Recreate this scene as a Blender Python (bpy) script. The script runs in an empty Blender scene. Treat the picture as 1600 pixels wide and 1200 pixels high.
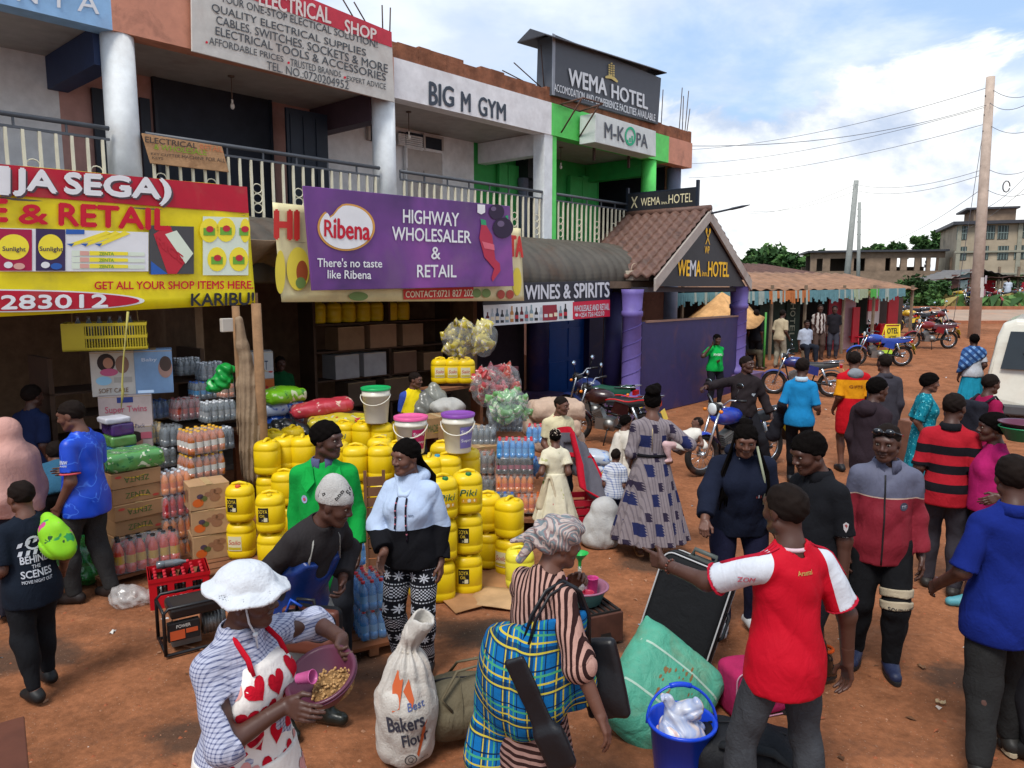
import bpy,math,random
import numpy as np
from mathutils import Vector,Matrix,Euler
from mathutils.bvhtree import BVHTree
R=math.radians
random.seed(7);np.random.seed(7)
SC=bpy.context.scene
COL=SC.collection
# - camera, sky, sun, exposure
CH,PITCH,FPX=2.65,R(7.43),1165.0
cam=bpy.data.objects.new('camera',bpy.data.cameras.new('camera'));COL.objects.link(cam)
cam.location=(0,0,CH);cam.rotation_euler=(R(90)-PITCH,0,0)
cam.data.lens=36*FPX/1600;cam.data.sensor_width=36
cam.data.clip_start=.05;cam.data.clip_end=2000
SC.camera=cam
SC.view_settings.view_transform='Standard';SC.view_settings.look='None'
SC.view_settings.gamma=1.0
SC.view_settings.exposure=0.72
SUN_EL,SUN_AZ=R(58),R(205)
sd=bpy.data.lights.new('sun','SUN');sd.energy=2.1;sd.angle=R(20);sd.color=(1,.96,.9)
so=bpy.data.objects.new('sun',sd);COL.objects.link(so)
sdir=Vector((math.sin(SUN_AZ)*math.cos(SUN_EL),math.cos(SUN_AZ)*math.cos(SUN_EL),math.sin(SUN_EL)))
so.rotation_euler=sdir.to_track_quat('Z','Y').to_euler();so.location=(0,0,40)
class NT:
 """tiny node-tree helper"""
 def __init__(s,tree):s.t=tree;s.n=tree.nodes;s.l=tree.links
 def node(s,kind,**kw):
  x=s.n.new('ShaderNode'+kind)
  for k,v in kw.items():setattr(x,k,v)
  return x
 def put(s,sock,v):
  if v is None:return
  if isinstance(v,bpy.types.NodeSocket):s.l.new(v,sock)
  else:
   try:sock.default_value=v
   except Exception:sock.default_value=tuple(v)+(1,)if hasattr(v,'__len__')else(v,v,v)
 def math(s,op,a,b=None,c=None,clamp=False):
  x=s.node('Math',operation=op,use_clamp=clamp)
  for i,v in enumerate((a,b,c)):s.put(x.inputs[i],v)
  return x.outputs[0]
 def vec(s,op,a,b=None):
  x=s.node('VectorMath',operation=op);s.put(x.inputs[0],a);s.put(x.inputs[1],b)
  return x.outputs['Value']if op in('LENGTH','DOT_PRODUCT')else x.outputs[0]
 def mix(s,f,a,b,mode='MIX'):
  x=s.node('Mix',data_type='RGBA',blend_type=mode)
  s.put(x.inputs[0],f);s.put(x.inputs[6],a if not isinstance(a,tuple)or len(a)==4 else a+(1,))
  s.put(x.inputs[7],b if not isinstance(b,tuple)or len(b)==4 else b+(1,));return x.outputs[2]
 def noise(s,vec,scale,detail=4,rough=.55,dist=0):
  x=s.node('TexNoise');s.put(x.inputs['Vector'],vec);x.inputs['Scale'].default_value=scale
  x.inputs['Detail'].default_value=detail;x.inputs['Roughness'].default_value=rough
  x.inputs['Distortion'].default_value=dist;return x.outputs[0]
 def ramp(s,f,stops,interp='LINEAR'):
  x=s.node('ValToRGB');s.put(x.inputs[0],f);r=x.color_ramp;r.interpolation=interp
  while len(r.elements)<len(stops):r.elements.new(.5)
  for e,(p,c)in zip(r.elements,stops):
   e.position=p;e.color=(c,c,c,1)if isinstance(c,(int,float))else tuple(c)[:3]+(1,)
  return x.outputs[0]
 def smooth(s,v,a,b):
  x=s.node('MapRange',interpolation_type='SMOOTHSTEP');s.put(x.inputs[0],v)
  x.inputs[1].default_value=a;x.inputs[2].default_value=b;return x.outputs[0]
 def sep(s,v):
  x=s.node('SeparateXYZ');s.put(x.inputs[0],v);return x.outputs
 def comb(s,a,b,c):
  x=s.node('CombineXYZ')
  for i,v in enumerate((a,b,c)):s.put(x.inputs[i],v)
  return x.outputs[0]
W=bpy.data.worlds.new('World');SC.world=W;W.use_nodes=True
w=NT(W.node_tree);w.n.clear()
sky=w.node('TexSky',sky_type='NISHITA');sky.sun_disc=False
sky.sun_elevation=SUN_EL;sky.sun_rotation=SUN_AZ;sky.air_density=1.0;sky.dust_density=1.6;sky.ozone_density=1.4
dirv=w.node('TexCoord').outputs['Generated']
dx,dy,dz=w.sep(dirv)
q=w.math('ADD',w.math('MAXIMUM',dz,0.0),.16)
flat=w.comb(w.math('DIVIDE',dx,q),w.math('DIVIDE',dy,q),0.0)
n1=w.noise(flat,.95,7,.58,.35)
high=w.smooth(w.math('ADD',n1,w.math('MULTIPLY',w.smooth(dz,.10,.34),.12)),.45,.67)
lump=w.vec('MULTIPLY',dirv,(3.2,3.2,6.0))
n2=w.noise(lump,1.15,8,.6,.25)
n2b=w.noise(w.vec('ADD',lump,(3.1,1.7,.35)),1.15,8,.6,.25)
band=w.math('SUBTRACT',w.smooth(dz,-.05,.03),w.smooth(dz,.15,.34))
low=w.smooth(w.math('ADD',n2,w.math('MULTIPLY',w.math('SUBTRACT',band,.62),.42)),.515,.59)
lit=w.smooth(w.math('SUBTRACT',n2,n2b),-.14,.12)
n3=w.noise(flat,2.6,5,.55,.2)
highc=w.mix(w.smooth(n3,.32,.66),(4.3,4.9,5.9),(6.0,6.4,6.9))
lowc=w.mix(lit,(3.5,4.1,5.2),(7.4,7.4,7.2))
skyc=w.mix(.7,sky.outputs[0],(3.0,4.3,6.3))
c1=w.mix(w.math('MULTIPLY',high,.9),skyc,highc)
c2=w.mix(w.math('MULTIPLY',low,.93),c1,lowc)
bg=w.node('Background');w.put(bg.inputs[0],c2);bg.inputs[1].default_value=.106
w.l.new(bg.outputs[0],w.node('OutputWorld').inputs[0])
# - picture geometry
_c,_s=math.cos(PITCH),math.sin(PITCH)
def ray(px,py):
 u,v=(px-800)/FPX,(600-py)/FPX
 return Vector((u,_c+v*_s,-_s+v*_c))
def gz(x,y):
 """height of the ground: level in front of the shops, rising gently to the road behind"""
 t=max(0.0,y-16.5)
 return .062*min(t,24.0)*min(1,t/3.0)if t<24 else .062*24+.012*min(t-24,60)
def D(px,py,Y):
 r=ray(px,py);k=Y/r.y
 return Vector((r.x*k,Y,CH+r.z*k))
def G(px,py):
 r=ray(px,py);z=0.0
 for _ in range(30):
  k=(z-CH)/r.z;z=.5*z+.5*gz(r.x*k,r.y*k)
 return Vector((r.x*k,r.y*k,z))
def HZ(px,py,z):
 r=ray(px,py);k=(z-CH)/r.z
 return Vector((r.x*k,r.y*k,z))
FA=R(48);FD=Vector((math.cos(FA),math.sin(FA),0));FN=Vector((-math.sin(FA),math.cos(FA),0))
P0=Vector((.73,16.0,0));N0=P0.dot(FN)
def F(t,y,z):return P0+FD*t+FN*y+Vector((0,0,z))
def toF(p):q_=p-P0;return Vector((q_.dot(FD),q_.dot(FN),p.z))
def PF(px,py,y):
 """facade coordinates (t, y, z) of a pixel seen on the plane y metres behind (-: in front of) the column line"""
 r=ray(px,py);o=Vector((0,0,CH));k=(N0+y-o.dot(FN))/r.dot(FN)
 return toF(o+r*k)
 # - materials
def hexc(h):
 h=h.lstrip('#');out=[]
 for i in(0,2,4):
  c=int(h[i:i+2],16)/255
  out.append(c/12.92 if c<=.04045 else((c+.055)/1.055)**2.4)
 return tuple(out)
def asc(c):return hexc(c)if isinstance(c,str)else tuple(c)
MATS={}
def mat(name,col=(.5,.5,.5),rough=.6,var=.12,sc=5.0,bump=0.0,bsc=40.0,metal=0.0,spec=.4,dirt=None,dsc=1.3,damt=.5,trans=0.0,alpha=1.0,coat=0.0,sheen=0.0,emit=0.0,color_fn=None,ior=1.45,fold=0.0):
 if name in MATS:return MATS[name]
 m=bpy.data.materials.new(name);m.use_nodes=True;t=NT(m.node_tree);t.n.clear()
 out=t.node('OutputMaterial');b=t.node('BsdfPrincipled');t.l.new(b.outputs[0],out.inputs[0])
 oc=t.node('TexCoord').outputs['Object'];col=asc(col)
 base=color_fn(t,oc)if color_fn else col
 if var:
  n=t.noise(oc,sc,5,.6)
  f=t.ramp(n,[(.25,1-var*1.4),(.75,1+var)])
  base=t.mix(1.0,base,f,'MULTIPLY')
 if dirt:
  dn=t.smooth(t.noise(oc,dsc,6,.65,.4),.48,.72)
  base=t.mix(t.math('MULTIPLY',dn,damt),base,asc(dirt))
 t.put(b.inputs['Base Color'],base if not isinstance(base,tuple)else base[:3]+(1,))
 b.inputs['Roughness'].default_value=rough;b.inputs['Metallic'].default_value=metal
 b.inputs['Specular IOR Level'].default_value=spec;b.inputs['IOR'].default_value=ior
 b.inputs['Transmission Weight'].default_value=trans;b.inputs['Alpha'].default_value=alpha
 b.inputs['Coat Weight'].default_value=coat;b.inputs['Sheen Weight'].default_value=sheen
 if emit:t.put(b.inputs['Emission Color'],col+(1,));b.inputs['Emission Strength'].default_value=emit
 if fold:
  fb=t.node('Bump');fb.inputs['Strength'].default_value=fold;fb.inputs['Distance'].default_value=.035
  t.put(fb.inputs['Height'],t.noise(t.vec('MULTIPLY',oc,(1,1,.62)),7.5,3,.5,1.6));t.l.new(fb.outputs[0],b.inputs['Normal'])
 if bump:
  bn=t.node('Bump');bn.inputs['Strength'].default_value=min(1,bump);bn.inputs['Distance'].default_value=.012
  t.put(bn.inputs['Height'],t.noise(oc,bsc,5,.6));fold and t.l.new(fb.outputs[0],bn.inputs['Normal']);t.l.new(bn.outputs[0],b.inputs['Normal'])
 MATS[name]=m;return m
def paint(name,c,**k):k.setdefault('rough',.55);k.setdefault('dirt','#7a4a30');k.setdefault('damt',.28);k.setdefault('bump',.15);return mat(name,c,**k)
def plastic(name,c=(.5,.5,.5),**k):k.setdefault('rough',.34);k.setdefault('var',.06);return mat(name,c,**k)
def metal(name,c,**k):k.setdefault('rough',.42);k.setdefault('metal',.85);k.setdefault('var',.15);return mat(name,c,**k)
def cloth(name,c=(.5,.5,.5),**k):
 k.setdefault('rough',.92);k.setdefault('var',.10);k.setdefault('sc',7);k.setdefault('bump',.25);k.setdefault('bsc',55);k.setdefault('spec',.15);k.setdefault('fold',.32)
 return mat(name,c,**k)
def zone_fn(stops,attr='zone',lo=0.0,hi=1.0):
 """colour picked by the float attribute 'zone' of the mesh (a dyed panel or stripe of the cloth)"""
 def fn(t,oc):
  a=t.node('Attribute',attribute_name=attr).outputs['Fac']
  f=t.math('DIVIDE',t.math('SUBTRACT',a,lo),hi-lo,clamp=True)
  return t.ramp(f,[((p-lo)/(hi-lo),asc(c))for p,c in stops],'CONSTANT')
 return fn
INK=lambda c,n=None:plastic('ink '+(n or str(c)),c,rough=.5,var=.05)
# - mesh building
SPLIT={'upright','bearer','post','leg','support','lettering','letters','red_lettering','black_lettering','board','rope','title','red_dot','panel','ring','insulator','pilaster','bracket','eyebrow','rebar','tin_panel','wheel_arch'}
class MB:
 def __init__(s):s.v=[];s.f=[];s.mi=[];s.sm=[];s.pc=[]
 def add(s,verts,faces,mi=0,smooth=False):
  o=len(s.v);s.pc.append((o,len(s.f)));s.v.extend([tuple(p)for p in verts])
  s.f.extend([tuple(i+o for i in f)for f in faces]);s.mi.extend([mi]*len(faces));s.sm.extend([smooth]*len(faces));return s
 def box(s,c,d,rot=None,mi=0,taper=1.0):
  c=Vector(c);x,y,z=d[0]/2,d[1]/2,d[2]/2
  m=Euler(rot).to_matrix()if rot is not None and not isinstance(rot,Matrix)else rot
  P=[]
  for sz in(-1,1):
   k=1 if sz<0 else taper
   for sx,sy in((-1,-1),(1,-1),(1,1),(-1,1)):
    p=Vector((sx*x*k,sy*y*k,sz*z));P.append(c+(m@p if m else p))
  return s.add(P,[(0,3,2,1),(4,5,6,7),(0,1,5,4),(1,2,6,5),(2,3,7,6),(3,0,4,7)],mi)
 def bx(s,a,b,mi=0):
  return s.box([(a[i]+b[i])/2 for i in range(3)],[abs(b[i]-a[i])for i in range(3)],mi=mi)
 def tube(s,pts,r,n=8,mi=0,caps=True,closed=False,ell=1.0):
  pts=[Vector(p)for p in pts];k=len(pts)
  if not hasattr(r,'__len__'):r=[r]*k
  V=[];prev=None
  for i,p in enumerate(pts):
   if closed:d=pts[(i+1)%k]-pts[i-1]
   else:d=pts[min(i+1,k-1)]-pts[max(i-1,0)]
   d=d.normalized()if d.length>1e-9 else Vector((0,0,1))
   if prev is None:
    a=Vector((0,0,1))if abs(d.z)<.9 else Vector((1,0,0))
    x=d.cross(a).normalized()
   else:x=(prev-d*prev.dot(d)).normalized()
   prev=x;y=d.cross(x)
   for j in range(n):
    an=2*math.pi*j/n;V.append(p+x*(math.cos(an)*r[i])+y*(math.sin(an)*r[i]*ell))
  Fc=[]
  for i in range(k if closed else k-1):
   a,b=i*n,((i+1)%k)*n
   for j in range(n):Fc.append((a+j,a+(j+1)%n,b+(j+1)%n,b+j))
  if caps and not closed:Fc.append(tuple(reversed(range(n))));Fc.append(tuple(range((k-1)*n,k*n)))
  return s.add(V,Fc,mi,True)
 def lathe(s,prof,n=20,c=(0,0,0),m=None,mi=0,ex=2.0,sx=1.0,sy=1.0,caps=True):
  """prof: (radius, z) pairs; ex > 2 makes the outline a rounded square"""
  V=[];c=Vector(c)
  for r,z in prof:
   for j in range(n):
    a=2*math.pi*j/n;ca,sa=math.cos(a),math.sin(a)
    k=(abs(ca)**ex+abs(sa)**ex)**(-1/ex)
    p=Vector((r*ca*k*sx,r*sa*k*sy,z));V.append(c+(m@p if m else p))
  Fc=[]
  for i in range(len(prof)-1):
   for j in range(n):Fc.append((i*n+j,i*n+(j+1)%n,(i+1)*n+(j+1)%n,(i+1)*n+j))
  if caps:Fc.append(tuple(reversed(range(n))));Fc.append(tuple(range((len(prof)-1)*n,len(prof)*n)))
  return s.add(V,Fc,mi,True)
 def ball(s,c,r,n=12,mi=0,m=None):
  r=r if hasattr(r,'__len__')else(r,r,r);k=n//2
  V=[];c=Vector(c)
  for i in range(1,k):
   th=math.pi*i/k
   for j in range(n):
    a=2*math.pi*j/n;p=Vector((r[0]*math.sin(th)*math.cos(a),r[1]*math.sin(th)*math.sin(a),r[2]*math.cos(th)))
    V.append(c+(m@p if m else p))
  e=Vector((0,0,r[2]));V.append(c+(m@e if m else e));V.append(c-(m@e if m else e));t,b=len(V)-2,len(V)-1
  Fc=[(i*n+j,(i+1)*n+j,(i+1)*n+(j+1)%n,i*n+(j+1)%n)for i in range(k-2)for j in range(n)]
  Fc+=[(t,j,(j+1)%n)for j in range(n)]+[(b,(k-2)*n+(j+1)%n,(k-2)*n+j)for j in range(n)]
  return s.add(V,Fc,mi,True)
 def prism(s,poly,a,b,axis='y',mi=0):
  """flat outline (2D points) pushed from a to b along an axis"""
  f={'y':lambda p,t:(p[0],t,p[1]),'z':lambda p,t:(p[0],p[1],t),'x':lambda p,t:(t,p[0],p[1])}[axis]
  n=len(poly);V=[f(p,a)for p in poly]+[f(p,b)for p in poly]
  Fc=[tuple(range(n)),tuple(reversed(range(n,2*n)))]+[(i,i+n,(i+1)%n+n,(i+1)%n)for i in range(n)]
  return s.add(V,Fc,mi)
 def grid(s,fn,nu,nv,mi=0,smooth=True):
  V=[fn(i/nu,j/nv)for j in range(nv+1)for i in range(nu+1)]
  return s.add(V,[(j*(nu+1)+i,j*(nu+1)+i+1,(j+1)*(nu+1)+i+1,(j+1)*(nu+1)+i)for j in range(nv)for i in range(nu)],mi,smooth)
 def mesh(s,name):
  me=bpy.data.meshes.new(name);me.from_pydata(s.v,[],s.f)
  me.polygons.foreach_set('material_index',s.mi);me.polygons.foreach_set('use_smooth',s.sm);me.update();return me
 def obj(s,name,mats,parent=None,bevel=0,solid=0,loc=None,rot=None):
  if name in SPLIT and len(s.pc)>1:
   pc=s.pc+[(len(s.v),len(s.f))]
   for(a,b),(c,d)in zip(pc,pc[1:]):
    q=MB();q.v=s.v[a:c];q.f=[tuple(i-a for i in f)for f in s.f[b:d]];q.mi=s.mi[b:d];q.sm=s.sm[b:d];o=link(name,q.mesh(name),mats,parent,bevel,solid,loc,rot)
   return o
  me=s.mesh(name)
  return link(name,me,mats,parent,bevel,solid,loc,rot)
def link(name,me,mats,parent=None,bevel=0,solid=0,loc=None,rot=None):
 if not isinstance(mats,(list,tuple)):mats=[mats]
 if not me.materials:
  for m in mats:me.materials.append(m)
 o=bpy.data.objects.new(name,me);COL.objects.link(o)
 if parent:o.parent=parent
 if loc is not None:o.location=loc
 if rot is not None:o.rotation_euler=rot
 if solid:md=o.modifiers.new('thick','SOLIDIFY');md.thickness=solid;md.offset=0
 if bevel:md=o.modifiers.new('edge','BEVEL');md.width=bevel;md.segments=2;md.limit_method='ANGLE';md.angle_limit=R(35)
 return o
def tag(o,label=None,cat=None,group=None,kind=None):
 if label:o['label']=label
 if cat:o['category']=cat
 if group:o['group']=group
 if kind:o['kind']=kind
 return o
def thing(name,label,cat,loc=(0,0,0),rz=0.0,group=None):
 o=bpy.data.objects.new(name,None);COL.objects.link(o);o.empty_display_size=.2
 o.location=loc;o.rotation_euler=(0,0,rz)if not hasattr(rz,'__len__')else rz
 return tag(o,label,cat,group)
def fthing(name,label,cat,t=0,y=0,z=0,group=None):return thing(name,label,cat,F(t,y,z),FA,group)
def copy_tree(o,parent=None):
 c=o.copy();COL.objects.link(c);c.parent=parent
 for ch in KIDS(o):copy_tree(ch,c)
 return c
def KIDS(o):return list(o.children)
def dup(o,loc,rz=None,label=None,group=None):
 c=copy_tree(o);c.location=loc
 if rz is not None:c.rotation_euler=rz if hasattr(rz,'__len__')else(0,0,rz)
 if label:c['label']=label
 if group:c['group']=group
 return c
 # - writing
_T={}
def text_data(s,bold=0.0,space=1.0,res=3):
 key=(s,bold,space)
 if key in _T:return _T[key]
 cu=bpy.data.curves.new('t','FONT');cu.body=s;cu.size=1;cu.offset=0;cu.space_character=space;cu.resolution_u=res
 o=bpy.data.objects.new('t',cu);COL.objects.link(o)
 dg=bpy.context.evaluated_depsgraph_get();me=bpy.data.meshes.new_from_object(o.evaluated_get(dg))
 V=[tuple(v.co)for v in me.vertices];Fc=[tuple(p.vertices)for p in me.polygons]
 bpy.data.objects.remove(o);bpy.data.curves.remove(cu);bpy.data.meshes.remove(me)
 if not V:V=[(0,0,0),(1,0,0),(0,1,0)];Fc=[]
 xs=[v[0]for v in V];ys=[v[1]for v in V];x0,x1,y0,y1=min(xs),max(xs),min(ys),max(ys)
 V=[((v[0]-x0)/max(1e-6,x1-x0),(v[1]-y0)/max(1e-6,y1-y0))for v in V]
 _T[key]=(V,Fc,(x1-x0)/max(1e-6,y1-y0));return _T[key]
def write(B,s,x0,z0,w_,h_,y=-.01,mi=0,bold=.02,shear=0,space=1.0,centre=False):
 """lettering filling the box x0..x0+w, z0..z0+h in the plane y (faces -y)"""
 V,Fc,asp=text_data(s,bold,space)
 if w_ is None:w_=h_*asp
 if centre:x0-=w_/2
 k=max(0,bold-.003)*h_*.95
 for i,(ox,oz)in enumerate(((0,0),(k,0),(-k,0),(0,k),(0,-k))if k else((0,0),)):B.add([(x0+a*w_+shear*b*h_+ox,y-.0003*i,z0+b*h_+oz)for a,b in V],Fc,mi)
 return w_
class Sign:
 """a board parallel to the shop front, y metres in front of the columns; its pieces are measured in facade metres from its own corner"""
 def __init__(s,name,label,cat,y,quad,group=None):
  s.y=y;s.q=[PF(px,py,y)for px,py in quad]
  s.o=s.q[3].copy();s.root=fthing(name,label,cat,s.o.x,y,s.o.z,group)
 def at(s,px,py,off=0.0):
  p=PF(px,py,s.y-off);return Vector((p.x-s.o.x,-off,p.z-s.o.z))
 def panel(s,m,name='panel',thick=.03,quad=None,off=0.0,sub=None,parent=None,bevel=0,wob=0.0):
  q=[s.at(px,py,off)for px,py in quad]if quad else[Vector((p.x-s.o.x,-off,p.z-s.o.z))for p in s.q]
  B=MB()
  if wob:
   def fn(u,v):
    p=(q[3]*(1-u)+q[2]*u)*(1-v)+(q[0]*(1-u)+q[1]*u)*v
    return p+Vector((0,wob*(math.sin(u*17+v*3)+.6*math.sin(u*41+v*7)+.5*math.sin(v*9+u*5)),0))
   B.grid(fn,60,12)
   o=B.obj(name,m,parent or s.root,solid=.006)
   return o
  bk=Vector((0,thick,0))
  B.add([q[3],q[2],q[1],q[0],q[3]+bk,q[2]+bk,q[1]+bk,q[0]+bk],[(0,1,2,3),(7,6,5,4),(0,4,5,1),(1,5,6,2),(2,6,7,3),(3,7,4,0)])
  return B.obj(name,m,parent or s.root,bevel=bevel)
 def text(s,B,st,l,r,off=.012,mi=0,bold=.02,space=1.0):
  """l = (x, y_top, y_bottom) at the left end of the line, r the same at its right end"""
  V,Fc,_=text_data(st,bold,space);P=[]
  k=max(0,bold-.003)*.95*abs(l[2]-l[1])
  for i,(ox,oz)in enumerate(((0,0),(k,0),(-k,0),(0,k),(0,-k))if k else((0,0),)):
   for a,b in V:
    px=l[0]*(1-a)+r[0]*a;yt=l[1]*(1-a)+r[1]*a;yb=l[2]*(1-a)+r[2]*a
    P.append(s.at(px+ox,yb*(1-b)+yt*b+oz,off+.0003*i))
  B.add(P,[tuple(j+n*len(V)for j in f)for n in range(len(P)//len(V))for f in Fc],mi)
 def poly(s,B,pts,off=.008,mi=0):
  B.add([s.at(px,py,off)for px,py in pts],[tuple(range(len(pts)))],mi)
 def disc(s,B,cx,cy,rx,ry,off=.008,mi=0,n=28,inner=0.0):
  o=[s.at(cx+rx*math.cos(2*math.pi*i/n),cy-ry*math.sin(2*math.pi*i/n),off)for i in range(n)]
  if inner:
   o+=[s.at(cx+inner*rx*math.cos(2*math.pi*i/n),cy-inner*ry*math.sin(2*math.pi*i/n),off)for i in range(n)]
   B.add(o,[(i,(i+1)%n,(i+1)%n+n,i+n)for i in range(n)],mi)
  else:B.add(o,[tuple(range(n))],mi)
  #  the ground
MUD=[(G(px,py).x,G(px,py).y,r)for px,py,r in((742,985,.55),(905,1010,.6),(560,1040,.5),(230,930,.5),(1300,760,.5),(40,1020,.6),(1010,880,.45),(1240,690,.7),(1520,1060,.5),(800,1000,.6),(330,1150,.5),(1420,800,.6))]
def ground_obj():
 B=MB()
 def hz(x,y):
  d=math.hypot(x,y)
  k=max(0.0,min(1.0,(14-d)/8))
  n=.012*math.sin(x*2.1+1.3*math.sin(y*1.3))+.010*math.sin(y*2.7+x*.8)+.006*math.sin(x*6.1-y*4.3)
  return gz(x,y)+n*k-.012*k
 xs=list(np.arange(-16,16.01,.16));ys=list(np.arange(1.0,24.01,.16))
 xs=[-600,-200,-90,-50,-30,-22]+xs+[20,26,34,50,90,200,600];ys=[-40,-10,-3]+ys+[26,28,30,33,36,40,41,46,55,70,85,101,150,300,900]
 V=[(x,y,hz(x,y))for y in ys for x in xs];n=len(xs)
 B.add(V,[(j*n+i,j*n+i+1,(j+1)*n+i+1,(j+1)*n+i)for j in range(len(ys)-1)for i in range(n-1)],0,True)
 def fn(t,oc):
  a=t.noise(oc,.35,6,.6,.3);b=t.noise(oc,3.2,6,.65,.2);c=t.noise(oc,22,4,.6)
  base=t.ramp(a,[(.3,(.19,.074,.034)),(.55,(.265,.104,.048)),(.75,(.34,.150,.080))])
  base=t.mix(1.0,base,t.ramp(b,[(.25,.58),(.5,1.0),(.78,1.36)]),'MULTIPLY')
  base=t.mix(1.0,base,t.ramp(c,[(.3,.78),(.7,1.16)]),'MULTIPLY')
  pale=t.smooth(t.noise(oc,1.1,7,.7,.5),.56,.72)
  base=t.mix(t.math('MULTIPLY',pale,.35),base,(.45,.24,.14))
  gx,gy,gz_=t.sep(oc)
  for(mx,my,mr)in MUD:
   dd=t.math('SQRT',t.math('ADD',t.math('POWER',t.math('SUBTRACT',gx,mx),2),t.math('MULTIPLY',t.math('POWER',t.math('SUBTRACT',gy,my),2),2.2)))
   base=t.mix(t.math('MULTIPLY',t.smooth(t.math('ADD',t.math('DIVIDE',dd,mr),t.math('MULTIPLY',b,1.1)),1.45,.95),.78),base,(.052,.036,.027))
  for(ax,ay,ang,wob)in((1.5,6,.5,.5),(2.2,6,.5,.5),(-1.5,5.0,-.25,.8),(-1.0,4.6,-.25,.8),(4.5,11,1.1,.3),(5.6,11,1.1,.3)):
   sl=t.math('ADD',t.math('MULTIPLY',t.math('SUBTRACT',gx,ax),math.cos(ang)),t.math('MULTIPLY',t.math('SUBTRACT',gy,ay),math.sin(ang)))
   dl=t.math('ADD',t.math('SUBTRACT',t.math('MULTIPLY',t.math('SUBTRACT',gy,ay),math.cos(ang)),t.math('MULTIPLY',t.math('SUBTRACT',gx,ax),math.sin(ang))),t.math('MULTIPLY',t.math('SINE',t.math('MULTIPLY',sl,wob)),.35))
   tr=t.math('MULTIPLY',t.smooth(t.math('ABSOLUTE',dl),.11,.06),t.smooth(b,.38,.58));tr=t.math('MULTIPLY',tr,t.math('ADD',.55,t.math('MULTIPLY',t.math('GREATER_THAN',t.math('SINE',t.math('ADD',t.math('MULTIPLY',sl,62),t.math('MULTIPLY',t.math('ABSOLUTE',dl),60))),.1),.35)))
   base=t.mix(t.math('MULTIPLY',tr,.5),base,(.105,.048,.028))
  peb=t.smooth(t.noise(oc,75,2,.5),.67,.74)
  return t.mix(t.math('MULTIPLY',peb,.5),base,(.42,.30,.22))
 m=mat('red laterite soil',rough=.95,var=0,bump=.9,bsc=26,spec=.1,color_fn=fn)
 tag(B.obj('ground',m),kind='structure')
 Bp=MB();rnd=random.Random(3)
 for _ in range(2600):
  y=2.2+16*rnd.random()**1.5;x=(rnd.random()*2-1)*(y*.72+.3)
  r=rnd.choice((.006,.008,.01,.014,.02))*(.7+.05*y);s=5
  P=[Vector((x+r*(.7+.6*rnd.random())*math.cos(a*6.283/s),y+r*(.7+.6*rnd.random())*math.sin(a*6.283/s),hz(x,y)-.003))for a in range(s)]+[Vector((x,y,hz(x,y)+r*.6))]
  Bp.add(P,[(a,(a+1)%s,s)for a in range(s)],rnd.choice((0,0,0,0,1,1,2)if rnd.random()<.25 else(0,0,1)))
 for _ in range(330):
  y=3.2+16*rnd.random()**1.3;x=(rnd.random()*2-1)*(y*.72+.3);r=rnd.uniform(.012,.035);a0=rnd.random()*6;z=hz(x,y)+.002;l_=rnd.uniform(.3,1)
  Bp.add([(x+r*math.cos(a0),y+r*math.sin(a0),z),(x-r*l_*math.sin(a0),y+r*l_*math.cos(a0),z+rnd.random()*.015),(x-r*math.cos(a0),y-r*math.sin(a0),z+rnd.random()*.01),(x+r*l_*.6*math.sin(a0),y-r*l_*.6*math.cos(a0),z+rnd.random()*.015)],[(0,1,2,3)],rnd.choice((0,1,1,2,3,3,4)))
 o=Bp.obj('pebbles',[mat('clay crumb','#8d5034',rough=1),mat('tan pebble','#9a6f54',rough=1),mat('paper scrap','#b4a598',rough=.9),mat('dry leaf','#5a3a22',rough=.9),mat('faded plastic scrap','#7a8a94',rough=.5)])
 tag(o,'small stones and scraps scattered over the red soil','pebbles',kind='stuff')
ground_obj()
_b=MB()
_b.add([(-6,33.5,gz(0,33.5)+.03),(90,33.5,gz(0,33.5)+.03),(90,39.5,gz(0,39.5)+.03),(-6,39.5,gz(0,39.5)+.03)],[(0,1,2,3)])
tag(_b.obj('road',mat('dusty asphalt','#9c8674',rough=.95,var=.15,sc=1.2,dirt='#a8765a',damt=.6)),kind='structure')
_b=MB();_b.bx((-6,33.2,gz(0,33)-.2),(90,33.5,gz(0,33.5)+.10));_b.bx((-6,39.5,gz(0,39.5)-.2),(90,39.8,gz(0,39.5)+.2))
tag(_b.obj('kerb',mat('earth kerb','#a0664a',rough=1,var=.25)),kind='structure')
#  the two-storey shop building
BT='two-storey shop building with painted parapet, round columns and a railed balcony along its front'
bld=fthing('shop_building',BT,'building')
SAL,WHT,GRN,ORG,BLU=(paint('salmon plaster','#b98d84'),paint('white plaster','#e2e3e4',damt=.12),paint('leaf green plaster','#3fae4c',damt=.12),paint('weathered orange plaster','#c98a70',damt=.5,dirt='#6e4a3c',dsc=2.5),paint('sky blue plaster','#8cb6dd',damt=.15))
DGRN=paint('green plaster wall','#2f9a48',damt=.1);BRK=mat('crumbling brick','#8a5a42',rough=1,var=.4,sc=4,bump=1,bsc=14,dirt='#3e322c',dsc=2)
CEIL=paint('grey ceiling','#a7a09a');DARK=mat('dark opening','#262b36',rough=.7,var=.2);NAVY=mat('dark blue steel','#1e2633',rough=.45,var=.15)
PUR=paint('violet plaster','#67599a',damt=.2,dirt='#5a3f50');DPUR=paint('shaded violet plaster','#2f2a58',damt=.3)  # second violet is a darker copy with the walls' shade in its colour
WHC=paint('white column paint','#dde2e3',damt=.2,dirt='#8d6f52');GRY=paint('blue grey paint','#6f7789')
L0,L1=-17.0,5.95
def part(name,m,fn,bevel=0,parent=bld,loc=None):
 B=MB();fn(B);return B.obj(name,m,parent,bevel=bevel,loc=loc)
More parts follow.
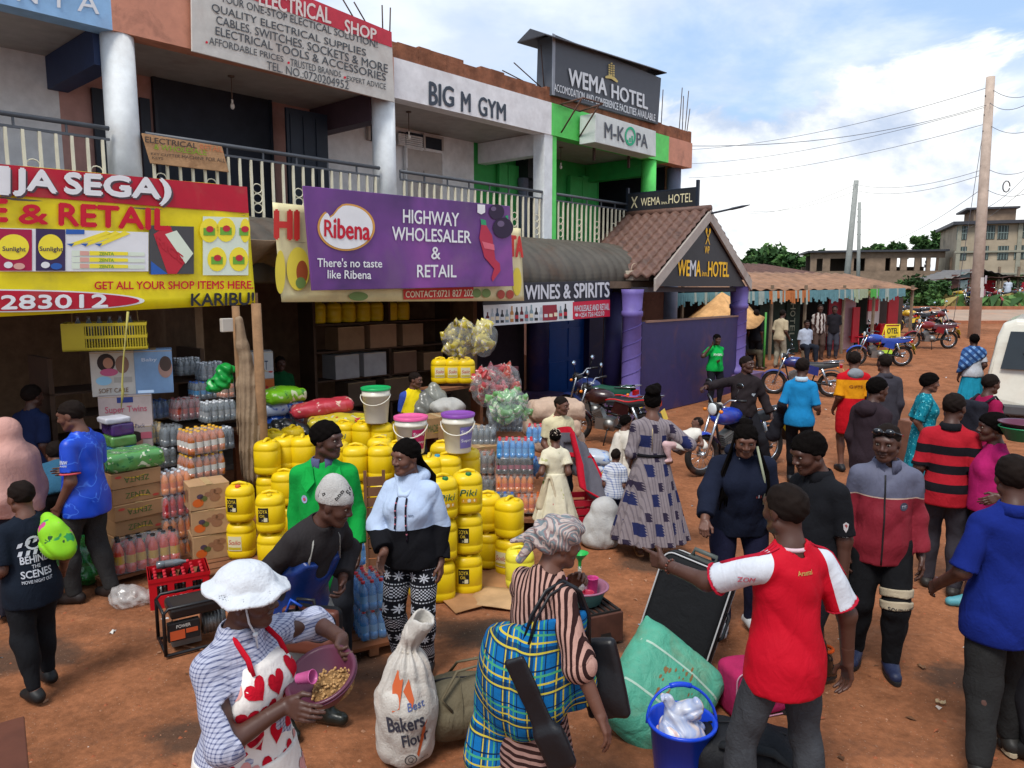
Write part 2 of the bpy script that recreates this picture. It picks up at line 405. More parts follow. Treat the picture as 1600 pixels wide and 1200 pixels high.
part('floor_slab',CEIL,lambda B:B.bx((L0,-.12,3.36),(L1,2.0,3.55)))
part('ceiling',CEIL,lambda B:B.bx((L0,.21,5.85),(L1,9,5.98)))
part('roof_slab',CEIL,lambda B:B.bx((L0,.22,6.36),(L1,9,6.44)))
part('end_wall',ORG,lambda B:B.bx((L1-.2,.4,0),(L1,9,6.36)))
for a,b,m in((L0,-8.5,BLU),(-8.5,-4.1,ORG),(-4.1,0.04,WHT),(.04,4.75,paint('bright green plaster','#5fd464',damt=.1)),(4.75,L1,ORG)):
 part('fascia',m,lambda B:B.bx((a,-.08,5.77),(b,.2,6.41)))
def cap(B):
 rnd=random.Random(5);x=L0
 while x<L1:
  w_=.25+.25*rnd.random();h_=.26+.07*rnd.random()
  B.bx((x,-.06+.02*rnd.random(),6.41),(min(L1,x+w_),.2,6.39+h_));x+=w_
part('parapet_cap',BRK,cap)
for x,m in((-8.5,mat('navy beam','#27375a',rough=.6)),(-4.25,mat('plum beam','#4d3c45',rough=.7)),(.1,WHT),(4.15,DGRN)):
 part('cross_beam',m,lambda B:B.bx((x-.13,.21,5.40),(x+.13,1.99,5.84)))
XB=PF(92,150,2.0).x
for a,b,m in((L0,XB,WHT),(XB,-4.3,SAL),(-4.3,-.15,WHT),(-.15,4.6,DGRN)):
 part('upper_wall',m,lambda B:B.bx((a,2.0,3.5),(b,2.2,6.0)))
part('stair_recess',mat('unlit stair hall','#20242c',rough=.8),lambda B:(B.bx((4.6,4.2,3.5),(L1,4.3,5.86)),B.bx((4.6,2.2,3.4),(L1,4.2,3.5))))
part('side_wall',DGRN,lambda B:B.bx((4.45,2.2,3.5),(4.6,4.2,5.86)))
part('recess_dark_sheet',mat('unlit stair hall',''),lambda B:B.bx((L1-.24,.6,3.5),(L1-.21,4.3,6.0)))  # dark sheet added over the end wall so the recess looks unlit
def opening(name,m,x0,y0,x1,y1,yy=1.98,depth=.06,frame=None,z0=None):
 """a panel set on the balcony's rear wall, from its pixel box"""
 a=PF(x0,y0,yy);b=PF(x1,y1,yy);c=PF(x1,y0,yy);zt=(a.z+c.z)/2;zb=b.z if z0 is None else z0
 o=part(name,m,lambda B:B.bx((a.x,yy-depth,zb),(b.x,yy,zt)))
 if frame:
  def fr(B):
   for u0,u1,v0,v1 in((a.x-.05,a.x,zb,zt+.05),(b.x,b.x+.05,zb,zt+.05),(a.x,b.x,zt,zt+.05)):B.bx((u0,yy-depth-.02,v0),(u1,yy,v1))
  part('frame',frame,fr,parent=o)
 return o
DW=paint('off white door','#b9b3ae');SHG=paint('green shutter','#39a352',damt=.1)
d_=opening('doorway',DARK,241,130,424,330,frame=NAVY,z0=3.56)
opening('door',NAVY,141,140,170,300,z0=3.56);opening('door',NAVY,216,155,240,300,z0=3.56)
dl=part('door',NAVY,lambda B:[B.bx((-5.35,1.2,3.6),(-4.55,1.25,5.6))]+[B.bx((-5.35+.06+i*.25,1.18,3.75),(-5.35+.25+i*.25,1.2,5.5))for i in range(3)])
d2=opening('door',DW,633,236,688,300,frame=WHT,z0=3.56)
part('panel',DW,lambda B:[B.bx((PF(x,240,1.9).x,1.885,3.7),(PF(x+24,240,1.9).x,1.92,5.05))for x in(636,662)],parent=d2)
for x0,x1,y0,y1 in((622,633,207,228),(634,660,209,236)):
 lv=opening('louvre',DARK,x0,y0,x1,y1)
 def slats(B):
  a=PF(x0,y0,1.9);b=PF(x1,y1,1.9)
  for i in range(7):z=b.z+(a.z-b.z)*(i+.5)/7;B.box(((a.x+b.x)/2,1.9,z),(b.x-a.x,.04,.025),(R(30),0,0))
 part('slat',WHT,slats,parent=lv)
opening('window',DARK,661,216,687,240,frame=DW);opening('window',DARK,575,197,588,222,frame=DW)
for x0,x1,y0 in((776,789,257),(790,807,259)):opening('shutter',SHG,x0,y0,x1,320,z0=3.75,depth=.09)
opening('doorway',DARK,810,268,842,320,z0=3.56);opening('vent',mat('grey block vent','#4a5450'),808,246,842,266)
for x0,x1 in((888,906),(907,928)):opening('shutter',SHG,x0,280,x1,340,z0=3.7,frame=SHG,depth=.09)
part('meter_box',mat('black meter box','#23262a'),lambda B:(B.bx((1.25,1.6,5.2),(1.65,1.98,5.75)),B.bx((1.4,1.58,5.45),(1.5,1.6,5.65))))
part('pipe',GRY,lambda B:B.tube([(1.3,1.8,3.56),(1.3,1.8,5.2)],.13,12))
for x in(-12.6,-8.38,-4.18):
 part('column',WHC,lambda B:B.lathe([(.2,3.55),(.195,5.77)],24,(x,.12,0)))
part('column',WHC,lambda B:B.bx((-.16,-.06,3.55),(.1,.24,5.77)))
part('column',paint('bright green plaster',''),lambda B:B.bx((.1,-.05,3.55),(.25,.24,5.77)))
part('column',paint('bright green plaster',''),lambda B:B.lathe([(.19,3.55),(.185,5.77)],20,(4.15,.12,0)))
part('column',GRY,lambda B:B.lathe([(.19,0),(.185,5.77)],20,(5.7,.3,0)))
RAILD=mat('dark rail paint','#50545a',rough=.45,var=.15);CREAM=mat('cream rail paint','#ddd6bc',rough=.5,var=.12)
for a,b in((-16.9,-12.95),(-12.38,-8.6),(-8.16,-4.4),(-3.96,-.18),(.28,3.94)):
 r_=part('railing',RAILD,lambda B:(B.tube([(a,-.02,4.60),(b,-.02,4.60)],.03,8),B.bx((a,-.035,4.45),(b,-.005,4.48)),B.bx((a,-.035,3.62),(b,-.005,3.65)),[B.bx((a+i*.55-.012,-.03,4.48),(a+i*.55+.012,-.01,4.59))for i in range(int((b-a)/.55)+1)]))
 def bal(B):
  n=int((b-a)/.165);st=(b-a)/n
  for i in range(n):
   x=a+st*(i+.5);B.bx((x-.016,-.036,3.65),(x+.016,-.004,4.45))
   if i%2==0 and(i//2)%2==0 and i+1<n:
    for z in(3.78,3.92,4.06):
     B.tube([(x+st/2+(st/2-.014)*math.cos(k*.524),-.02,z+.066*math.sin(k*.524))for k in range(12)],.009,5,closed=True)
 part('balusters',CREAM,bal,parent=r_)
for px,py in((733,195),(675,190))if False else():
 pass
for x,y in((-3.05,.8),(-6.4,1.0),(1.6,.9)):
 pb=part('pendant_bulb',mat('bulb cord','#6b5a50'),lambda B:(B.tube([(x,y,5.85),(x,y,5.50)],.008,5),B.lathe([(.05,5.83),(.05,5.85)],10,(x,y,0))))
 part('bulb',mat('bulb glass','#d8d4cc',rough=.2),lambda B:(B.ball((x,y,5.40),(.035,.035,.05),10),B.lathe([(.016,5.44),(.016,5.50)],8,(x,y,0))),parent=pb)
def bars(lst):
 B=MB()
 for p,q_ in lst:
  a=PF(*p,.1);b=PF(*q_,.1);B.tube([a,b],.012,5)
 B.obj('rebar',mat('rusty bar','#4a3a34',rough=.9),bld)
bars([((555,32),(535,-2)),((572,36),(553,3))]);bars([((598,48),(597,8)),((609,52),(610,12))])
bars([((828,132),(785,110)),((845,136),(803,98)),((850,138),(845,70)),((1033,196),(1036,140))])
bars([((1061,205),(1066,137)),((1066,206),(1068,150)),((1070,207),(1076,142)),((1073,207),(1078,170))])
S=Sign('painted_name','white painted letters ending in YA on the sky blue parapet at the left','lettering',-.085,((0,-30),(180,-10),(180,40),(0,5)))
B=MB();S.text(B,'K E N Y A',(-60,-38,-14),(155,-8,22),off=.008,bold=.02);B.obj('letters',INK('#d8dce0'),S.root)
S=Sign('painted_gym_name','dark painted words BIG M GYM on the white parapet','lettering',-.085,((617,80),(862,155),(862,210),(617,150)))
B=MB()
for w_,l,r in(('BIG',(671,127,164),(709,137,167)),('M',(721,143,174),(735,147,175)),('GYM',(748,150,180),(790,163,189))):S.text(B,w_,l,r,off=.008,bold=.028)
B.obj('letters',INK('#39424e'),S.root)
part('shop_wall',mat('dark timber lining','#7d6650',rough=.9,var=.25),lambda B:(B.bx((L0,3.2,0),(-1.9,3.3,3.36)),B.bx((-8.1,-1.0,0),(-8.0,3.2,3.36)),B.bx((-2.0,0.2,0),(-1.9,3.2,3.36)),B.bx((L0,-1,0),(L0+.1,3.2,3.36))))
part('shop_floor',mat('worn cement','#5d544c',rough=.9,var=.25),lambda B:B.bx((L0,0,.0),(-1.9,3.2,.08)))
xw=lambda px,y=.6:PF(px,550,y).x
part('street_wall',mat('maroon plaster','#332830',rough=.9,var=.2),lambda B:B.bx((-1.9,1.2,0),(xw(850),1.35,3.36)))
part('wall_pier',DPUR,lambda B:B.lathe([(.26,0),(.26,3.36)],18,(xw(848),.75,0)))
part('street_wall',DPUR,lambda B:(B.bx((xw(913,1.0),.85,0),(xw(934,1.0),1.1,3.36)),B.bx((xw(848),1.15,2.5),(xw(934,1.0),1.3,3.36))))
door=part('door',mat('blue steel door','#1552a8',rough=.4,var=.1),lambda B:B.bx((xw(856,1.0),1.02,.02),(xw(914,1.0),1.08,2.6)))
def dpan(B):
 a,b=xw(856,1.0),xw(914,1.0);w_=(b-a)/2
 for i in range(2):
  for j in range(3):B.bx((a+w_*i+.06,1.0,.15+j*.8),(a+w_*(i+1)-.06,1.02,.85+j*.8))
part('panel',mat('blue steel door',''),dpan,parent=door)
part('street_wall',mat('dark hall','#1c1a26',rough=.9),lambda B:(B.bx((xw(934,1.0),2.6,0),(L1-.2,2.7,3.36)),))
part('beam',mat('dusty timber','#6d5a4a',rough=.9,var=.3),lambda B:(B.bx((.1,-1.55,2.62),(1.75,-1.4,2.76)),))
#  tin awning
def awn():
 B=MB();a,b=-16.6,2.0;nu=520;nv=34
 def fn(u,v):
  x=a+(b-a)*u;ph=x/.27*2*math.pi
  an=R(8)+R(92)*v;rr=1.42;y=.05-rr*math.sin(an)*1.04;z=3.62-(1-math.cos(an))*.74-.05*v
  bulge=.028*abs(math.sin(ph/2))+.008*math.sin(v*100)
  wob=.03*math.sin(x*.9)*v+.018*math.sin(x*2.3+1)*v
  return(x,y-bulge*math.sin(an),z+bulge*math.cos(an)+wob)
 B.grid(fn,nu,nv)
 r_=fthing('tin_awning','long curved ribbed tin awning, grey brown with dust, under the balcony','awning')
 B.obj('sheet',mat('weathered tin','#59544c',rough=.62,var=.25,sc=2.2,metal=.25,dirt='#5b4334',damt=.6,dsc=1.2),r_,solid=.006)
 B=MB()
 for i in range(14):x=a+.3+i*1.36;B.tube([(x,0,3.3),(x,-1.38,2.86)],.02,6)
 B.tube([(a,-1.40,2.84),(b,-1.40,2.84)],.025,6)
 B.obj('bracket',mat('rusty bar',''),r_)
 o=MB().bx((0,0,0),(.62,.2,.2)).obj('lamp_box',paint('dusty white box','#b3a897'),r_,bevel=.012,loc=(.85,-1.62,2.78))
 B=MB();B.tube([(0.2+.12*math.cos(k*.5),.1,.2+.1*math.sin(k*.5)+.05)for k in range(13)],.008,5)
 B.obj('cable',mat('pale cable','#b9a48c'),o)
awn()
tp=fthing('tarpaulin','dark sagging tarpaulin roof behind the yellow banner','tarpaulin')  # added roof sheet that keeps daylight out of the left shop
B=MB();B.grid(lambda u,v:(-16.5+u*8.5,-1.3-v*.85,3.0+.45*v-.12*math.sin(u*31.4)**2*math.sin(v*3.1)),60,8);B.obj('sheet',mat('dark sheeting','#77706a',rough=.7),tp,solid=.01)
tp=fthing('tarpaulin','brown sagging tarpaulin roof behind the purple signboard','tarpaulin')  # another added sheet, blocking the sky over the middle shop
B=MB();B.grid(lambda u,v:(-8.0+u*4.6,-1.3-v*.7,2.9+.30*v-.14*math.sin(u*25)**2*math.sin(v*3.1)),60,8);B.obj('sheet',mat('brown sheeting','#8f7a62',rough=.8,var=.3),tp,solid=.01)
#  hotel porch
por=fthing('hotel_porch','violet hotel porch with spiral banded pillars and a brown tiled gable roof','porch',3.0)
HW,RZ,EZ,YF,YB=2.12,4.30,2.86,-2.05,.0
TILE=mat('brown roof tile','#64493f',rough=.6,var=.22,sc=9,dirt='#2f2623',damt=.5,dsc=3)
for sgn in(-1,1):
 B=MB()
 def fn(u,v):
  x=sgn*HW*1.04*v;y=YF-.12+(YB-YF+.2)*u;z=RZ+.03-(RZ-EZ)*1.04*v
  w_=.035*math.sin(u*2*math.pi*9+math.floor(v*11)*.0)+.05*(v*11-math.floor(v*11))+.02
  return(x,y,z+w_)
 B.grid(fn,110,132);B.obj('roof',TILE,por,solid=.02)
B=MB();B.tube([(0,YF-.15,RZ+.06),(0,YB,RZ+.06)],.08,10);B.obj('ridge_cap',TILE,por)
FAS=paint('grey fascia board','#a39a92',damt=.4)
def fas(B):
 for sgn in(-1,1):
  B.add([(0,YF-.16,RZ+.02),(0,YF-.16,RZ-.22),(sgn*HW*1.05,YF-.16,EZ-.30),(sgn*HW*1.05,YF-.16,EZ-.05),(0,YF-.11,RZ+.02),(0,YF-.11,RZ-.22),(sgn*HW*1.05,YF-.11,EZ-.30),(sgn*HW*1.05,YF-.11,EZ-.05)],[(0,1,2,3),(7,6,5,4),(0,4,5,1),(1,5,6,2),(2,6,7,3),(3,7,4,0)])
part('fascia_board',FAS,fas,parent=por)
part('soffit',mat('dark soffit','#33303a'),lambda B:B.bx((-HW,YF+.1,EZ-.32),(HW,YB,EZ-.22)),parent=por)
def pil(x,y,z0,z1,r):
 p=part('pillar',PUR,lambda B:B.lathe([(r*1.35,z0),(r*1.35,z0+.1),(r*1.15,z0+.14),(r,z0+.2),(r,z1-.55),(r*1.14,z1-.53),(r*1.14,z1-.44),(r*1.02,z1-.42),(r*1.12,z1-.1),(r*1.2,z1)],22,(x,y,0)),parent=por)
 def sp(B):
  for o_ in range(5):
   z=z0+.35+o_*.3
   B.tube([(x+(r+.002)*math.cos(a*.3),y+(r+.002)*math.sin(a*.3),z+a*.022)for a in range(22)],.009,5)
 part('spiral_band',mat('deep violet band','#463a78'),sp,parent=p)  # spiral bands in a darker violet than the pillar
pil(5.15-3.0,YF+.12,.5,EZ-.2,.2);pil(.36-3.0,YF+.12,.3,2.6,.19)
part('pillar',DPUR,lambda B:B.lathe([(.2,0),(.2,2.7)],18,(1.05-3.0,-1.0,0)),parent=por)
part('pillar',GRY,lambda B:B.lathe([(.19,0),(.19,2.7)],18,(2.9-3.0,-.2,0)),parent=por)
part('low_wall',DPUR,lambda B:(B.bx((.62-3.0,YF+.05,0),(5.1-3.0,YF+.2,1.94)),),parent=por,bevel=.02)
part('coping',paint('worn coping','#8a6a5c'),lambda B:B.bx((.75-3.0,YF+.03,1.92),(5.2-3.0,YF+.22,1.955)),parent=por)
part('plinth',paint('violet plinth','#5c4a72',damt=.6),lambda B:(B.bx((4.75-3.0,YF-.2,0),(6.1-3.0,1,.5)),B.bx((.1-3.0,YF-.15,0),(.75-3.0,1,.3))),parent=por,bevel=.02)
gs=fthing('gable_sign','black triangular hotel sign with yellow letters in the porch gable','sign',3.0,YF-.06,EZ-.2)
B=MB();B.prism([(-HW*.96,0),(HW*.96,0),(0,RZ-EZ-.06)],-.03,0,'y');B.obj('panel',mat('black sign board','#26282d',rough=.45),gs)
YEL,SILV=INK('#f2bd1a','yellow'),INK('#c8ccd2','silver')
B=MB()
write(B,'WE',-1.28,.22,.50,.33,-.045,0,.03);write(B,'M',-.76,.22,.25,.33,-.045,1,.03);write(B,'A',-.5,.22,.22,.33,-.045,0,.03)
write(B,'inn.',-.22,.22,.26,.12,-.045,0,.01);write(B,'HOTEL',.06,.22,1.02,.33,-.045,0,.03);write(B,'WP',-.13,.72,.22,.16,-.045,0,.01)
B.obj('letters',[YEL,SILV],gs)
def fork(B,cx,cz,h,y,mi=0):
 for sg in(-1,1):
  B.add([(cx-sg*h*.3,y,cz-h*.5),(cx-sg*h*.22,y,cz-h*.5),(cx+sg*h*.25,y,cz+h*.2),(cx+sg*h*.17,y,cz+h*.24)],[(0,1,2,3)],mi)
  B.add([(cx+sg*h*.21+h*.11*math.cos(a*.524)-0,y-.001,cz+h*.33+h*.17*math.sin(a*.524))for a in range(12)],[tuple(range(12))],mi)
B=MB();fork(B,0,1.1,.36,-.045);B.obj('emblem',YEL,gs)
rs=fthing('ridge_sign','long dark hotel sign with pale letters standing on the porch ridge','sign',3.0,0,RZ+.1)
B=MB();B.bx((-.03,-1.85,.02),(.03,-.05,.42));B.obj('panel',mat('black sign board',''),rs)
B=MB();B.bx((-.035,-1.9,-.1),(.035,-1.84,.6));B.bx((-.035,-.06,-.1),(.035,0,.58));B.bx((-.032,-1.84,.42),(.032,-.06,.45));B.bx((-.032,-1.84,-.01),(.032,-.06,.02));B.obj('frame',NAVY,rs)
def rw(B,st,a,z,w_,h_,mi=0):
 V,Fc,_=text_data(st,.025,1.0);B.add([(-.036,-(a+u*w_),z+v*h_)for u,v in V],Fc,mi)
B=MB();rw(B,'WEMA',.42,.13,.52,.18);rw(B,'inn.',.98,.13,.16,.07);rw(B,'HOTEL',1.16,.13,.6,.2)
for a_,h in((.24,.26),):
 for sg in(-1,1):
  B.add([(-.036,-(a_-sg*h*.35),.10),(-.036,-(a_-sg*h*.22),.10),(-.036,-(a_+sg*h*.35),.10+h),(-.036,-(a_+sg*h*.2),.10+h)],[(0,1,2,3)])
B.obj('letters',INK('#d8cfa8'),rs)
la=fthing('lamp_arm','black slanting lamp arm fixed to the tip of the porch gable','street lamp',3.0,YF-.16,RZ-.05)
B=MB();a_,b_=Vector((0,0,0)),PF(1172,320,YF-.8)-Vector((3.0,YF-.16,RZ-.05))
B.tube([a_,a_.lerp(b_,.45)],.022,7);B.obj('arm',NAVY,la)
B=MB();B.tube([a_.lerp(b_,.42),a_.lerp(b_,.55),a_.lerp(b_,.8),b_],[.03,.06,.055,.015],8,ell=.5);B.obj('lamp_head',NAVY,la)
#  signs along the front
RED,WHI,BLK=INK('#c8102e','red'),INK('#e4e6e8','white'),INK('#22242a','black')
def vinyl(n,c,**k):k.setdefault('rough',.42);k.setdefault('var',.08);k.setdefault('dirt','#8a7458');k.setdefault('damt',.2);k.setdefault('dsc',2.2);return mat('vinyl '+n,c,**k)
S=Sign('electrical_sign','white hand-painted electrical shop board with a red top band, on the parapet','sign',-.16,((298,-80),(612,50),(617,160),(300,80)))
S.panel(paint('white board paint','#c4c2bb',damt=.25),bevel=.006)
S.panel(paint('red band paint','#c03546',damt=.15),'header_band',.004,((298,-80),(612,50),(612.5,74),(298,-34)),off=.006)
B=MB();S.text(B,'ELECTRICAL',(405,-16,8),(517,13,37),.016,0,.03);S.text(B,'SHOP',(539,30,52),(588,46,62),.016,0,.03);B.obj('title',INK('#dcd2cc'),S.root)
B=MB()
for st,l,r,bo in(('YOUR ONE-STOP ELECTICAL SOLUTION!',(345,-10,2),(590,64,75),.012),('QUALITY ELECTRICAL SUPPLIES',(331,5,19),(572,77,90),.014),('CABLES. SWITCHES. SOCKETS & MORE',(338,24,37),(606,101,114),.014),('ELECTRICAL TOOLS & ACCESSORIES',(337,41,54),(603,115,127),.014),('AFFORDABLE PRICES',(327,57,69),(443,88,97),.006),('TRUSTED BRANDS',(454,91,103),(533,112,121),.006),('EXPERT ADVICE',(542,118,126),(603,131,140),.006),('TEL. NO.:0720204952',(417,95,108),(545,127,140),.004)):S.text(B,st,l,r,.012,0,bo)
B.obj('lettering',INK('#474b50'),S.root)
B=MB();[S.disc(B,x,y,2,2,.012)for x,y in((323,66),(451,98),(539,121))];B.obj('red_dots',RED,S.root)
S=Sign('plank_sign','rough wooden plank sign about electrical retail, tied to the balcony railing','sign',-.10,((222,208),(347,229),(358,269),(236,255)))
S.panel(mat('raw plank','#b98f68',rough=.9,var=.3,sc=3,dirt='#6b4a30',damt=.5,dsc=3,bump=.4),bevel=.004)
B=MB();S.text(B,'ELECTRICAL',(227,213,222),(308,224,232),mi=0);S.text(B,'RETAIL',(313,225,234),(349,230,238),mi=1,bold=.005);S.text(B,'& WHOLESALE',(241,225,233),(323,234,243),mi=2,bold=.005)
S.text(B,'KEY CUTTER MACHINE FOR ALL',(236,238,242),(352,248,254),mi=0,bold=.0);S.text(B,'KEYS',(238,244,248),(255,246,250),mi=0,bold=0)
B.obj('lettering',[INK('#4a4038'),INK('#c9764c'),INK('#7fa31f')],S.root)
S=Sign('rooftop_billboard','grey rooftop hotel billboard with white letters and a gold tower emblem','billboard',-.14,((867,54),(1033,122),(1028,194),(864,148)))
S.panel(mat('slate board','#4a4e55',rough=.5,var=.05),thick=.45)
S.panel(mat('billboard side','#8a9099'),'edge_strip',.02,((864,52),(868,54),(867,149),(863.5,148)),off=.02)
B=MB()
for st,l,r,bo in(('WEMA',(889,107,133),(948,124,149),.03),('HOTEL',(956,131,153),(1012,149,171),.03),('ACCOMODATION AND CONFERENCE FACILITIES AVAILABLE',(866,130,142),(1024,179,190),.012)):
 S.text(B,st,l,r,.03,0,bo)
B.obj('lettering',INK('#cdd2d6'),S.root)
B=MB()
for i in range(6):
 for j in range(3):
  y=97+i*3.6+j*.6;S.poly(B,[(951+j*3.4+abs(j-1)*(.0),y+(3 if j!=1 else 0)),(953.6+j*3.4,y+.6+(3 if j!=1 else 0)),(953.6+j*3.4,y+3+(3 if j!=1 else 0)),(951+j*3.4,y+2.4+(3 if j!=1 else 0))],.03)
S.poly(B,[(946,119),(953,117),(962,122),(966,127),(964,129),(955,123),(946,122)],.032)
B.obj('emblem',INK('#c8b46a'),S.root)
B=MB();a,b,c=S.at(851,55,.12),S.at(862,40,-.22),S.at(1040,115,.12)
q=[S.at(852,54,.14),S.at(1042,114,.14)];q2=[Vector((p.x,.25,p.z+.19))for p in q];q3=[Vector((p.x,.6,p.z))for p in q]
B.add([q[0],q[1],q2[1],q2[0],q3[0],q3[1]],[(0,1,2,3),(3,2,5,4),(0,3,4),(1,5,2)]);B.obj('cap_roof',mat('dark cap sheet','#3b3c42',rough=.5),S.root,solid=.02)
B=MB();[B.bx((x,.1,-1.1),(x+.05,.15,.02))for x in(.1,1.6,3.0)];B.obj('support',mat('rusty bar',''),S.root)
S=Sign('light_box_sign','white light box sign with dark letters and a round green mark, on the green parapet','sign',-.55,((931,176),(1025,205),(1025,245),(930,222)))
S.panel(mat('pale light box','#c9cfcc',rough=.35),thick=.42,bevel=.01)
B=MB();S.text(B,'M-K',(945,191,215),(976,200,222),.012,0,.02);S.text(B,'PA',(995,207,227),(1012,211,232),.012,0,.02)
B.obj('lettering',INK('#4b5058'),S.root)
B=MB();S.disc(B,985,213,8.5,15,.012,0,inner=.72);[S.poly(B,[(980+i*3.4,218-i*3),(982.2+i*3.4,218.6-i*3),(982.2+i*3.4,222.4),(980+i*3.4,221.8)],.012)for i in range(3)]
B.obj('round_mark',INK('#25a77a'),S.root)
S=Sign('bracket_frame','empty rusty bracket frame sticking out of the green parapet','bracket',-.1,((876,150),(945,165),(945,215),(876,205)))
B=MB();rr=lambda a,b,y0=-.0,y1=-.0:B.tube([S.at(a[0],a[1],y0),S.at(b[0],b[1],y1)],.018,6)
rr((876,163),(911,153),.05,.75);rr((911,153),(942,162),.75,.75);rr((906,174),(942,162),.05,.75);rr((876,163),(906,174),.05,.05);rr((877,207),(909,154),.02,.75);rr((905,214),(936,164),.02,.75)
B.obj('frame',mat('rusty frame','#5f463c',rough=.85,var=.3),S.root)
S=Sign('yellow_banner','large yellow and red shop banner with pictures of groceries, hung on the left shop','banner',-2.15,((-260,232),(386,292),(398,475),(-260,508)))
S.panel(vinyl('yellow','#efdc1c',rough=.45),wob=.008)
REDV=vinyl('crimson','#b8102f')
S.panel(REDV,'header_band',.003,((-260,232),(386,292),(388.5,333),(-260,284)),off=.022)
B=MB()
[(S.text(B,st,(a+d,b+d,c+d),(e+d,f+d,g+d),.034+.008*(d==0),d//3,.06))for d in(3,0)for st,(a,b,c),(e,f,g)in(('JA',(22,263,304),(88,269,311)),('SEGA)',(102,270,311),(266,281,320)),('I',(-1,261,302),(14,262,303)),('(KILOMITA P',(-360,236,264),(-14,259,301)))]
B.obj('title',[WHI,INK('#5b4a52')],S.root)
B=MB();S.text(B,'WHOLESALE',(-330,300,335),(11,312,346),.03,0,.06);S.text(B,'&',(30,320,349),(75,321,350),.03,0,.05);S.text(B,'RETAIL',(93,318,351),(266,328,359),.03,0,.06)
S.text(B,'GET ALL YOUR SHOP ITEMS HERE.',(148,440,452),(396,439,451),.03,0,.035);B.obj('red_lettering',RED,S.root)
B=MB();S.text(B,'KARIBU!',(299,459,478),(397,457,476),.03,0,.04);B.obj('black_lettering',BLK,S.root)
B=MB();S.disc(B,-20,470,246,18,.024,1,60);S.disc(B,-20,470,238,16,.028,0,60);B.obj('number_plate_oval',[REDV,WHI],S.root)
B=MB();S.text(B,'283012',(2,462,483),(168,460,480),.036,0,.05);S.text(B,'0712',(-120,463,485),(-6,462,483),.036,0,.05);B.obj('phone_number',WHI,S.root)
pm=[WHI,INK('#a81846'),INK('#3b2c55'),INK('#f4e23c','pic yellow'),INK('#6fae3a'),INK('#2d5fb0'),INK('#4a4a4c'),INK('#dbe7d4'),INK('#c02a3a'),INK('#dca79a')]
B=MB()
def rrect(x0,y0,x1,y1,off,mi,sk=0.0):
 S.poly(B,[(x0,y1),(x0+sk,y0),(x1+sk,y0+(x1-x0)*.03),(x1,y1+(x1-x0)*.0)],off,mi)
rrect(0,356,232,424,.026,0)
for x0,x1,c in((-8,50,1),(56,102,2)):
 rrect(x0,357,x1,423,.03,c);S.disc(B,(x0+x1)/2,386,(x1-x0)*.42,20,.032,3);S.disc(B,(x0+x1)/2-8,414,7,5,.034,0);S.disc(B,(x0+x1)/2+9,416,9,5,.034,9 if c==1 else 5)
 S.text(B,'Sunlight',((x0+x1)/2-17,385,394),((x0+x1)/2+19,386,395),.036,2,.02)
rrect(103,358,132,366,.03,5)
for i in range(3):S.poly(B,[(108+i*22,381),(112+i*22,385),(176+i*14,365),(166+i*14,361)],.03,3);S.poly(B,[(104+i*22,381),(112+i*22,385),(116+i*22,380)],.032,5)
for i in range(3):
 rrect(112,391+i*10,226,400+i*10,.03,7);rrect(140,392+i*10,200,399+i*10,.032,3);rrect(125,392+i*10,139,399+i*10,.032,9)
 S.text(B,'ZENTA',(155,394+i*10,399+i*10),(178,394+i*10,399+i*10),.034,4,.02)
rrect(233,352,303,428,.027,6);S.poly(B,[(240,366),(262,352),(300,395),(276,428),(262,428)],.03,8);S.poly(B,[(258,366),(276,360),(302,396),(290,412)],.032,7);S.poly(B,[(236,408),(262,428),(236,429)],.03,5)
S.text(B,'RICE',(246,368,382),(286,400,413),.034,8,.04)
rrect(317,338,388,430,.026,7)
for x,y in((327,360),(353,359),(383,360),(339,405),(373,405)):
 S.disc(B,x,y,15 if x<380 else 8,19,.03,3,16);rrect(x-9,y-4,x+(9 if x<380 else 5),y+8,.033,4);S.disc(B,x+(1 if x<380 else 0),y-2,6,5,.036,8,12)
B.obj('pictures',pm,S.root)
S=Sign('cream_banner','cream shop banner almost hidden behind the purple signboard','banner',-2.0,((426,316),(814,357),(818,470),(440,472)))
S.panel(vinyl('cream','#ddd3a4'),wob=.006)
B=MB();S.text(B,'HI',(430,329,372),(466,330,374),.03,0,.06);S.text(B,'TA',(797,368,400),(817,370,402),.03,0,.04)
S.panel(INK('#c8342e'),'contact_strip',.003,((630,452),(740,448),(740,466),(631,468)),off=.02)
B.obj('red_lettering',INK('#c8342e'),S.root)
B=MB();S.text(B,'CONTACT:0721 827 202',(634,455,465),(739,452,463),.032,0,.02);B.obj('contact_number',INK('#e8ddc0'),S.root)
B=MB()
for x,y,rx,ry,mi in((438,425,8,34,1),(466,420,18,34,1),(472,425,9,18,2),(560,463,15,7,3),(745,458,7,7,3),(760,458,7,7,3),(783,460,6,7,4),(797,460,6,7,4),(808,440,7,22,1),(470,442,8,9,3)):S.disc(B,x,y,rx,ry,.018+.002*mi,mi)
B.obj('pictures',[WHI,INK('#e6d24a'),INK('#a4522e'),INK('#6f8a4c'),INK('#b0493a')],S.root)
S=Sign('purple_signboard','big purple drinks signboard with a heart badge, over the middle shop','sign',-2.22,((474,290),(797,322),(803,447),(488,454)))
def pf(t,oc):
 n=t.noise(oc,.9,3,.5,.6);return t.ramp(n,[(.3,asc('#4a2f63')),(.55,asc('#6f4088')),(.75,asc('#8a4a98'))])
S.panel(mat('purple print',rough=.42,var=.06,dirt='#7a6a78',damt=.25,color_fn=pf),bevel=.006)
B=MB()
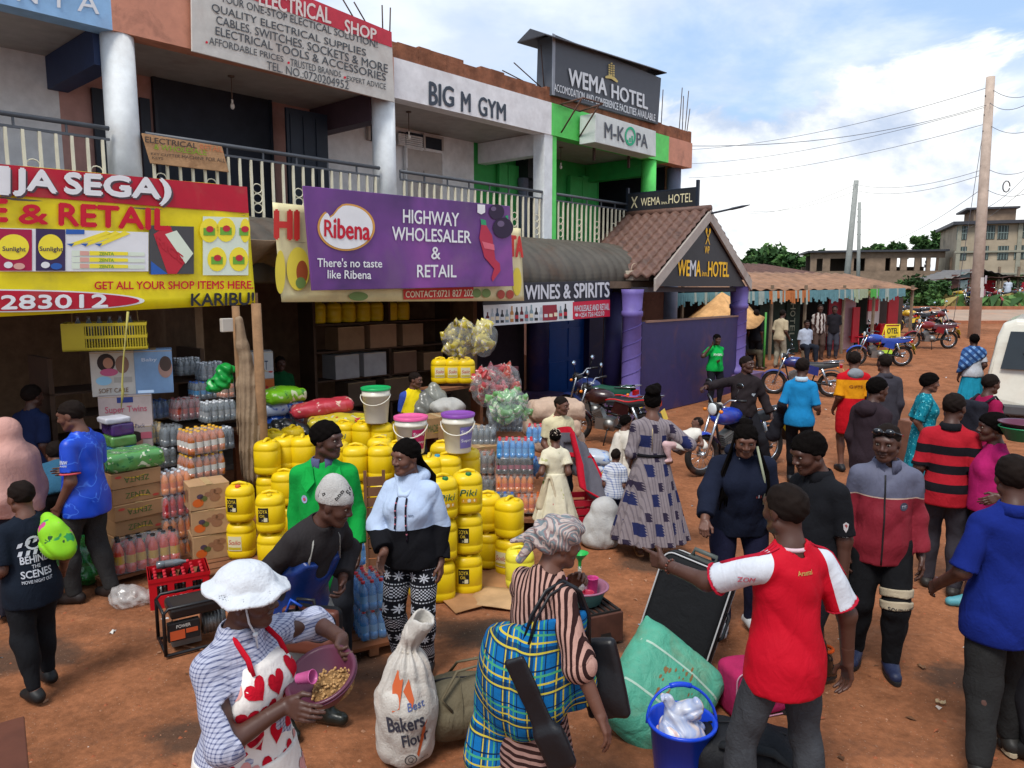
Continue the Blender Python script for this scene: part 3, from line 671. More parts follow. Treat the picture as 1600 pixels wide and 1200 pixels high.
def heart(k,off,mi):
 P=[]
 for i in range(48):
  a=2*math.pi*i/48;ca,sa=math.cos(a),math.sin(a)
  x,y=541+45*ca,355-37*sa
  lb=math.exp(-((a-2.05)/.2)**2);y+=17*lb;x-=5*lb
  x=541+(x-541)*k;y=355+(y-355)*k;P.append((x,y))
 S.poly(B,P,off,mi)
heart(1.0,.010,1);heart(.92,.014,0);B.obj('badge',[WHI,INK('#d29a4a')],S.root)
B=MB();S.text(B,'R',(507,343,369),(521,345,371),.02,0,.02);S.text(B,'ibena',(522,341,372),(578,347,375),.02,0,.03);S.poly(B,[(524,340),(526,345),(524,348),(522,345)],.02);B.obj('brand_lettering',INK('#c3122f'),S.root)
B=MB()
for st,l,r,bo in(('HIGHWAY',(630,327,348),(717,333,354),.022),('WHOLESALER',(613,354,375),(736,361,380),.022),('&',(674,386,405),(688,386,405),.02),('RETAIL',(652,414,433),(713,414,433),.022),("There's no taste",(496,403,417),(597,405,418),.02),('like Ribena',(512,422,435),(580,423,436),.02)):S.text(B,st,l,r,.012,0,bo)
B.obj('lettering',WHI,S.root)
B=MB();S.poly(B,[(746,319),(758,320),(758,332),(752,335),(746,332)],.01,0)
for x,y,r in((776,331,12),(789,356,16),):S.disc(B,x-(3 if r>14 else 0),y,r,r,.012,1);S.disc(B,x-r*.4,y-r*.4,r*.35,r*.3,.015,2)
S.poly(B,[(751,342),(759,344),(760,352),(752,351)],.014,3);S.poly(B,[(752,351),(760,352),(769,368),(774,405),(757,402),(749,372)],.013,4)
S.poly(B,[(757,402),(774,405),(781,412),(782,423),(774,434),(770,440),(768,434),(772,420),(764,410)],.013,4);S.poly(B,[(753,377),(772,382),(773,391),(757,388)],.016,5);S.poly(B,[(789,338),(794,336),(794,343)],.016,3)
B.obj('pictures',[WHI,INK('#2a1a38'),INK('#6a5a78'),INK('#2c9c68'),INK('#b5304a'),INK('#d8687a')],S.root)
S=Sign('wines_sign','dark wines and spirits sign with a strip of bottle pictures and a red corner','sign',-1.62,((752,444),(953,438),(953,494),(757,510)))
S.panel(mat('dark wine board','#262833',rough=.4),bevel=.005)
S.panel(INK('#d5d9dc'),'picture_strip',.003,((755,477),(897,470),(897,500),(757,510)),off=.008)
S.panel(INK('#c01e3c'),'red_corner',.003,((895,472),(953,468),(953,494.5),(895,499)),off=.009)
B=MB();S.text(B,'WINES & SPIRITS',(821,446,468),(952,441,464),.012,0,.03);S.text(B,'WHOLESALE AND RETAIL',(897,478,487),(952,474,484),.016,0,.02);S.text(B,'+254 726142210',(905,489,496),(944,486,493),.016,0,.02);S.disc(B,901,492,2.5,2.5,.016,0);B.obj('lettering',INK('#c9ccd4'),S.root)
B=MB();rnd=random.Random(2)
for i in range(17):
 x=762+i*7.6;yb=506-(x-757)*.065;h=rnd.choice((18,20,23,25));w_=2.6
 c=rnd.choice((0,1,2,3,4,5));S.poly(B,[(x-w_,yb),(x+w_,yb),(x+w_,yb-h*.6),(x+1,yb-h*.72),(x+1,yb-h),(x-1,yb-h),(x-1,yb-h*.72),(x-w_,yb-h*.6)],.014,c)
 S.poly(B,[(x-w_,yb-h*.2),(x+w_,yb-h*.2),(x+w_,yb-h*.45),(x-w_,yb-h*.45)],.016,rnd.choice((6,7,8)))
S.poly(B,[(848,477),(870,476),(870,500),(848,501)],.015,9)
B.obj('bottle_pictures',[INK(c)for c in('#5a1d22','#a8b4bc','#2f4a63','#7a8f96','#1f2024','#b07a40','#c8ccd0','#b02a38','#dcd0b4','#8a2434')],S.root)
#  kiosks, street and far background
class Frame:
 def __init__(s,p,ang):s.p=Vector(p);s.a=ang;s.x=Vector((math.cos(ang),math.sin(ang),0));s.y=Vector((-math.sin(ang),math.cos(ang),0))
 def px(s,px,py,y=0.0):
  r=ray(px,py);o=Vector((0,0,CH));k=((s.p-o).dot(s.y)+y)/r.dot(s.y);q=o+r*k-s.p
  return Vector((q.dot(s.x),q.dot(s.y),q.z))
 def root(s,name,label,cat,group=None):return thing(name,label,cat,s.p,s.a,group)
kl,kr=D(1075,500,22),D(1408,500,26)
kl.z=.4;K=Frame(kl,math.atan2(kr.y-kl.y,kr.x-kl.x));KL=(kr-kl).length
kio=K.root('kiosk','row kiosk of timber and tin with a rusty roof and a ragged blue fringe','kiosk')
RUST=mat('rusty tin','#8d6a52',rough=.8,var=.3,sc=2.5,dirt='#4a3a34',damt=.5,dsc=1.5,metal=.1)
TIMB=mat('grey timber','#7a6a58',rough=.9,var=.25)
def corr(a,b,c,d,n=70):
 B=MB();a,b,c,d=map(Vector,(a,b,c,d))
 B.grid(lambda u,v:(a.lerp(b,u)).lerp(d.lerp(c,u),v)+Vector((0,0,.03*math.sin(u*n*2)+.03*math.sin(u*9)*math.sin(v*7))),n*6,6);return B
za,zb=K.px(1180,459).z,K.px(1408,452).z
corr((-1.5,-.5,za+.12),(KL+.1,-.45,zb),(KL+.1,2.6,zb+.55),(-1.5,2.6,za+.8)).obj('roof',RUST,kio,solid=.01)
corr((2.5,2.2,za+.55),(KL+1.5,2.2,zb+.25),(KL-.2,6.5,zb+1.0),(2.5,6.5,za+1.2)).obj('roof',mat('dark rusty tin','#5a4038',rough=.85,var=.3),kio,solid=.01)
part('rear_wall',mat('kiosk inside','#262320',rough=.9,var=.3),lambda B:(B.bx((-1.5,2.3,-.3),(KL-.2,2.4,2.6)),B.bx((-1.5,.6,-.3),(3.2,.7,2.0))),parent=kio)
for x in(-.5,1.4,2.9,4.3,6.0,7.4,KL-.05):part('post',TIMB,lambda B:B.box((x,-.35,1.0),(.07,.07,2.6)),parent=kio)
def fringe(B,x0,x1,mi):
 rnd=random.Random(int(x0*10));x=x0
 while x<x1:
  w_=.05+.05*rnd.random();h_=.22+.22*rnd.random();z=za+(zb-za)*x/KL+.05
  B.add([(x,-.52,z),(x+w_,-.52,z),(x+w_*.9,-.53-.03*rnd.random(),z-h_),(x+.01,-.53,z-h_)],[(0,1,2,3)],mi if rnd.random()<.75 else 4);x+=w_
B=MB()
for x0,x1,mi in((-1.4,2.6,0),(2.6,4.2,1),(4.2,6.2,0),(6.2,6.8,2),(7.0,7.4,3),(7.4,8.6,0)):fringe(B,x0,x1,mi)
B.obj('fringe',[cloth('fringe blue','#5b8087'),cloth('fringe rust','#a9683f'),cloth('fringe grey green','#8f9a80'),cloth('fringe green','#4f9a4a'),cloth('fringe white','#8f9a94')],kio,solid=.006)
KR=paint('kiosk red','#8f1c30',damt=.15);KD=mat('kiosk dark green','#1f3329',rough=.7,var=.3)
def kpan(name,m,x0,x1,y0,y1,yy=.55,th=.05,par=None):
 a=K.px(x0,y0,yy);b=K.px(x1,y1,yy);return part(name,m,lambda B:B.bx((a.x,yy,b.z),(b.x,yy+th,a.z)),parent=par or kio)
kpan('wall_panel',KD,1188,1230,462,552);kpan('wall_panel',KD,1230,1247,466,552,.5)
kpan('door',KR,1296,1319,464,548,.4);kpan('door',paint('faded pink door','#a8868c'),1320,1333,466,552,.3)
kpan('wall_panel',KD,1340,1357,464,540,.6);kpan('wall_panel',mat('brown panel','#3e2e28'),1372,1408,466,520,.7)
kpan('banner',INK('#b3202e'),1334,1341,480,535,.1);kpan('banner',INK('#b3202e'),1390,1402,455,510,.05)
kpan('poster',INK('#c2b8b4'),1358,1373,462,506,.2);kpan('poster',INK('#c22638'),1358,1372,468,486,.17)
B=MB();a=K.px(1231,534,.45)
for i,ch in enumerate('LETOH'):
 V,Fc,_=text_data(ch,.02,1.0);B.add([(a.x+.05+b_*.22,.45,a.z+.1+i*.24+(1-u)*.19)for u,b_ in V],Fc,0)
B.obj('lettering',INK('#9aa08a'),kio)
kt=lambda px,py,yy:K.p+K.x*K.px(px,py,yy).x+K.y*yy+Vector((0,0,gz(0,24.5)-.4))
fr=thing('drinks_cooler','red drinks cooler cabinet standing beside the yellow hotel board','cooler',G(1372,541),K.a)
MB().bx((-.25,-.25,.03),(.25,.25,.8)).obj('body',plastic('cooler red','#b0121f'),fr,bevel=.02)
MB().bx((-.22,-.27,.12),(.22,-.25,.36)).bx((-.22,-.27,.42),(.22,-.25,.7)).obj('door',plastic('cooler red bright','#c8202c'),fr,bevel=.01)
MB().bx((-.25,-.262,.37),(.25,-.252,.41)).obj('band',plastic('white trim','#d8d8d8'),fr)
for px,py in((1335,545),(1347,541)):
 c=thing('plastic_chair','red plastic chair by the kiosk, '+('nearer the pink door' if px<1340 else 'nearer the cooler'),'chair',G(px,py),K.a+.3,'red plastic chairs at the kiosk')
 m=plastic('chair red','#b3162a');MB().bx((-.22,-.22,.40),(.22,.22,.44)).obj('seat',m,c,bevel=.01);MB().box((0,.22,.66),(.42,.04,.48),(R(-10),0,0)).obj('backrest',m,c,bevel=.01)
 for sx in(-1,1):
  for sy in(-1,1):MB().tube([(sx*.18,sy*.18,.42),(sx*.22,sy*.23,0)],[.025,.02],6).obj('leg',m,c)
hb=thing('hotel_board','yellow standing board reading OTEL on a metal frame','sign',G(1391,556),R(18))
def yb(B):B.bx((-.28,-.03,.45),(.28,0,.95))
part('panel',plastic('board yellow','#d8c02a'),yb,parent=hb);B=MB();write(B,'OTEL',-.22,.72,.44,.17,-.036,0,.03);write(B,'HOME',-.14,.55,.3,.1,-.036,0,.02);B.obj('lettering',BLK,hb)
B=MB();[B.tube([(x,-.02,1.0),(x+(.0),-.1,0)],.018,6)for x in(-.28,.28)];B.tube([(-.28,-.02,1.0),(.28,-.02,1.0)],.018,6);[B.tube([(x,-.02,1.0),(x,.3,0)],.018,6)for x in(-.28,.28)];B.obj('frame',plastic('board yellow',''),hb)
gb=thing('paint_sign','small green and yellow sheet lying against the yellow board','sign',G(1386,562),R(10));MB().box((0,0,.15),(.36,.03,.3),(R(-20),0,0)).obj('panel',[plastic('lime sheet','#9ab82a')],gb)
up=G(1193,578)
um=thing('market_umbrella','sagging tan cloth market umbrella on a green post beside the porch','umbrella',up)
hub=D(1128,456,up.y+.3)-up
B=MB();NS=8
rim=[]
for px,py,Y in((1060,506,.5),(1085,497,-.5),(1115,500,-.9),(1150,498,-.9),(1172,514,-.6),(1196,496,.1),(1165,470,1.5),(1100,468,1.5)):rim.append(D(px,py,up.y+Y)-up)
V=[hub];Fc=[];
for i in range(8):
 a,b=rim[i],rim[(i+1)%8]
 for k in range(5):
  p=a.lerp(b,k/5);
  for j in(1,2,3,4):
   q=hub.lerp(p,j/4);q.z-=.10*math.sin(math.pi*k/5)*(j/4)**2+.06*math.sin(j/4*3.14);V.append(q)
n=40
for i in range(n):
 a,b=1+i*4,1+((i+1)%n)*4
 Fc.append((0,a,b));Fc+=[(a+j,a+j+1,b+j+1,b+j)for j in range(3)]
B.add(V,Fc,0,True);B.obj('canopy',cloth('tan canvas','#c79a68',var=.2,dirt='#8a6038',damt=.5),um,solid=.008)
B=MB();B.tube([(0,0,0),(0,0,(D(1193,488,up.y)-up).z)],.03,8);B.obj('post',paint('green post','#3f8a3a'),um)
B=MB();B.tube([(hub.x,hub.y,0),hub],.025,8);B.obj('pole',paint('green post',''),um)
# - motorcycles
BKM={}
def bike_proto():
 RUB=mat('tyre rubber','#1b1a1a',rough=.85,dirt='#7a4a30',damt=.35,dsc=6);CHR=metal('chrome','#b9bcc0',rough=.22);STL=metal('engine alloy','#8a8a88',rough=.5);BLKM=plastic('black frame','#18181a',rough=.45);
 b=thing('motorcycle','x','motorcycle')
 for y in(.64,-.64):
  B=MB()
  for k,(ro,wd)in enumerate(((.3,.045),)):
   P=[(.3-.045+.045*math.cos(a*.785),.045*math.sin(a*.785))for a in range(8)]
   V=[];n=28
   for j in range(n):
    an=2*math.pi*j/n
    for r_,x_ in P:V.append((x_,y+r_*math.cos(an),.3+r_*math.sin(an)))
   B.add(V,[(j*8+i,j*8+(i+1)%8,((j+1)%n)*8+(i+1)%8,((j+1)%n)*8+i)for j in range(n)for i in range(8)],0,True)
  w_=B.obj('wheel',RUB,b)
  B=MB();B.tube([(0,y+.215*math.cos(a*.2244),.3+.215*math.sin(a*.2244))for a in range(28)],.014,6,closed=True)
  for a in range(14):
   an=a*.4488;B.tube([(.03*(1 if a%2 else-1),y+.03*math.cos(an),.3+.03*math.sin(an)),(0,y+.21*math.cos(an+.2),.3+.21*math.sin(an+.2))],.004,4)
  B.tube([(-.06,y,.3),(.06,y,.3)],.045,10);B.obj('rim',CHR,w_)
 P=lambda nm,m,fn:part(nm,m,fn,parent=b)
 P('frame',BLKM,lambda B:(B.tube([(0,.42,.86),(0,.1,.62),(0,-.35,.66),(0,-.7,.74)],.022,7),B.tube([(0,.42,.84),(0,.3,.35),(0,-.2,.28),(0,-.3,.62)],.02,7),[B.tube([(s*.09,-.15,.36),(s*.09,-.64,.3)],.018,6)for s in(-1,1)]))
 P('engine',STL,lambda B:(B.box((0,.08,.36),(.2,.34,.2),(R(4),0,0)),B.box((0,.2,.50),(.15,.16,.2),(R(-25),0,0)),B.tube([(-.14,.0,.36),(.14,.0,.36)],.09,14),[B.box((0,.2+.005*i,.44+.03*i),(.19,.2,.008),(R(-25),0,0))for i in range(5)]))
 P('exhaust',CHR,lambda B:B.tube([(.1,.28,.48),(.12,.36,.34),(.13,.22,.24),(.14,-.2,.26),(.15,-.45,.3),(.15,-.78,.36)],[.02,.022,.022,.03,.042,.038],9))
 tank=P('fuel_tank',plastic('paint red','#8a1420',rough=.2,coat=.6),lambda B:B.ball((0,.2,.82),(.15,.29,.13),16))
 B=MB();B.lathe([(.04,0),(.04,.015),(.02,.02)],12,(0,.25,.945));B.obj('filler_cap',CHR,tank)
 P('side_panel',plastic('paint red',''),lambda B:[B.box((s*.115,-.22,.66),(.03,.3,.2),(R(14),0,0),taper=.8)for s in(-1,1)])
 P('seat',mat('seat vinyl','#151517',rough=.5),lambda B:B.grid(lambda u,v:(.14*math.sin((v-.5)*2.4)*(1-.25*u),.03-u*.82,.80+.05*math.cos((v-.5)*2.6)+.05*u*u-.03*math.sin(u*3.1)+(-.1 if v in(0,1)else 0)),12,8))
 P('front_mudguard',plastic('paint red',''),lambda B:B.grid(lambda u,v:((v-.5)*.12,.64+.335*math.cos(R(25+130*u)),.3+.335*math.sin(R(25+130*u))-.03*abs(v-.5)*2),12,4))
 P('rear_mudguard',BLKM,lambda B:B.grid(lambda u,v:((v-.5)*.15,-.64+.35*math.cos(R(40+130*u)),.3+.35*math.sin(R(40+130*u))),12,4))
 P('front_fork',CHR,lambda B:[B.tube([(s*.08,.64,.3),(s*.08,.40,.95)],[.024,.018],8)for s in(-1,1)])
 P('shock_absorber',CHR,lambda B:[B.tube([(s*.11,-.56,.34),(s*.11,-.42,.7)],.028,8)for s in(-1,1)])
 P('handlebar',CHR,lambda B:B.tube([(-.37,.22,1.08),(-.2,.34,1.08),(-.1,.37,1.0),(.1,.37,1.0),(.2,.34,1.08),(.37,.22,1.08)],.012,7))
 for s in(-1,1):
  P('grip',BLKM,lambda B:B.tube([(s*.27,.29,1.08),(s*.38,.21,1.08)],.02,8))
  mo=P('mirror',BLKM,lambda B:(B.tube([(s*.24,.3,1.09),(s*.3,.28,1.24)],.007,5),B.lathe([(.052,-.012),(.062,0)],14,(s*.31,.275,1.29),Euler((R(80),0,0)).to_matrix(),sy=.75)))
  part('mirror_glass',metal('mirror glass','#cfe2ee',rough=.08,var=0),lambda B:B.lathe([(.055,0),(.055,.003)],14,(s*.31,.265,1.29),Euler((R(80),0,0)).to_matrix(),sy=.75),parent=mo)
  P('indicator',plastic('amber lens','#d8791c',rough=.2),lambda B:(B.ball((s*.16,.46,.92),(.035,.03,.028),8),B.ball((s*.14,-.76,.74),(.035,.03,.028),8)))
  P('footrest',BLKM,lambda B:B.tube([(s*.1,-.02,.3),(s*.24,-.02,.3)],.016,6))
 hl=P('headlight',BLKM,lambda B:B.lathe([(.05,-.14),(.095,-.04),(.1,0)],16,(0,.47,.94),Euler((R(-90),0,0)).to_matrix()))
 part('lens',mat('lamp glass','#cfd6d8',rough=.08),lambda B:B.ball((0,.475,.94),(.09,.025,.09),12),parent=hl)
 P('tail_light',plastic('red lens','#a8121c',rough=.2),lambda B:B.box((0,-.84,.76),(.14,.06,.08)))
 pl=P('number_plate',plastic('yellow plate','#d9b62c'),lambda B:B.box((0,-.93,.58),(.2,.008,.18),(R(-20),0,0)))
 P('rack',CHR,lambda B:(B.tube([(-.1,-.45,.84),(-.1,-.9,.88),(.1,-.9,.88),(.1,-.45,.84)],.010,6),[B.tube([(-.1,y,.87),(.1,y,.87)],.007,5)for y in(-.6,-.7,-.8)]))
 P('kick_stand',BLKM,lambda B:B.tube([(-.1,.02,.3),(-.24,.06,.0)],.012,6))
 return b
_bp=None
def bike(px,py,face,label,tank='#8a1420',seat=None,Y=None,group='motorcycles parked around the yard',lean=-6):
 global _bp
 p=G(px,py)if Y is None else D(px,py,Y)
 if Y is not None:p.z=gz(p.x,p.y)
 if _bp is None:_bp=bike_proto();b=_bp
 else:b=copy_tree(_bp)
 b.location=p;b.rotation_euler=Euler((0,R(lean),R(-face)),'XYZ');tag(b,label,'motorcycle',group)
 for c in KIDS(b):
  nm=c.name.split('.')[0]
  if nm in('fuel_tank','side_panel','front_mudguard'):
   c.material_slots[0].link='OBJECT';c.material_slots[0].material=plastic('paint '+tank,tank,rough=.3,coat=.4,dirt='#6a4836',damt=.4,dsc=5)
  if nm=='seat' and seat:c.material_slots[0].link='OBJECT';c.material_slots[0].material=mat('seat '+seat,seat,rough=.45)
 return b
bk1=bike(955,693,-62,'motorcycle with a long red piped black seat beside the violet pillar','#2a1014')
PIPE=lambda:part('seat_piping',plastic('red piping','#c01c24'),lambda B:[B.tube([(s*.15,.03-i*.082,.80+.003*i+.02*math.sin(i))for i in range(11)],.012,6)for s in(-1,1)],parent=bk1)
bike(935,668,-50,'dark motorcycle with a green seat cover in front of the blue door','#1a2a5a','#1e4a3a')
rider_bike=bike(1148,735,-118,'blue motorcycle carrying the rider in the dark padded jacket','#1c3aa0',lean=0)
bike(1252,618,-70,'blue motorcycle with a round mirror pair and a black rack, under the tan umbrella','#1c2f74')
bike(1372,572,-84,'bright blue motorcycle with a blue seat in front of the red cooler','#1a429c','#1a3484')
bike(1452,545,-92,'red motorcycle parked alone side-on on the open soil','#7a1420','#4a1a20')
for px,Y,f,l,c in((1428,29.5,-60,'motorcycle with a yellow fuel tank behind the lone red one','#c8a020'),(1462,29,80,'dark red motorcycle side-on just behind the lone red one','#5a1418'),(1420,31.5,-95,'black motorcycle at the corner of the kiosk','#202024'),(1490,41.5,150,'far motorcycle across the road, leftmost of its row','#b0901c'),(1512,41.2,190,'far blue motorcycle across the road, left of the concrete pole','#22368a'),(1507,43,170,'far black motorcycle behind the far blue one across the road','#1a1a1c'),(1548,41.3,185,'far red motorcycle across the road, right of the concrete pole','#8a1a20'),(1575,42,160,'far black motorcycle across the road, near the red stall','#1c1c22'),(1592,41.5,200,'far grey motorcycle across the road, at the right edge','#5a5a60')):
 bike(px,500,f,l,c,Y=Y)
PIPE()
# - the van at the right edge
van=thing('van','white minibus seen from behind at the right edge, its rear window tinted','van',(D(1540,600,13.3).x+.70,12.80,0),R(-36))
VW=plastic('van white','#c9c6b8',rough=.25,coat=.5,dirt='#8a5a3c',damt=.25)
B=MB()
prof=[(-.84,.42),(-.86,.7),(-.85,1.1),(-.76,1.75),(-.68,2.0),(-.5,2.08),(.5,2.08),(.68,2.0),(.76,1.75),(.85,1.1),(.86,.7),(.84,.42)]
ys=[(-.0,.94,.0),(.04,.985,0),(.12,1.0,0),(3.4,1.0,0),(3.9,.97,-.35),(4.4,.9,-.95)]
V=[]
for y,k,dz_ in ys:
 for x,z in prof:V.append((x*k,y+(.28*max(0,z-1.0)/1.0 if y<1 else 0),z*(k if z>1 else 1)+(dz_ if z>1.3 else 0)))
n=len(prof);B.add(V,[(j*n+i,j*n+(i+1)%n,(j+1)*n+(i+1)%n,(j+1)*n+i)for j in range(len(ys)-1)for i in range(n)]+[tuple(range(n)),tuple(reversed(range((len(ys)-1)*n,len(ys)*n)))],0,False)
B.obj('body',VW,van,bevel=.02)
GL=mat('tinted glass','#1c2226',rough=.08,spec=.6,var=.1)
sl=lambda x,z:(x,.28*max(0,z-1.0)-.012,z)
part('rear_window',GL,lambda B:B.add([sl(-.66,1.2),sl(.66,1.2),sl(.56,1.86),sl(-.56,1.86)],[(0,1,2,3)]),parent=van)
for s in(-1,1):
 part('side_window',GL,lambda B:B.add([(s*.845,.45+i*1.0,1.15)if k==0 else(s*.845,1.3+i*1.0,1.15)if k==1 else(s*.775,1.3+i*1.0,1.75)if k==2 else(s*.775,.5+i*1.0,1.75)for i in range(3)for k in range(4)],[(0,1,2,3),(4,5,6,7),(8,9,10,11)]),parent=van)
 tl=part('tail_light',plastic('red lens',''),lambda B:B.bx((s*.80-.05,-.02,.72),(s*.80+.05,.05,1.08)),parent=van,bevel=.01)
 part('lens',plastic('amber lens',''),lambda B:B.bx((s*.80-.045,-.026,.98),(s*.80+.045,-.01,1.06)),parent=tl)
 for y in(.75,3.5):
  w_=part('wheel',mat('tyre rubber',''),lambda B:B.lathe([(.2,-.09),(.3,-.09),(.32,-.05),(.32,.05),(.3,.09),(.2,.09)],22,(s*.76,y,.32),Euler((0,R(90),0)).to_matrix()),parent=van)
  part('rim',metal('steel rim','#9a9a98'),lambda B:B.lathe([(.2,-.07),(.2,.07)],18,(s*.76,y,.32),Euler((0,R(90),0)).to_matrix()),parent=w_)
part('bumper',mat('bumper grey','#4a4a4c',rough=.6),lambda B:B.bx((-.86,-.1,.4),(.86,.04,.58)),parent=van,bevel=.03)
part('number_plate',plastic('yellow plate',''),lambda B:B.bx((-.1,-.02,.75),(.42,-.005,.87)),parent=van)
part('sticker',INK('#6f9fc4'),lambda B:B.bx((.0,-.016,1.0),(.5,-.008,1.12)),parent=van)
part('wiper',mat('black meter box',''),lambda B:B.tube([(.0,-.02,1.2),(-.35,.06,1.5)],.01,5),parent=van)
part('handle',metal('chrome',''),lambda B:B.bx((-.12,-.04,.93),(.12,-.015,.97)),parent=van)
# - poles and wires
POLE=mat('concrete pole','#b3a294',rough=.9,var=.2,sc=3,dirt='#6d5a4c',damt=.4)
def pole(label,base,top,Y,r0,r1,m=POLE):
 p=D(base[0],base[1],Y);p.z=gz(p.x,p.y);q=D(top[0],top[1],Y)
 o=thing('utility_pole',label,'utility pole',p)
 MB().tube([(0,0,-.3),(q-p)*.5,q-p],[r0,(r0+r1)/2,r1],12).obj('shaft',m,o)
 B=MB()
 for k in(.93,.86,.8,.67):c=(q-p)*k;B.tube([c+Vector((-.16,0,0)),c+Vector((.16,0,0))],.03,6)
 B.obj('insulator',mat('dark fitting','#4a4644'),o);return o
po=pole('tall thick concrete utility pole with torn posters, beside the road',(1522,522),(1548,120),28,.21,.14)
B=MB()
for i,(z,a,h,c)in enumerate(((1.9,4.2,.38,0),(2.05,4.9,.3,1),(1.55,4.4,.4,0),(1.6,5.0,.25,2))):
 for k in range(5):
  a0,a1=a+k*.12,a+(k+1)*.12;r_=.216;lx=.016*z*2
  B.add([(lx+r_*math.cos(a0),r_*math.sin(a0),z),(lx+r_*math.cos(a1),r_*math.sin(a1),z),(lx+r_*math.cos(a1),r_*math.sin(a1),z+h),(lx+r_*math.cos(a0),r_*math.sin(a0),z+h)],[(0,1,2,3)],c)
B.obj('poster',[INK('#b9b4b0'),INK('#a8a2a8'),INK('#8a5a6a')],po)
B=MB();B.tube([(.62+.13*math.cos(a*.6),-.2,5.55+.2*math.sin(a*.6))for a in range(11)],.02,6);B.obj('cable_coil',mat('dark fitting',''),po)
pole('leaning grey utility pole far behind the kiosk, the taller of two',(1321,440),(1338,282),46,.2,.14,mat('grey pole','#8f938f',rough=.9))
pole('thin straight utility pole just right of the leaning grey one',(1342,440),(1343,316),58,.15,.11,mat('grey pole',''))
WIRE=mat('wire','#5f646c',rough=.6)
def wire(a,b,sag=.4,r=.010):
 a,b=D(*a),D(*b);B=MB();B.tube([a.lerp(b,k/14)-Vector((0,0,sag*4*(k/14)*(1-k/14)))for k in range(15)],r,5)
 o=B.obj('power_line',WIRE);tag(o,'thin overhead power line strung from the tall concrete pole','power line','overhead power lines')
for a,b in(((1546,136,28),(1076,234,40)),((1545,163,28),(1076,228,23)),((1545,166,28),(1076,256,45)),((1542,193,28),(1076,278,45)),((1539,264,28),(1336,288,46)),((1336,288,46),(1170,334,60)),((1538,272,28),(1339,298,46)),((1339,298,46),(1172,330,60)),((1547,137,28),(1640,130,26)),((1546,160,28),(1640,135,20)),((1543,193,28),(1640,186,26)),((1540,262,28),(1640,244,26)),((1537,293,28),(1640,283,26)),((1537,293,28),(1375,380,60)),((1530,330,28),(1640,225,30)),((1500,360,60),(1640,260,26))):wire(a,b)
wire((1536,205,28),(1490,500,30),.0)
# - far buildings
HBR=mat('bare block wall','#84705e',rough=.95,var=.25,sc=1.5,dirt='#4c4038',damt=.5,dsc=.4)
ub=Frame(D(1265,440,66),R(-14));ub.p.z=1.6
u=ub.root('unfinished_building','long unfinished single-storey block building with empty window holes','building')
u.scale=(1,1,.80);a,b=ub.px(1265,398),ub.px(1478,386);zt=6.1;zs=4.2
part('wall',HBR,lambda B:(B.bx((0,0,-.5),(b.x,.3,3.0)),B.bx((0,0,4.35),(b.x,.3,zt-1.6+.5)),B.bx((0,6,-.5),(b.x,6.3,3.6)),[B.bx((x,-.01,3.0),(x+w_,.29,4.35))for x,w_ in((0,.5),(1.0,.6),(2.9,.6),(4.4,1.6),(6.4,.5),(7.2,.5),(8.3,.4),(9.2,.3),(11.0,.3),(12.6,.3))]),parent=u)
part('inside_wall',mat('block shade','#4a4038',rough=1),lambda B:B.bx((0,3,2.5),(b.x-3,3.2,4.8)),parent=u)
part('roof_beam',mat('dark cap sheet',''),lambda B:B.bx((-.3,-.4,5.0),(b.x+.2,6.5,5.2)),parent=u)
for x in(5.9,7.8,9.8,11.6):part('window',mat('bright grille','#c9b9c8',rough=.6),lambda B:[B.bx((x,2.9,3.4),(x+.5,2.99,3.75)),B.bx((x+.05,2.9,3.85),(x+.45,2.99,4.15))],parent=u)
ab=Frame(D(1490,440,62),R(-22));ab.p.z=1.6
u=ab.root('apartment_block','stained three-storey apartment block with a rooftop tank room, far right','building')
CRM=mat('stained cream render','#a39580',rough=.95,var=.2,sc=.8,dirt='#3f3d38',damt=.6,dsc=.35);GRW=mat('grille window','#3a4340',rough=.5)
t0,t1=ab.px(1477,352).z,ab.px(1477,425).z
part('wall',CRM,lambda B:B.bx((0,0,-1),(14,9,t0)),parent=u)
part('roof_slab',mat('dark cap sheet',''),lambda B:B.bx((-.4,-.5,t0),(14.4,9.3,t0+.25)),parent=u)
x0,x1=ab.px(1537,340).x,ab.px(1590,340).x;zt=ab.px(1540,326).z
part('tank_room',HBR,lambda B:(B.bx((x0-.6,.6,t0+.25),(x1,5,zt)),),parent=u);part('roof_slab',mat('dark cap sheet',''),lambda B:B.bx((x0-1.2,.3,zt),(x1+.2,5.3,zt+.15)),parent=u)
for zc in(352,386,420):
 z=ab.px(1477,zc).z
 part('ledge',mat('grey ledge','#8f8c7c'),lambda B:B.bx((-.1,-.18,z-.5),(14,0,z-.35)),parent=u)if zc>352 else None
for px,py in((1502,365),(1545,364),(1566,364),(1598,362),(1501,397),(1566,396),(1592,395),(1535,396)):
 c=ab.px(px,py,-.02);w_=part('window',GRW,lambda B:B.bx((c.x-.32,-.04,c.z-.5),(c.x+.42,.02,c.z+.6)),parent=u)
 part('grille',mat('pale grille','#8a9a94'),lambda B:([B.bx((c.x-.3+i*.2,-.07,c.z-.48),(c.x-.27+i*.2,-.045,c.z+.58))for i in range(4)],B.bx((c.x-.32,-.07,c.z),(c.x+.42,-.045,c.z+.05))),parent=w_)
part('pilaster',mat('grey ledge',''),lambda B:[B.bx((x,-.14,-1),(x+.3,-.005,t0))for x in(0,4.2,7.2)],parent=u)
sh=Frame(D(1466,480,46),R(-4));sh.p.z=gz(0,46)
u=sh.root('tin_shed','open-fronted shed of patched tin sheets beyond the road','shed')
rz_=sh.px(1525,421).z;el=sh.px(1466,437).z;er=sh.px(1590,436).z;xr=sh.px(1590,440).x;xm=sh.px(1525,440).x
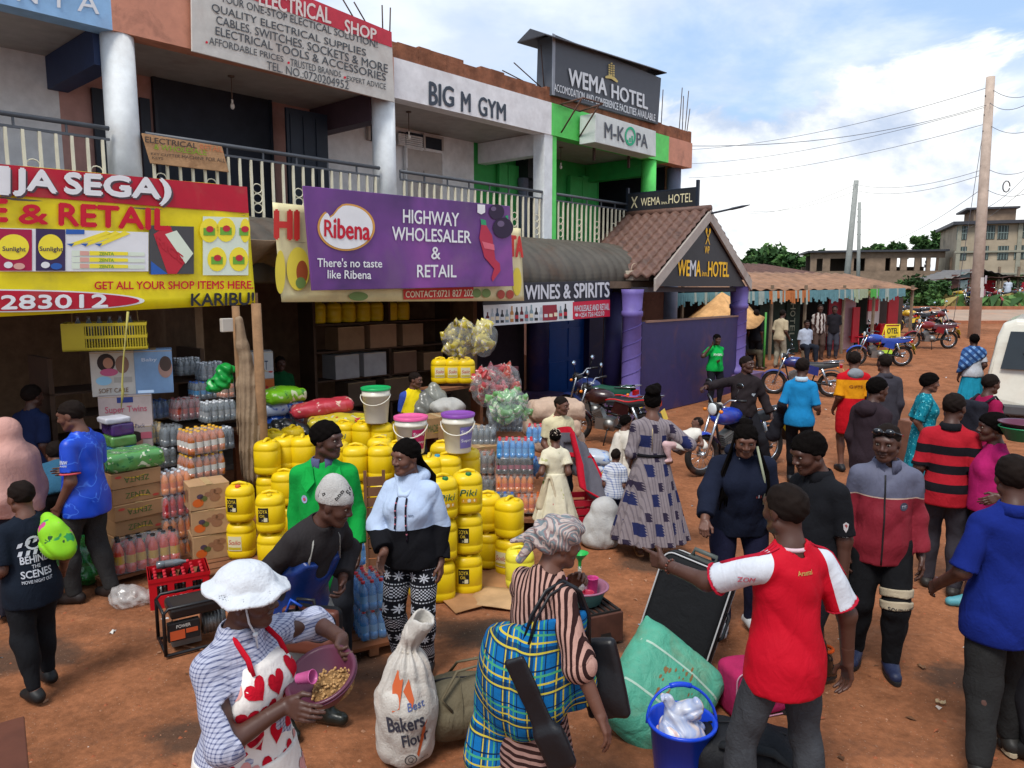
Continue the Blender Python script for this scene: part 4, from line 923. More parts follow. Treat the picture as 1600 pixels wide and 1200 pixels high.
corr((-.3,-.6,el-.1),(xm,-.6,rz_),(xm,4,rz_),(-.3,4,el-.1),20).obj('roof',mat('grey tin','#6f6a66',rough=.6,metal=.3,var=.2),u,solid=.02)
corr((xm,-.6,rz_),(xr+.3,-.6,er-.1),(xr+.3,4,er-.1),(xm,4,rz_),20).obj('roof',mat('grey tin',''),u,solid=.02)
for i,c in enumerate(('#8a8f8c','#5f4038','#7f8f8e','#6a4a40')):part('tin_panel',mat('tin '+c,c,rough=.7,var=.25),lambda B:B.bx((i*xm/4,-.3,-.5),((i+1)*xm/4-.02,-.25,el+.1+(rz_-el)*(i+.3)/4)),parent=u)
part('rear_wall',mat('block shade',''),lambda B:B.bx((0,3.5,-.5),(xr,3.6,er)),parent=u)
for x in(xm+.2,xm+1.2,xr-.1):part('post',TIMB,lambda B:B.box((x,-.2,.8),(.12,.12,3.0)),parent=u)
ss=Frame(D(1480,480,43.5),R(-3));ss.p.z=gz(0,43.5)
u=ss.root('road_stall','low roadside stall with red and blue cloths behind the far motorcycles','stall')
corr((-.6,-.5,1.55),(4.6,-.5,1.75),(4.6,1.5,1.6),(-.6,1.5,1.5),14).obj('roof',mat('dark rusty tin',''),u,solid=.02)
for i,(c,x,w_,z,h)in enumerate((('#a01828',1.1,.6,.5,1.0),('#8f1a24',1.9,.8,.5,1.0),('#2a5a9a',2.9,.7,.1,.8),('#b5202c',3.7,.7,.1,.9),('#b08a4a',4.4,.9,.4,.5))):part('cloth_panel',cloth('stall '+c,c),lambda B:B.grid(lambda a_,b_:(x+w_*a_,.1+.04*math.sin(a_*14),z+h*b_),14,3),parent=u)
for x in(-.4,1.0,2.8,4.4):part('post',TIMB,lambda B:B.box((x,-.3,.8),(.07,.07,1.7)),parent=u)
# - trees and bushes
LEAF=[mat('foliage %d'%i,c,rough=.75,var=.35,sc=.8,spec=.2)for i,c in enumerate(('#33502b','#4a6b38','#29401f','#5a7a44'))]
def crown(B,c,rad,n,size,rnd,clumps=14):
 cl=[]
 for _ in range(clumps):
  while True:
   p=Vector((rnd.uniform(-1,1),rnd.uniform(-1,1),rnd.uniform(-1,1)))
   if .25<p.length<1:break
  cl.append((p*.8,.22+.28*rnd.random(),rnd.choice((0,0,1,1,2,3))))
 for _ in range(n):
  p,r_,m_=rnd.choice(cl);d=Vector((rnd.gauss(0,1),rnd.gauss(0,1),rnd.gauss(0,1))).normalized()*r_*rnd.random()**.4
  q=Vector(c)+Vector(((p.x+d.x)*rad[0],(p.y+d.y)*rad[1],(p.z+d.z)*rad[2]))
  u_=Vector((rnd.gauss(0,1),rnd.gauss(0,1),rnd.gauss(0,.6))).normalized();v_=u_.cross(Vector((rnd.gauss(0,1),rnd.gauss(0,1),rnd.gauss(0,1)))).normalized()
  s_=size*(.6+.8*rnd.random())
  B.add([q-u_*s_,q-v_*s_*.5,q+u_*s_,q+v_*s_*.5],[(0,1,2,3)],m_ if rnd.random()<.8 else rnd.randrange(4))
TREES=[(1205,383,66,50,88,'dense'),(1178,390,40,40,92,'dense'),(1240,395,44,38,84,'dense'),(1276,390,36,34,95,'dense'),(1225,418,40,20,70,'low'),(1368,378,22,22,100,'feathery'),(1392,380,26,18,104,'feathery'),(1412,376,22,24,98,'feathery'),(1440,362,26,30,100,'feathery'),(1468,357,24,34,96,'feathery'),(1350,384,16,16,105,'feathery'),(1490,372,18,26,100,'feathery')]
for i,(px,py,w_,h_,Y,kd)in enumerate(TREES):
 rnd=random.Random(50+i);top=D(px,py,Y);rx=w_/FPX*Y*.6;rz2=h_/FPX*Y*.6;g0=gz(px,Y);bx_=top.x
 lab={'dense':'round dense green tree far beyond the tan umbrella','low':'low pale green scrub tree left of the unfinished building','feathery':'feathery tall tree standing up behind the unfinished building'}[kd]
 o=thing('tree',lab,'tree',(bx_,Y,g0),0,lab.split(' tree')[0]+' trees on the skyline');cz=top.z-rz2-g0
 B=MB();B.tube([(0,0,-.5),(.1,0,cz*.5),(0,0,cz+rz2*.4)],[.35,.25,.1],7);[B.tube([(0,0,cz*.7),(rx*.5*math.cos(a*1.6),rx*.4*math.sin(a*1.6),cz+rz2*.2)],[.15,.05],5)for a in range(4)]
 B.obj('trunk',mat('bark','#5a4a3c',rough=.95),o)
 B=MB();crown(B,(0,0,cz),(rx,rx,rz2),1500 if kd=='dense' else 800,.42 if kd=='dense' else .35,rnd,18 if kd=='dense' else 12)
 if kd=='dense':crown(B,(0,0,cz*.55),(rx*1.1,rx,cz*.5),700,.45,rnd)
 B.obj('crown',LEAF,o)
for i,(px,py,w_,h_,Y)in enumerate(((1432,434,60,50,40.8),(1465,440,44,42,41.5),(1415,450,40,36,40.6),(1490,452,30,30,44),(1448,455,50,30,40.4),(1600,430,40,30,50))):
 rnd=random.Random(90+i);top=D(px,py,Y);rx=w_/FPX*Y*.55;g0=gz(px,Y);hh=max(.8,top.z-g0)
 o=thing('bush','leafy green roadside bush behind the parked motorcycles','bush',(top.x,Y,g0),0,'bushes along the far side of the road')
 B=MB();[B.tube([(0,0,-.1),(rx*.4*math.cos(a*1.3),.3*math.sin(a),hh*.7)],[.04,.02],5)for a in range(5)];B.obj('stem',mat('bark',''),o)
 B=MB();crown(B,(0,0,hh*.5),(rx,1.0,hh*.55),1500,.13,rnd,22);B.obj('foliage',LEAF,o)
def gr():
 B=MB();rnd=random.Random(8)
 for _ in range(9000):
  y=40.5+60*rnd.random()**1.3;x=(rnd.random()*.75+.12)*y*.95
  h=.25+.5*rnd.random()+.004*y;z=gz(x,y);a=rnd.random()*3.14;w_=.3+.01*y
  B.add([(x-w_*math.cos(a),y-w_*math.sin(a),z),(x+w_*math.cos(a),y+w_*math.sin(a),z),(x+.6*w_*math.cos(a)+.1,y,z+h),(x-.5*w_*math.cos(a),y,z+h*.8)],[(0,1,2,3)],rnd.choice((0,1,1,2,3)))
 tag(B.obj('undergrowth',[LEAF[0],LEAF[1],mat('dry grass','#8a7a4a',rough=1),LEAF[3]]),'rough green and dry undergrowth spreading beyond the road','undergrowth',kind='stuff')
gr()
#  soft solids: smooth unions meshed with surface nets
class SDF:
 def __init__(s):s.ops=[]
 def _add(s,fn,lo,hi,k,op='u'):s.ops.append((fn,np.array(lo,float),np.array(hi,float),k,op));return s
 def cap(s,a,b,ra,rb=None,k=.03,op='u'):
  rb=ra if rb is None else rb;a=np.array(a,np.float32);b=np.array(b,np.float32);ba=b-a;L=max(1e-9,float(ba@ba));m=max(ra,rb)
  def fn(P):
   pa=P-a;t=np.clip((pa@ba)/L,0,1);return np.linalg.norm(pa-t[...,None]*ba,axis=-1)-(ra+(rb-ra)*t)
  return s._add(fn,np.minimum(a,b)-m,np.maximum(a,b)+m,k,op)
 def ell(s,c,r,m=None,k=.03,op='u'):
  c=np.array(c,np.float32);r=np.array(r if hasattr(r,'__len__')else(r,r,r),np.float32);M=None if m is None else np.array(m,np.float32);R_=float(r.max())
  def fn(P):
   q=P-c
   if M is not None:q=q@M
   a=np.linalg.norm(q/r,axis=-1);b=np.linalg.norm(q/(r*r),axis=-1);return a*(a-1)/np.maximum(b,1e-6)
  ext=r if M is None else np.abs(M)@r
  return s._add(fn,c-ext,c+ext,k,op)
 def box(s,c,h,m=None,rr=.03,k=.02,op='u'):
  c=np.array(c,np.float32);h=np.array(h,np.float32)-rr;M=None if m is None else np.array(m,np.float32)
  def fn(P):
   q=P-c
   if M is not None:q=q@M
   q=np.abs(q)-h;return np.linalg.norm(np.maximum(q,0),axis=-1)+np.minimum(q.max(-1),0)-rr
  ext=(h+rr)if M is None else np.abs(M)@(h+rr)
  return s._add(fn,c-ext,c+ext,k,op)
 def cut(s,p,n,k=.006):
  """keep the side n points away from"""
  p=np.array(p,np.float32);n=np.array(n,np.float32);n=n/np.linalg.norm(n)
  s.ops.append((lambda P:(P-p)@n,None,None,k,'i'));return s
 def fnop(s,fn,lo,hi,k=.02,op='u'):return s._add(fn,lo,hi,k,op)
 def disp(s,fn):s.ops.append((fn,None,None,0,'d'));return s
 def eval(s,vox):
  us=[o for o in s.ops if o[4]=='u'];lo=np.min([o[1]for o in us],0)-3*vox-.012;hi=np.max([o[2]for o in us],0)+3*vox+.012
  n=np.ceil((hi-lo)/vox).astype(int)+1
  ax=[(lo[i]+vox*np.arange(n[i])).astype(np.float32)for i in range(3)]
  Dd=np.full(n,.2,np.float32)
  def grid(sl):return np.stack(np.meshgrid(*[ax[i][sl[i]]for i in range(3)],indexing='ij'),-1)
  for fn,l,h,k,op in s.ops:
   if l is None:sl=tuple(slice(0,n[i])for i in range(3))
   else:
    mg=k*1.2+2.5*vox+.004
    i0=np.clip(np.floor((l-mg-lo)/vox).astype(int),0,n);i1=np.clip(np.ceil((h+mg-lo)/vox).astype(int)+1,0,n)
    if(i1<=i0).any():continue
    sl=tuple(slice(i0[i],i1[i])for i in range(3))
   A=Dd[sl]
   if op=='d':
    near=np.abs(A)<.03+2*vox
    if near.any():A[near]+=fn(grid(sl)[near])
    continue
   d=fn(grid(sl)).astype(np.float32)
   if op=='u':
    if k>0:hh=np.clip(.5+.5*(d-A)/k,0,1);Dd[sl]=d*(1-hh)+A*hh-k*hh*(1-hh)
    else:Dd[sl]=np.minimum(A,d)
   else:
    if op=='s':d=-d
    if k>0:hh=np.clip(.5-.5*(d-A)/k,0,1);Dd[sl]=d*(1-hh)+A*hh+k*hh*(1-hh)
    else:Dd[sl]=np.maximum(A,d)
  return Dd,lo,vox
 def mesh(s,vox):
  Dd,lo,vox=s.eval(vox)
  ins=Dd<0;nx,ny,nz=Dd.shape
  c=np.zeros((nx-1,ny-1,nz-1),np.int8)
  for i in(0,1):
   for j in(0,1):
    for k in(0,1):c+=ins[i:nx-1+i,j:ny-1+j,k:nz-1+k]
  act=np.argwhere((c>0)&(c<8))
  if len(act)==0:return np.zeros((0,3)),np.zeros((0,4),int)
  idx=np.full(c.shape,-1,np.int64);idx[tuple(act.T)]=np.arange(len(act))
  acc=np.zeros((len(act),3));cnt=np.zeros(len(act))
  cor=[(i,j,k)for i in(0,1)for j in(0,1)for k in(0,1)]
  val={q:Dd[act[:,0]+q[0],act[:,1]+q[1],act[:,2]+q[2]]for q in cor}
  for a in cor:
   for ax_ in range(3):
    if a[ax_]:continue
    b=list(a);b[ax_]=1;b=tuple(b);va,vb=val[a],val[b];m=(va<0)!=(vb<0)
    t=va[m]/(va[m]-vb[m]);pt=np.array(a,float)[None].repeat(m.sum(),0);pt[:,ax_]+=t;acc[m]+=pt;cnt[m]+=1
  V=lo+vox*(act+acc/cnt[:,None])
  F_=[]
  for ax_ in range(3):
   u,v=(ax_+1)%3,(ax_+2)%3
   sa=[slice(None)]*3;sb=[slice(None)]*3;sa[ax_]=slice(0,-1);sb[ax_]=slice(1,None)
   e=np.argwhere(ins[tuple(sa)]!=ins[tuple(sb)])
   e=e[(e[:,u]>0)&(e[:,v]>0)&(e[:,u]<Dd.shape[u]-1)&(e[:,v]<Dd.shape[v]-1)]
   if len(e)==0:continue
   def off(du,dv):q=e.copy();q[:,u]-=du;q[:,v]-=dv;return idx[tuple(q.T)]
   qd=np.stack([off(1,1),off(0,1),off(0,0),off(1,0)],1)
   fl=~ins[tuple(e.T)];qd[fl]=qd[fl][:,::-1];F_.append(qd)
  return V,np.concatenate(F_)
def np_mesh(name,parts):
 V=np.concatenate([p[0]for p in parts]);o=0;Fs=[]
 for v,f in parts:Fs.append(f+o);o+=len(v)
 F_=np.concatenate(Fs);me=bpy.data.meshes.new(name)
 me.vertices.add(len(V));me.vertices.foreach_set('co',V.astype(np.float32).ravel())
 me.loops.add(len(F_)*4);me.loops.foreach_set('vertex_index',F_.astype(np.int32).ravel())
 me.polygons.add(len(F_));me.polygons.foreach_set('loop_start',np.arange(len(F_),dtype=np.int32)*4)
 me.polygons.foreach_set('use_smooth',np.ones(len(F_),bool));me.update();me.validate();return me,V
def attr(me,name,vals):
 a=me.attributes.new(name,'FLOAT','POINT');a.data.foreach_set('value',np.asarray(vals,np.float32))
def folds(amp,f=13.0,seed=0.0,zs=1.0,thr=None):
 def fn(P):
  x,y,z=P[...,0]*f,P[...,1]*f,P[...,2]*f*zs
  a=np.sin(x*1.1+1.8*np.sin(z*.8+seed)+y*.7);b=np.sin(z*1.5+1.5*np.sin(x*.9+y*1.1+seed*2)+seed)
  c=np.sin((x+z)*2.1+1.2*np.sin(y*1.7-z*.6+seed));w1=np.abs(np.sin(x*.62+y*.5+z*.22+1.2*np.sin(z*.33+seed)));w2=np.abs(np.sin(z*.55+x*.42+1.6*np.sin(x*.4-y*.5+seed*1.7)));return amp*(.5*a*b+.32*c+.9*np.exp(-w1*5)+.75*np.exp(-w2*5)-.4)
 return fn
def soft(name,m,sdf,vox,parent,zone=None):
 me,V=np_mesh(name,[sdf.mesh(vox)])
 if zone:
  for k,fn in zone.items():attr(me,k,fn(V))
 return link(name,me,m,parent)
def bvh_of(o):me=o.data;return BVHTree.FromPolygons([v.co for v in me.vertices],[tuple(p.vertices)for p in me.polygons])
def decal(o,B2,c,d,up=(0,0,1),off=.004,name='print',mats=None,parent=None,sub=0,bvh=None,roll=0):
 """lay a flat drawing (MB in its x-z plane) on a soft surface: c = centre, d = direction one looks in"""
 bvh=bvh or bvh_of(o);d=Vector(d).normalized();up=Vector(up);ux=d.cross(up).normalized();uz=ux.cross(d);c=Vector(c)
 if roll:q=Matrix.Rotation(R(roll),3,d);ux=q@ux;uz=q@uz
 B=MB();ok=True;P=[]
 for x,y,z in B2.v:
  p0=c+ux*x+uz*z;h=bvh.ray_cast(p0-d*.6,d,1.2)
  P.append(None if h[0]is None else h[0]-d*(off-y))
 kp_=[i for i,f in enumerate(B2.f)if all(P[j]is not None for j in f)]
 B.v=[p if p is not None else c for p in P];B.f=[B2.f[i]for i in kp_];B.mi=[B2.mi[i]for i in kp_];B.sm=[False]*len(kp_)
 return B.obj(name,mats,parent or o)
def txt2(s,w_,h_,bold=.02,mi=0,x=0,z=0,y=0):B=MB();write(B,s,x-w_/2,z-h_/2,w_,h_,y,mi,bold);return B
# - people
def rotm(yaw=0,pitch=0,roll=0):return np.array(Matrix.Rotation(R(-yaw),3,'Z')@Matrix.Rotation(R(-pitch),3,'X')@Matrix.Rotation(R(roll),3,'Y'))
SKIN=[mat('skin deep brown','#603f32',rough=.48,var=.10,sc=9,spec=.45),mat('skin dark','#492f26',rough=.46,var=.10,sc=9,spec=.45),mat('skin brown','#745044',rough=.5,var=.10,sc=9,spec=.4)]
HAIR=mat('black hair','#0e0b0a',rough=.95,var=.3,sc=40,bump=.5,bsc=160,spec=.05)
STUB=mat('close cropped hair','#1a1310',rough=.8,var=.2,sc=30,bump=.3,bsc=220,spec=.1)
EYEW,EYEB=plastic('eye white','#93877a',rough=.35),plastic('eye dark','#120c0a',rough=.12)
def ik(a,t,l1,l2,pole):
 a,t,pole=np.array(a),np.array(t),np.array(pole,float);v=t-a;d=np.linalg.norm(v);mx=(l1+l2)*.995
 if d>mx:t=a+v/d*mx;v=t-a;d=mx
 d=max(d,abs(l1-l2)*1.05,1e-4);n=v/np.linalg.norm(v);x=(l1*l1-l2*l2+d*d)/(2*d);hgt=math.sqrt(max(0,l1*l1-x*x))
 p=pole-n*(pole@n);p=p/max(1e-6,np.linalg.norm(p));return a+n*x+p*hgt,t
class Person:
 QUAL={3:(.0095,.0052,.0045),2:(.012,.0075,.0065),1:(.016,.011,.009),0:(.024,.018,.016)}
 def __init__(s,label,pos,face,h=1.7,q=2,g=1.0,fem=False,lean=(0,0),twist=0,head=(0,0,0),arms=None,feet=None,hip=(0,0),hipz=None,skin=0,sh=1.0,cat='person',child=False,group=None,hands=None,legs=True,shoes=None,eyes=True,seat=False,hscale=None):
  s.h,s.q,s.g,s.fem=h,q,g,fem;k=s.k=h/1.75;s.v,s.vh,s.vn=s.QUAL[q];s.skin=SKIN[skin]
  s.root=thing('person',label,cat,pos,R(-face),group)
  hz_=(.93*k if hipz is None else hipz);s.hip=np.array([hip[0],hip[1],hz_]);s.Z=np.array([0,0,1.0])
  s.T=rotm(twist,lean[0],lean[1]);s.T0=rotm(0,lean[0]*.3,lean[1]*.4)
  wd=(.145 if fem else .160)*sh*(1+.35*(g-1));hs=hscale or(1.0 if not child else 1.0/k*.90)
  s.hs=k*hs*1.06;s.neck=s.tp(0,-.005,.515);s.shd={sd:s.tp(x*wd,-.012,.440)for sd,x in(('R',1),('L',-1))}
  s.Hd=rotm(twist+head[0],head[1]+lean[0]*.25,head[2]);s.hc=s.neck+np.array(s.T@np.array([0,.012,.035]))*k+s.Hd@np.array([0,.025,.125])*s.hs
  arms=arms or{};s.el,s.wr={},{}
  for sd,x in(('R',1),('L',-1)):
   o=arms.get(sd,(.03,.04,-.52));pole=o[3]if len(o)>3 and o[0]!='w' else(x*.12,-1,-.2)
   if o[0]=='w':
    tgt=np.array(Matrix.Rotation(R(face),3,'Z')@(Vector(o[1])-Vector(pos)));pole=o[2]if len(o)>2 else(x*.5,-1,-.3)
   else:tgt=s.shd[sd]+np.array([o[0]*x,o[1],o[2]])*k
   s.el[sd],s.wr[sd]=ik(s.shd[sd],tgt,.285*k,.25*k,pole)
  feet=feet or{};s.hj,s.kn,s.an,s.toe={},{},{},{}
  for sd,x in(('R',1),('L',-1)):
   f=feet.get(sd,(.10,0,0,8));s.hj[sd]=s.hip+s.T0@np.array([x*(.088 if not fem else .092)*g,0,-.02])*k
   yaw=R(f[3]if len(f)>3 else 8)*x;s.toe[sd]=np.array([math.sin(yaw),math.cos(yaw),0.0])
   ank=np.array([f[0]*x*k,f[1]*k,f[2]*(k if f[2]<1 else 1)+.075*k]);pole=f[4]if len(f)>4 else s.toe[sd]+np.array([0,0,.1])
   s.kn[sd],s.an[sd]=ik(s.hj[sd],ank,.43*k,.425*k,pole)
  s.hands=hands or{};s.kids={}
  s.body(legs,eyes)
 def tp(s,x,y,z):return s.hip+s.T@(np.array([x,y,z])*s.k)
 def hp(s,x,y,z):return s.hc+s.Hd@(np.array([x,y,z])*s.hs)
 # -- pieces shared by skin and clothes
 def torso(s,S,e=0.0,low=0.0,k=.045):
  g,q=s.g,s.k;f=s.fem;T=s.T
  S.ell(s.hip+s.T0@np.array([0,-.012,.0])*q,np.array([(.158 if f else .138)*g,(.118 if f else .104)*g,.13+low])*q+e,s.T0,k)
  S.ell(s.tp(0,.012*g,.17),np.array([(.124 if f else .134)*g,.100*g*g,.17])*q+e,T,k)
  S.ell(s.tp(0,0,.335),np.array([(.138 if f else .152)*g,.104*g,.175])*q+e,T,k)
  S.cap(s.shd['R']*.9+s.shd['L']*.1,s.shd['L']*.9+s.shd['R']*.1,.052*q+e*.5,k=k)
  S.cap(s.tp(0,-.01,.42),s.neck,.09*q+e*.5,.056*q+e*.4,k=k)
  for sd in 'RL':S.cap(s.shd[sd]*.75+s.tp(0,0,.44)*.25,s.neck+s.T[:,2]*.01*q,.04*q+e*.4,.045*q+e*.3,k=k)
  if f:
   for x in(-1,1):S.ell(s.tp(x*.068,.078*g,.315),np.array([.070,.058,.070])*q*g+e*.8,T,.06)
 def arm(s,S,sd,e=0.0,upto=2.0,k=.03,bell=0.0):
  q,g=s.k,1+.6*(s.g-1);a,b,c=s.shd[sd],s.el[sd],s.wr[sd]
  e0=e*.55
  if upto<=1:b2=a+(b-a)*upto;S.cap(a,b2,.053*q*g+e0,(.056-.012*upto)*q*g+e+bell,k)
  else:
   S.cap(a,b,.053*q*g+e0,.044*q*g+e,k);t=upto-1;c2=b+(c-b)*t
   S.cap(b,c2,.043*q*g+e,(.043-.014*t)*q*g+e+bell,k)
 def leg(s,S,sd,e=0.0,upto=2.0,k=.03,e2=None):
  q,g=s.k,1+.7*(s.g-1);a,b,c=s.hj[sd],s.kn[sd],s.an[sd];e2=e if e2 is None else e2
  if upto<=1:S.cap(a,a+(b-a)*upto,.086*q*g+e,(.086-.028*upto)*q*g+e2,k)
  else:
   t=upto-1;S.cap(a,b,.086*q*g+e,.058*q+e,k);S.cap(b,b+(c-b)*t,.056*q+e,(.056-.018*t)*q+e2,k)
   if e<.03:m=b+(c-b)*.3-s.toe[sd]*.022*q;S.ell(m,np.array([.048,.05,.11])*q+e,None,.04)
 def body(s,legs,eyes):
  q=s.k;S=SDF();s.torso(S,-.014)
  for sd in 'RL':
   s.arm(S,sd,0)
   if legs:s.leg(S,sd,-.002)
   if not legs:continue
   a,t=s.an[sd],s.toe[sd]
   S.cap(a-t*.045*q-s.Z*.035*q,a+t*.12*q-s.Z*.045*q,.034*q,.026*q,.03);S.cap(a,a+t*.07*q-s.Z*.04*q,.04*q,.03*q,.03)
  hb=s.hp(0,-.02,-.07);S.cap(s.neck,hb,.058*q,.053*s.hs,.03)
  parts=[S.mesh(s.v)]
  H=SDF();M=s.Hd;hs=s.hs;P=s.hp
  H.ell(P(0,-.012,.032),np.array([.075,.096,.086])*hs,M,.0);H.cap(P(0,.028,0),P(0,.045,-.074),.060*hs,.040*hs,.03*hs)
  for x in(-1,1):H.ell(P(x*.036,.052,-.022),np.array([.03,.032,.028])*hs,M,.02*hs);H.ell(P(x*.072,-.008,-.002),np.array([.010,.021,.031])*hs,M,.008*hs);H.cap(P(x*.05,.0,-.055),P(x*.02,.06,-.088),.022*hs,.018*hs,.02*hs)
  H.ell(P(0,.068,-.092),np.array([.02,.018,.016])*hs,M,.02*hs);H.cap(P(-.034,.078,.034),P(.034,.078,.034),.013*hs,.013*hs,.02*hs)
  for x in(-1,1):H.ell(P(x*.031,.098,.011),np.array([.019,.016,.012])*hs,M,.012*hs,'s')
  H.cap(P(0,.086,.018),P(0,.104,-.018),.0085*hs,.0135*hs,.012*hs)
  for x in(-1,1):H.ell(P(x*.015,.094,-.024),np.array([.011,.012,.009])*hs,M,.008*hs)
  H.ell(P(0,.083,-.050),np.array([.026,.014,.0085])*hs,M,.006*hs);H.ell(P(0,.081,-.064),np.array([.023,.014,.0095])*hs,M,.006*hs)
  H.ell(P(0,.099,-.0572),np.array([.024,.010,.0022])*hs,M,.003*hs,'s')
  H.cap(s.neck+(hb-s.neck)*.25,hb,.0572*q,.053*hs,.03*hs)
  parts.append(H.mesh(s.vh))
  for sd in 'RL':parts.append(s.hand(sd).mesh(s.vn))
  me,V=np_mesh('body',parts);s.bodyo=link('body',me,s.skin,s.root)
  if eyes and s.q>=1:
   for x in(-1,1):
    B=MB();m3=Matrix([list(r)for r in s.Hd]);B.ball(P(x*.031,.0770,.010),(.0120*hs,.0105*hs,.0075*hs),12,0,m3);B.ball(P(x*.031,.0840,.0102),(.0062*hs,.0046*hs,.0064*hs),10,1,m3);B.obj('eye',[EYEW,EYEB],s.root)
 def hand(s,sd):
  q=s.k;x=1 if sd=='R' else-1;sp=s.hands.get(sd,{});w_,e=s.wr[sd],s.el[sd];f=(w_-e);f/=np.linalg.norm(f)
  if 'dir' in sp:f=np.array(sp['dir'],float);f/=np.linalg.norm(f)
  t=np.array(sp.get('thumb',(0,1,.15)),float);t=t-f*(t@f);t/=max(1e-6,np.linalg.norm(t));n=-np.cross(f,t)*x
  cur=sp.get('curl',.35);spr=sp.get('spread',.0);S=SDF()
  S.cap(e+(w_-e)*.7,w_+f*.01*q,(.043-.014*.7)*q,.028*q,.01)
  base=w_+f*.012*q;ls=(.040,.046,.043,.034)
  for i in range(4):
   u=(.030,.010,-.010,-.029)[i];kb=w_+f*(.088,.092,.088,.078)[i]*q+t*u*q
   S.cap(base+t*u*.6*q,kb,.0145*q,.0115*q,.012)
   c=sp.get('fing',[cur]*4)[i];a=0;p=kb;L=ls[i]*q;dirv=f
   for j,(lk,ac)in enumerate(((1,55),(.62,75),(.5,45))):
    a+=R(ac)*c;dd=f*math.cos(a)+n*math.sin(a)+t*spr*(1.5-i)*.3;dd/=np.linalg.norm(dd);p2=p+dd*L*lk
    S.cap(p,p2,(.0095-.001*j)*q,(.0088-.001*j)*q,.004);p=p2
  tb=w_+f*.03*q+t*.026*q;tc=sp.get('tcurl',.4);td=f*.72+t*.62+n*(.2+.5*tc);td/=np.linalg.norm(td);t1=tb+td*.048*q
  td2=f*.95+t*(.25-.45*tc)+n*(.25+.5*tc);td2/=np.linalg.norm(td2);t2=t1+td2*.032*q
  S.cap(w_+f*.01*q+t*.012*q,tb,.018*q,.015*q,.012);S.cap(tb,t1,.0135*q,.0115*q,.01);S.cap(t1,t2,.0112*q,.0092*q,.006)
  s.palm=getattr(s,'palm',{});s.palm[sd]=w_+f*.07*q+n*.02*q
  return S
 def kid(s,name,m,S,zone=None,vox=None,key=None):
  o=soft(name,m,S,vox or s.v,s.root,zone);s.kids[key or name]=o;return o
 def top(s,m,hem=-.10,sleeve=.9,e=.016,es=None,name='shirt',nk=.066,wr=.005,bell=.008,zone=None,wf=13,hang=.0,vneck=0.0,low=.02,seed=None,collar=0,cuff=None):
  S=SDF();q=s.k;es=(e if es is None else es)*.66;e=e*.8;bell=bell*.8
  s.torso(S,e,low)
  if hem<-.04:S.ell(s.hip+s.T0@np.array([0,-.005,hem*.5-.02])*q,np.array([(.172 if s.fem else .160)*s.g,.130*s.g,.15-hem*.6])*q+e+hang,s.T0,.06)
  if hem<-.04:S.cap(s.tp(0,.008,.18),s.tp(0,.004,.02),.124*q*s.g+e*.7,.130*q*s.g+e*.7,.06)
  S.cut(s.hip+s.T0@np.array([0,0,hem])*q,-s.T0[:,2],.012)if hem>-.25 else None
  if hem<=-.25:S.cut(s.hip+np.array([0,0,hem])*q,[0,0,-1],.012)
  s.sleeves(S,sleeve,es,bell)
  S.cap(s.neck-s.T[:,2]*.015*q,s.neck+s.T[:,2]*.2,nk*q,nk*q,.012,'s')
  if vneck:S.cap(s.tp(0,.13,.50),s.tp(0,.16,.50-vneck),.05*q,.012*q,.02,'s')
  S.disp(folds(wr,wf,(seed if seed is not None else abs(hash(round(float(s.root.location.x),2)))%7)))
  if collar:pass
  o=s.kid(name,m,S,zone,key='top')
  if collar:
   B=MB();n=22
   c0=s.neck+s.T[:,2]*.0;ax_,ay=s.T[:,0],s.T[:,1]
   P_=[]
   for i in range(n+1):
    a=R(-70)+2*math.pi*(i/n)*.93+R(12)
    a=math.pi/2+.22+(2*math.pi-.44)*i/n
    dr=ax_*math.cos(a)+ay*math.sin(a)
    P_.append([c0+dr*(nk+.004)*q+s.T[:,2]*.045*q,c0+dr*(nk+.014)*q+s.T[:,2]*.03*q,c0+dr*(nk+.03)*q-s.T[:,2]*(.012+(.03 if i in(0,n,1,n-1)else 0))*q])
   B.add([p for r_ in P_ for p in r_],[(i*3+j,i*3+j+1,i*3+j+4,i*3+j+3)for i in range(n)for j in range(2)],0,True);B.obj('collar',collar,s.root,solid=.006*q)
  return o
 def sleeves(s,S,sleeve,es,bell=0.0,k=.016):
  """sleeves as one soft solid with clean cuffs, joined to the body only at the shoulder"""
  sv=sleeve if isinstance(sleeve,dict)else{'R':sleeve,'L':sleeve}
  for sd in 'RL':
   if sv[sd]<=0:continue
   A=SDF();s.arm(A,sd,es,min(2.0,sv[sd]+.1),.03,bell);ops=A.ops;a,b,c=s.shd[sd],s.el[sd],s.wr[sd];t=sv[sd]
   p,d=(a+(b-a)*t,b-a)if t<=1 else(b+(c-b)*(t-1),c-b);d=np.array(d/np.linalg.norm(d),np.float32);p=np.array(p,np.float32)
   def fn(P,ops=ops,p=p,d=d):
    D=None
    for f,_,_,kk,_ in ops:
     v=f(P)
     if D is None:D=v
     else:hh=np.clip(.5+.5*(v-D)/kk,0,1);D=v*(1-hh)+D*hh-kk*hh*(1-hh)
    v=P-p;al=v@d;ra=np.linalg.norm(v-al[...,None]*d,axis=-1);return np.maximum(D,np.where(ra<.14,al,-1))
   S.fnop(fn,np.min([o[1]for o in ops],0),np.max([o[2]for o in ops],0),k)
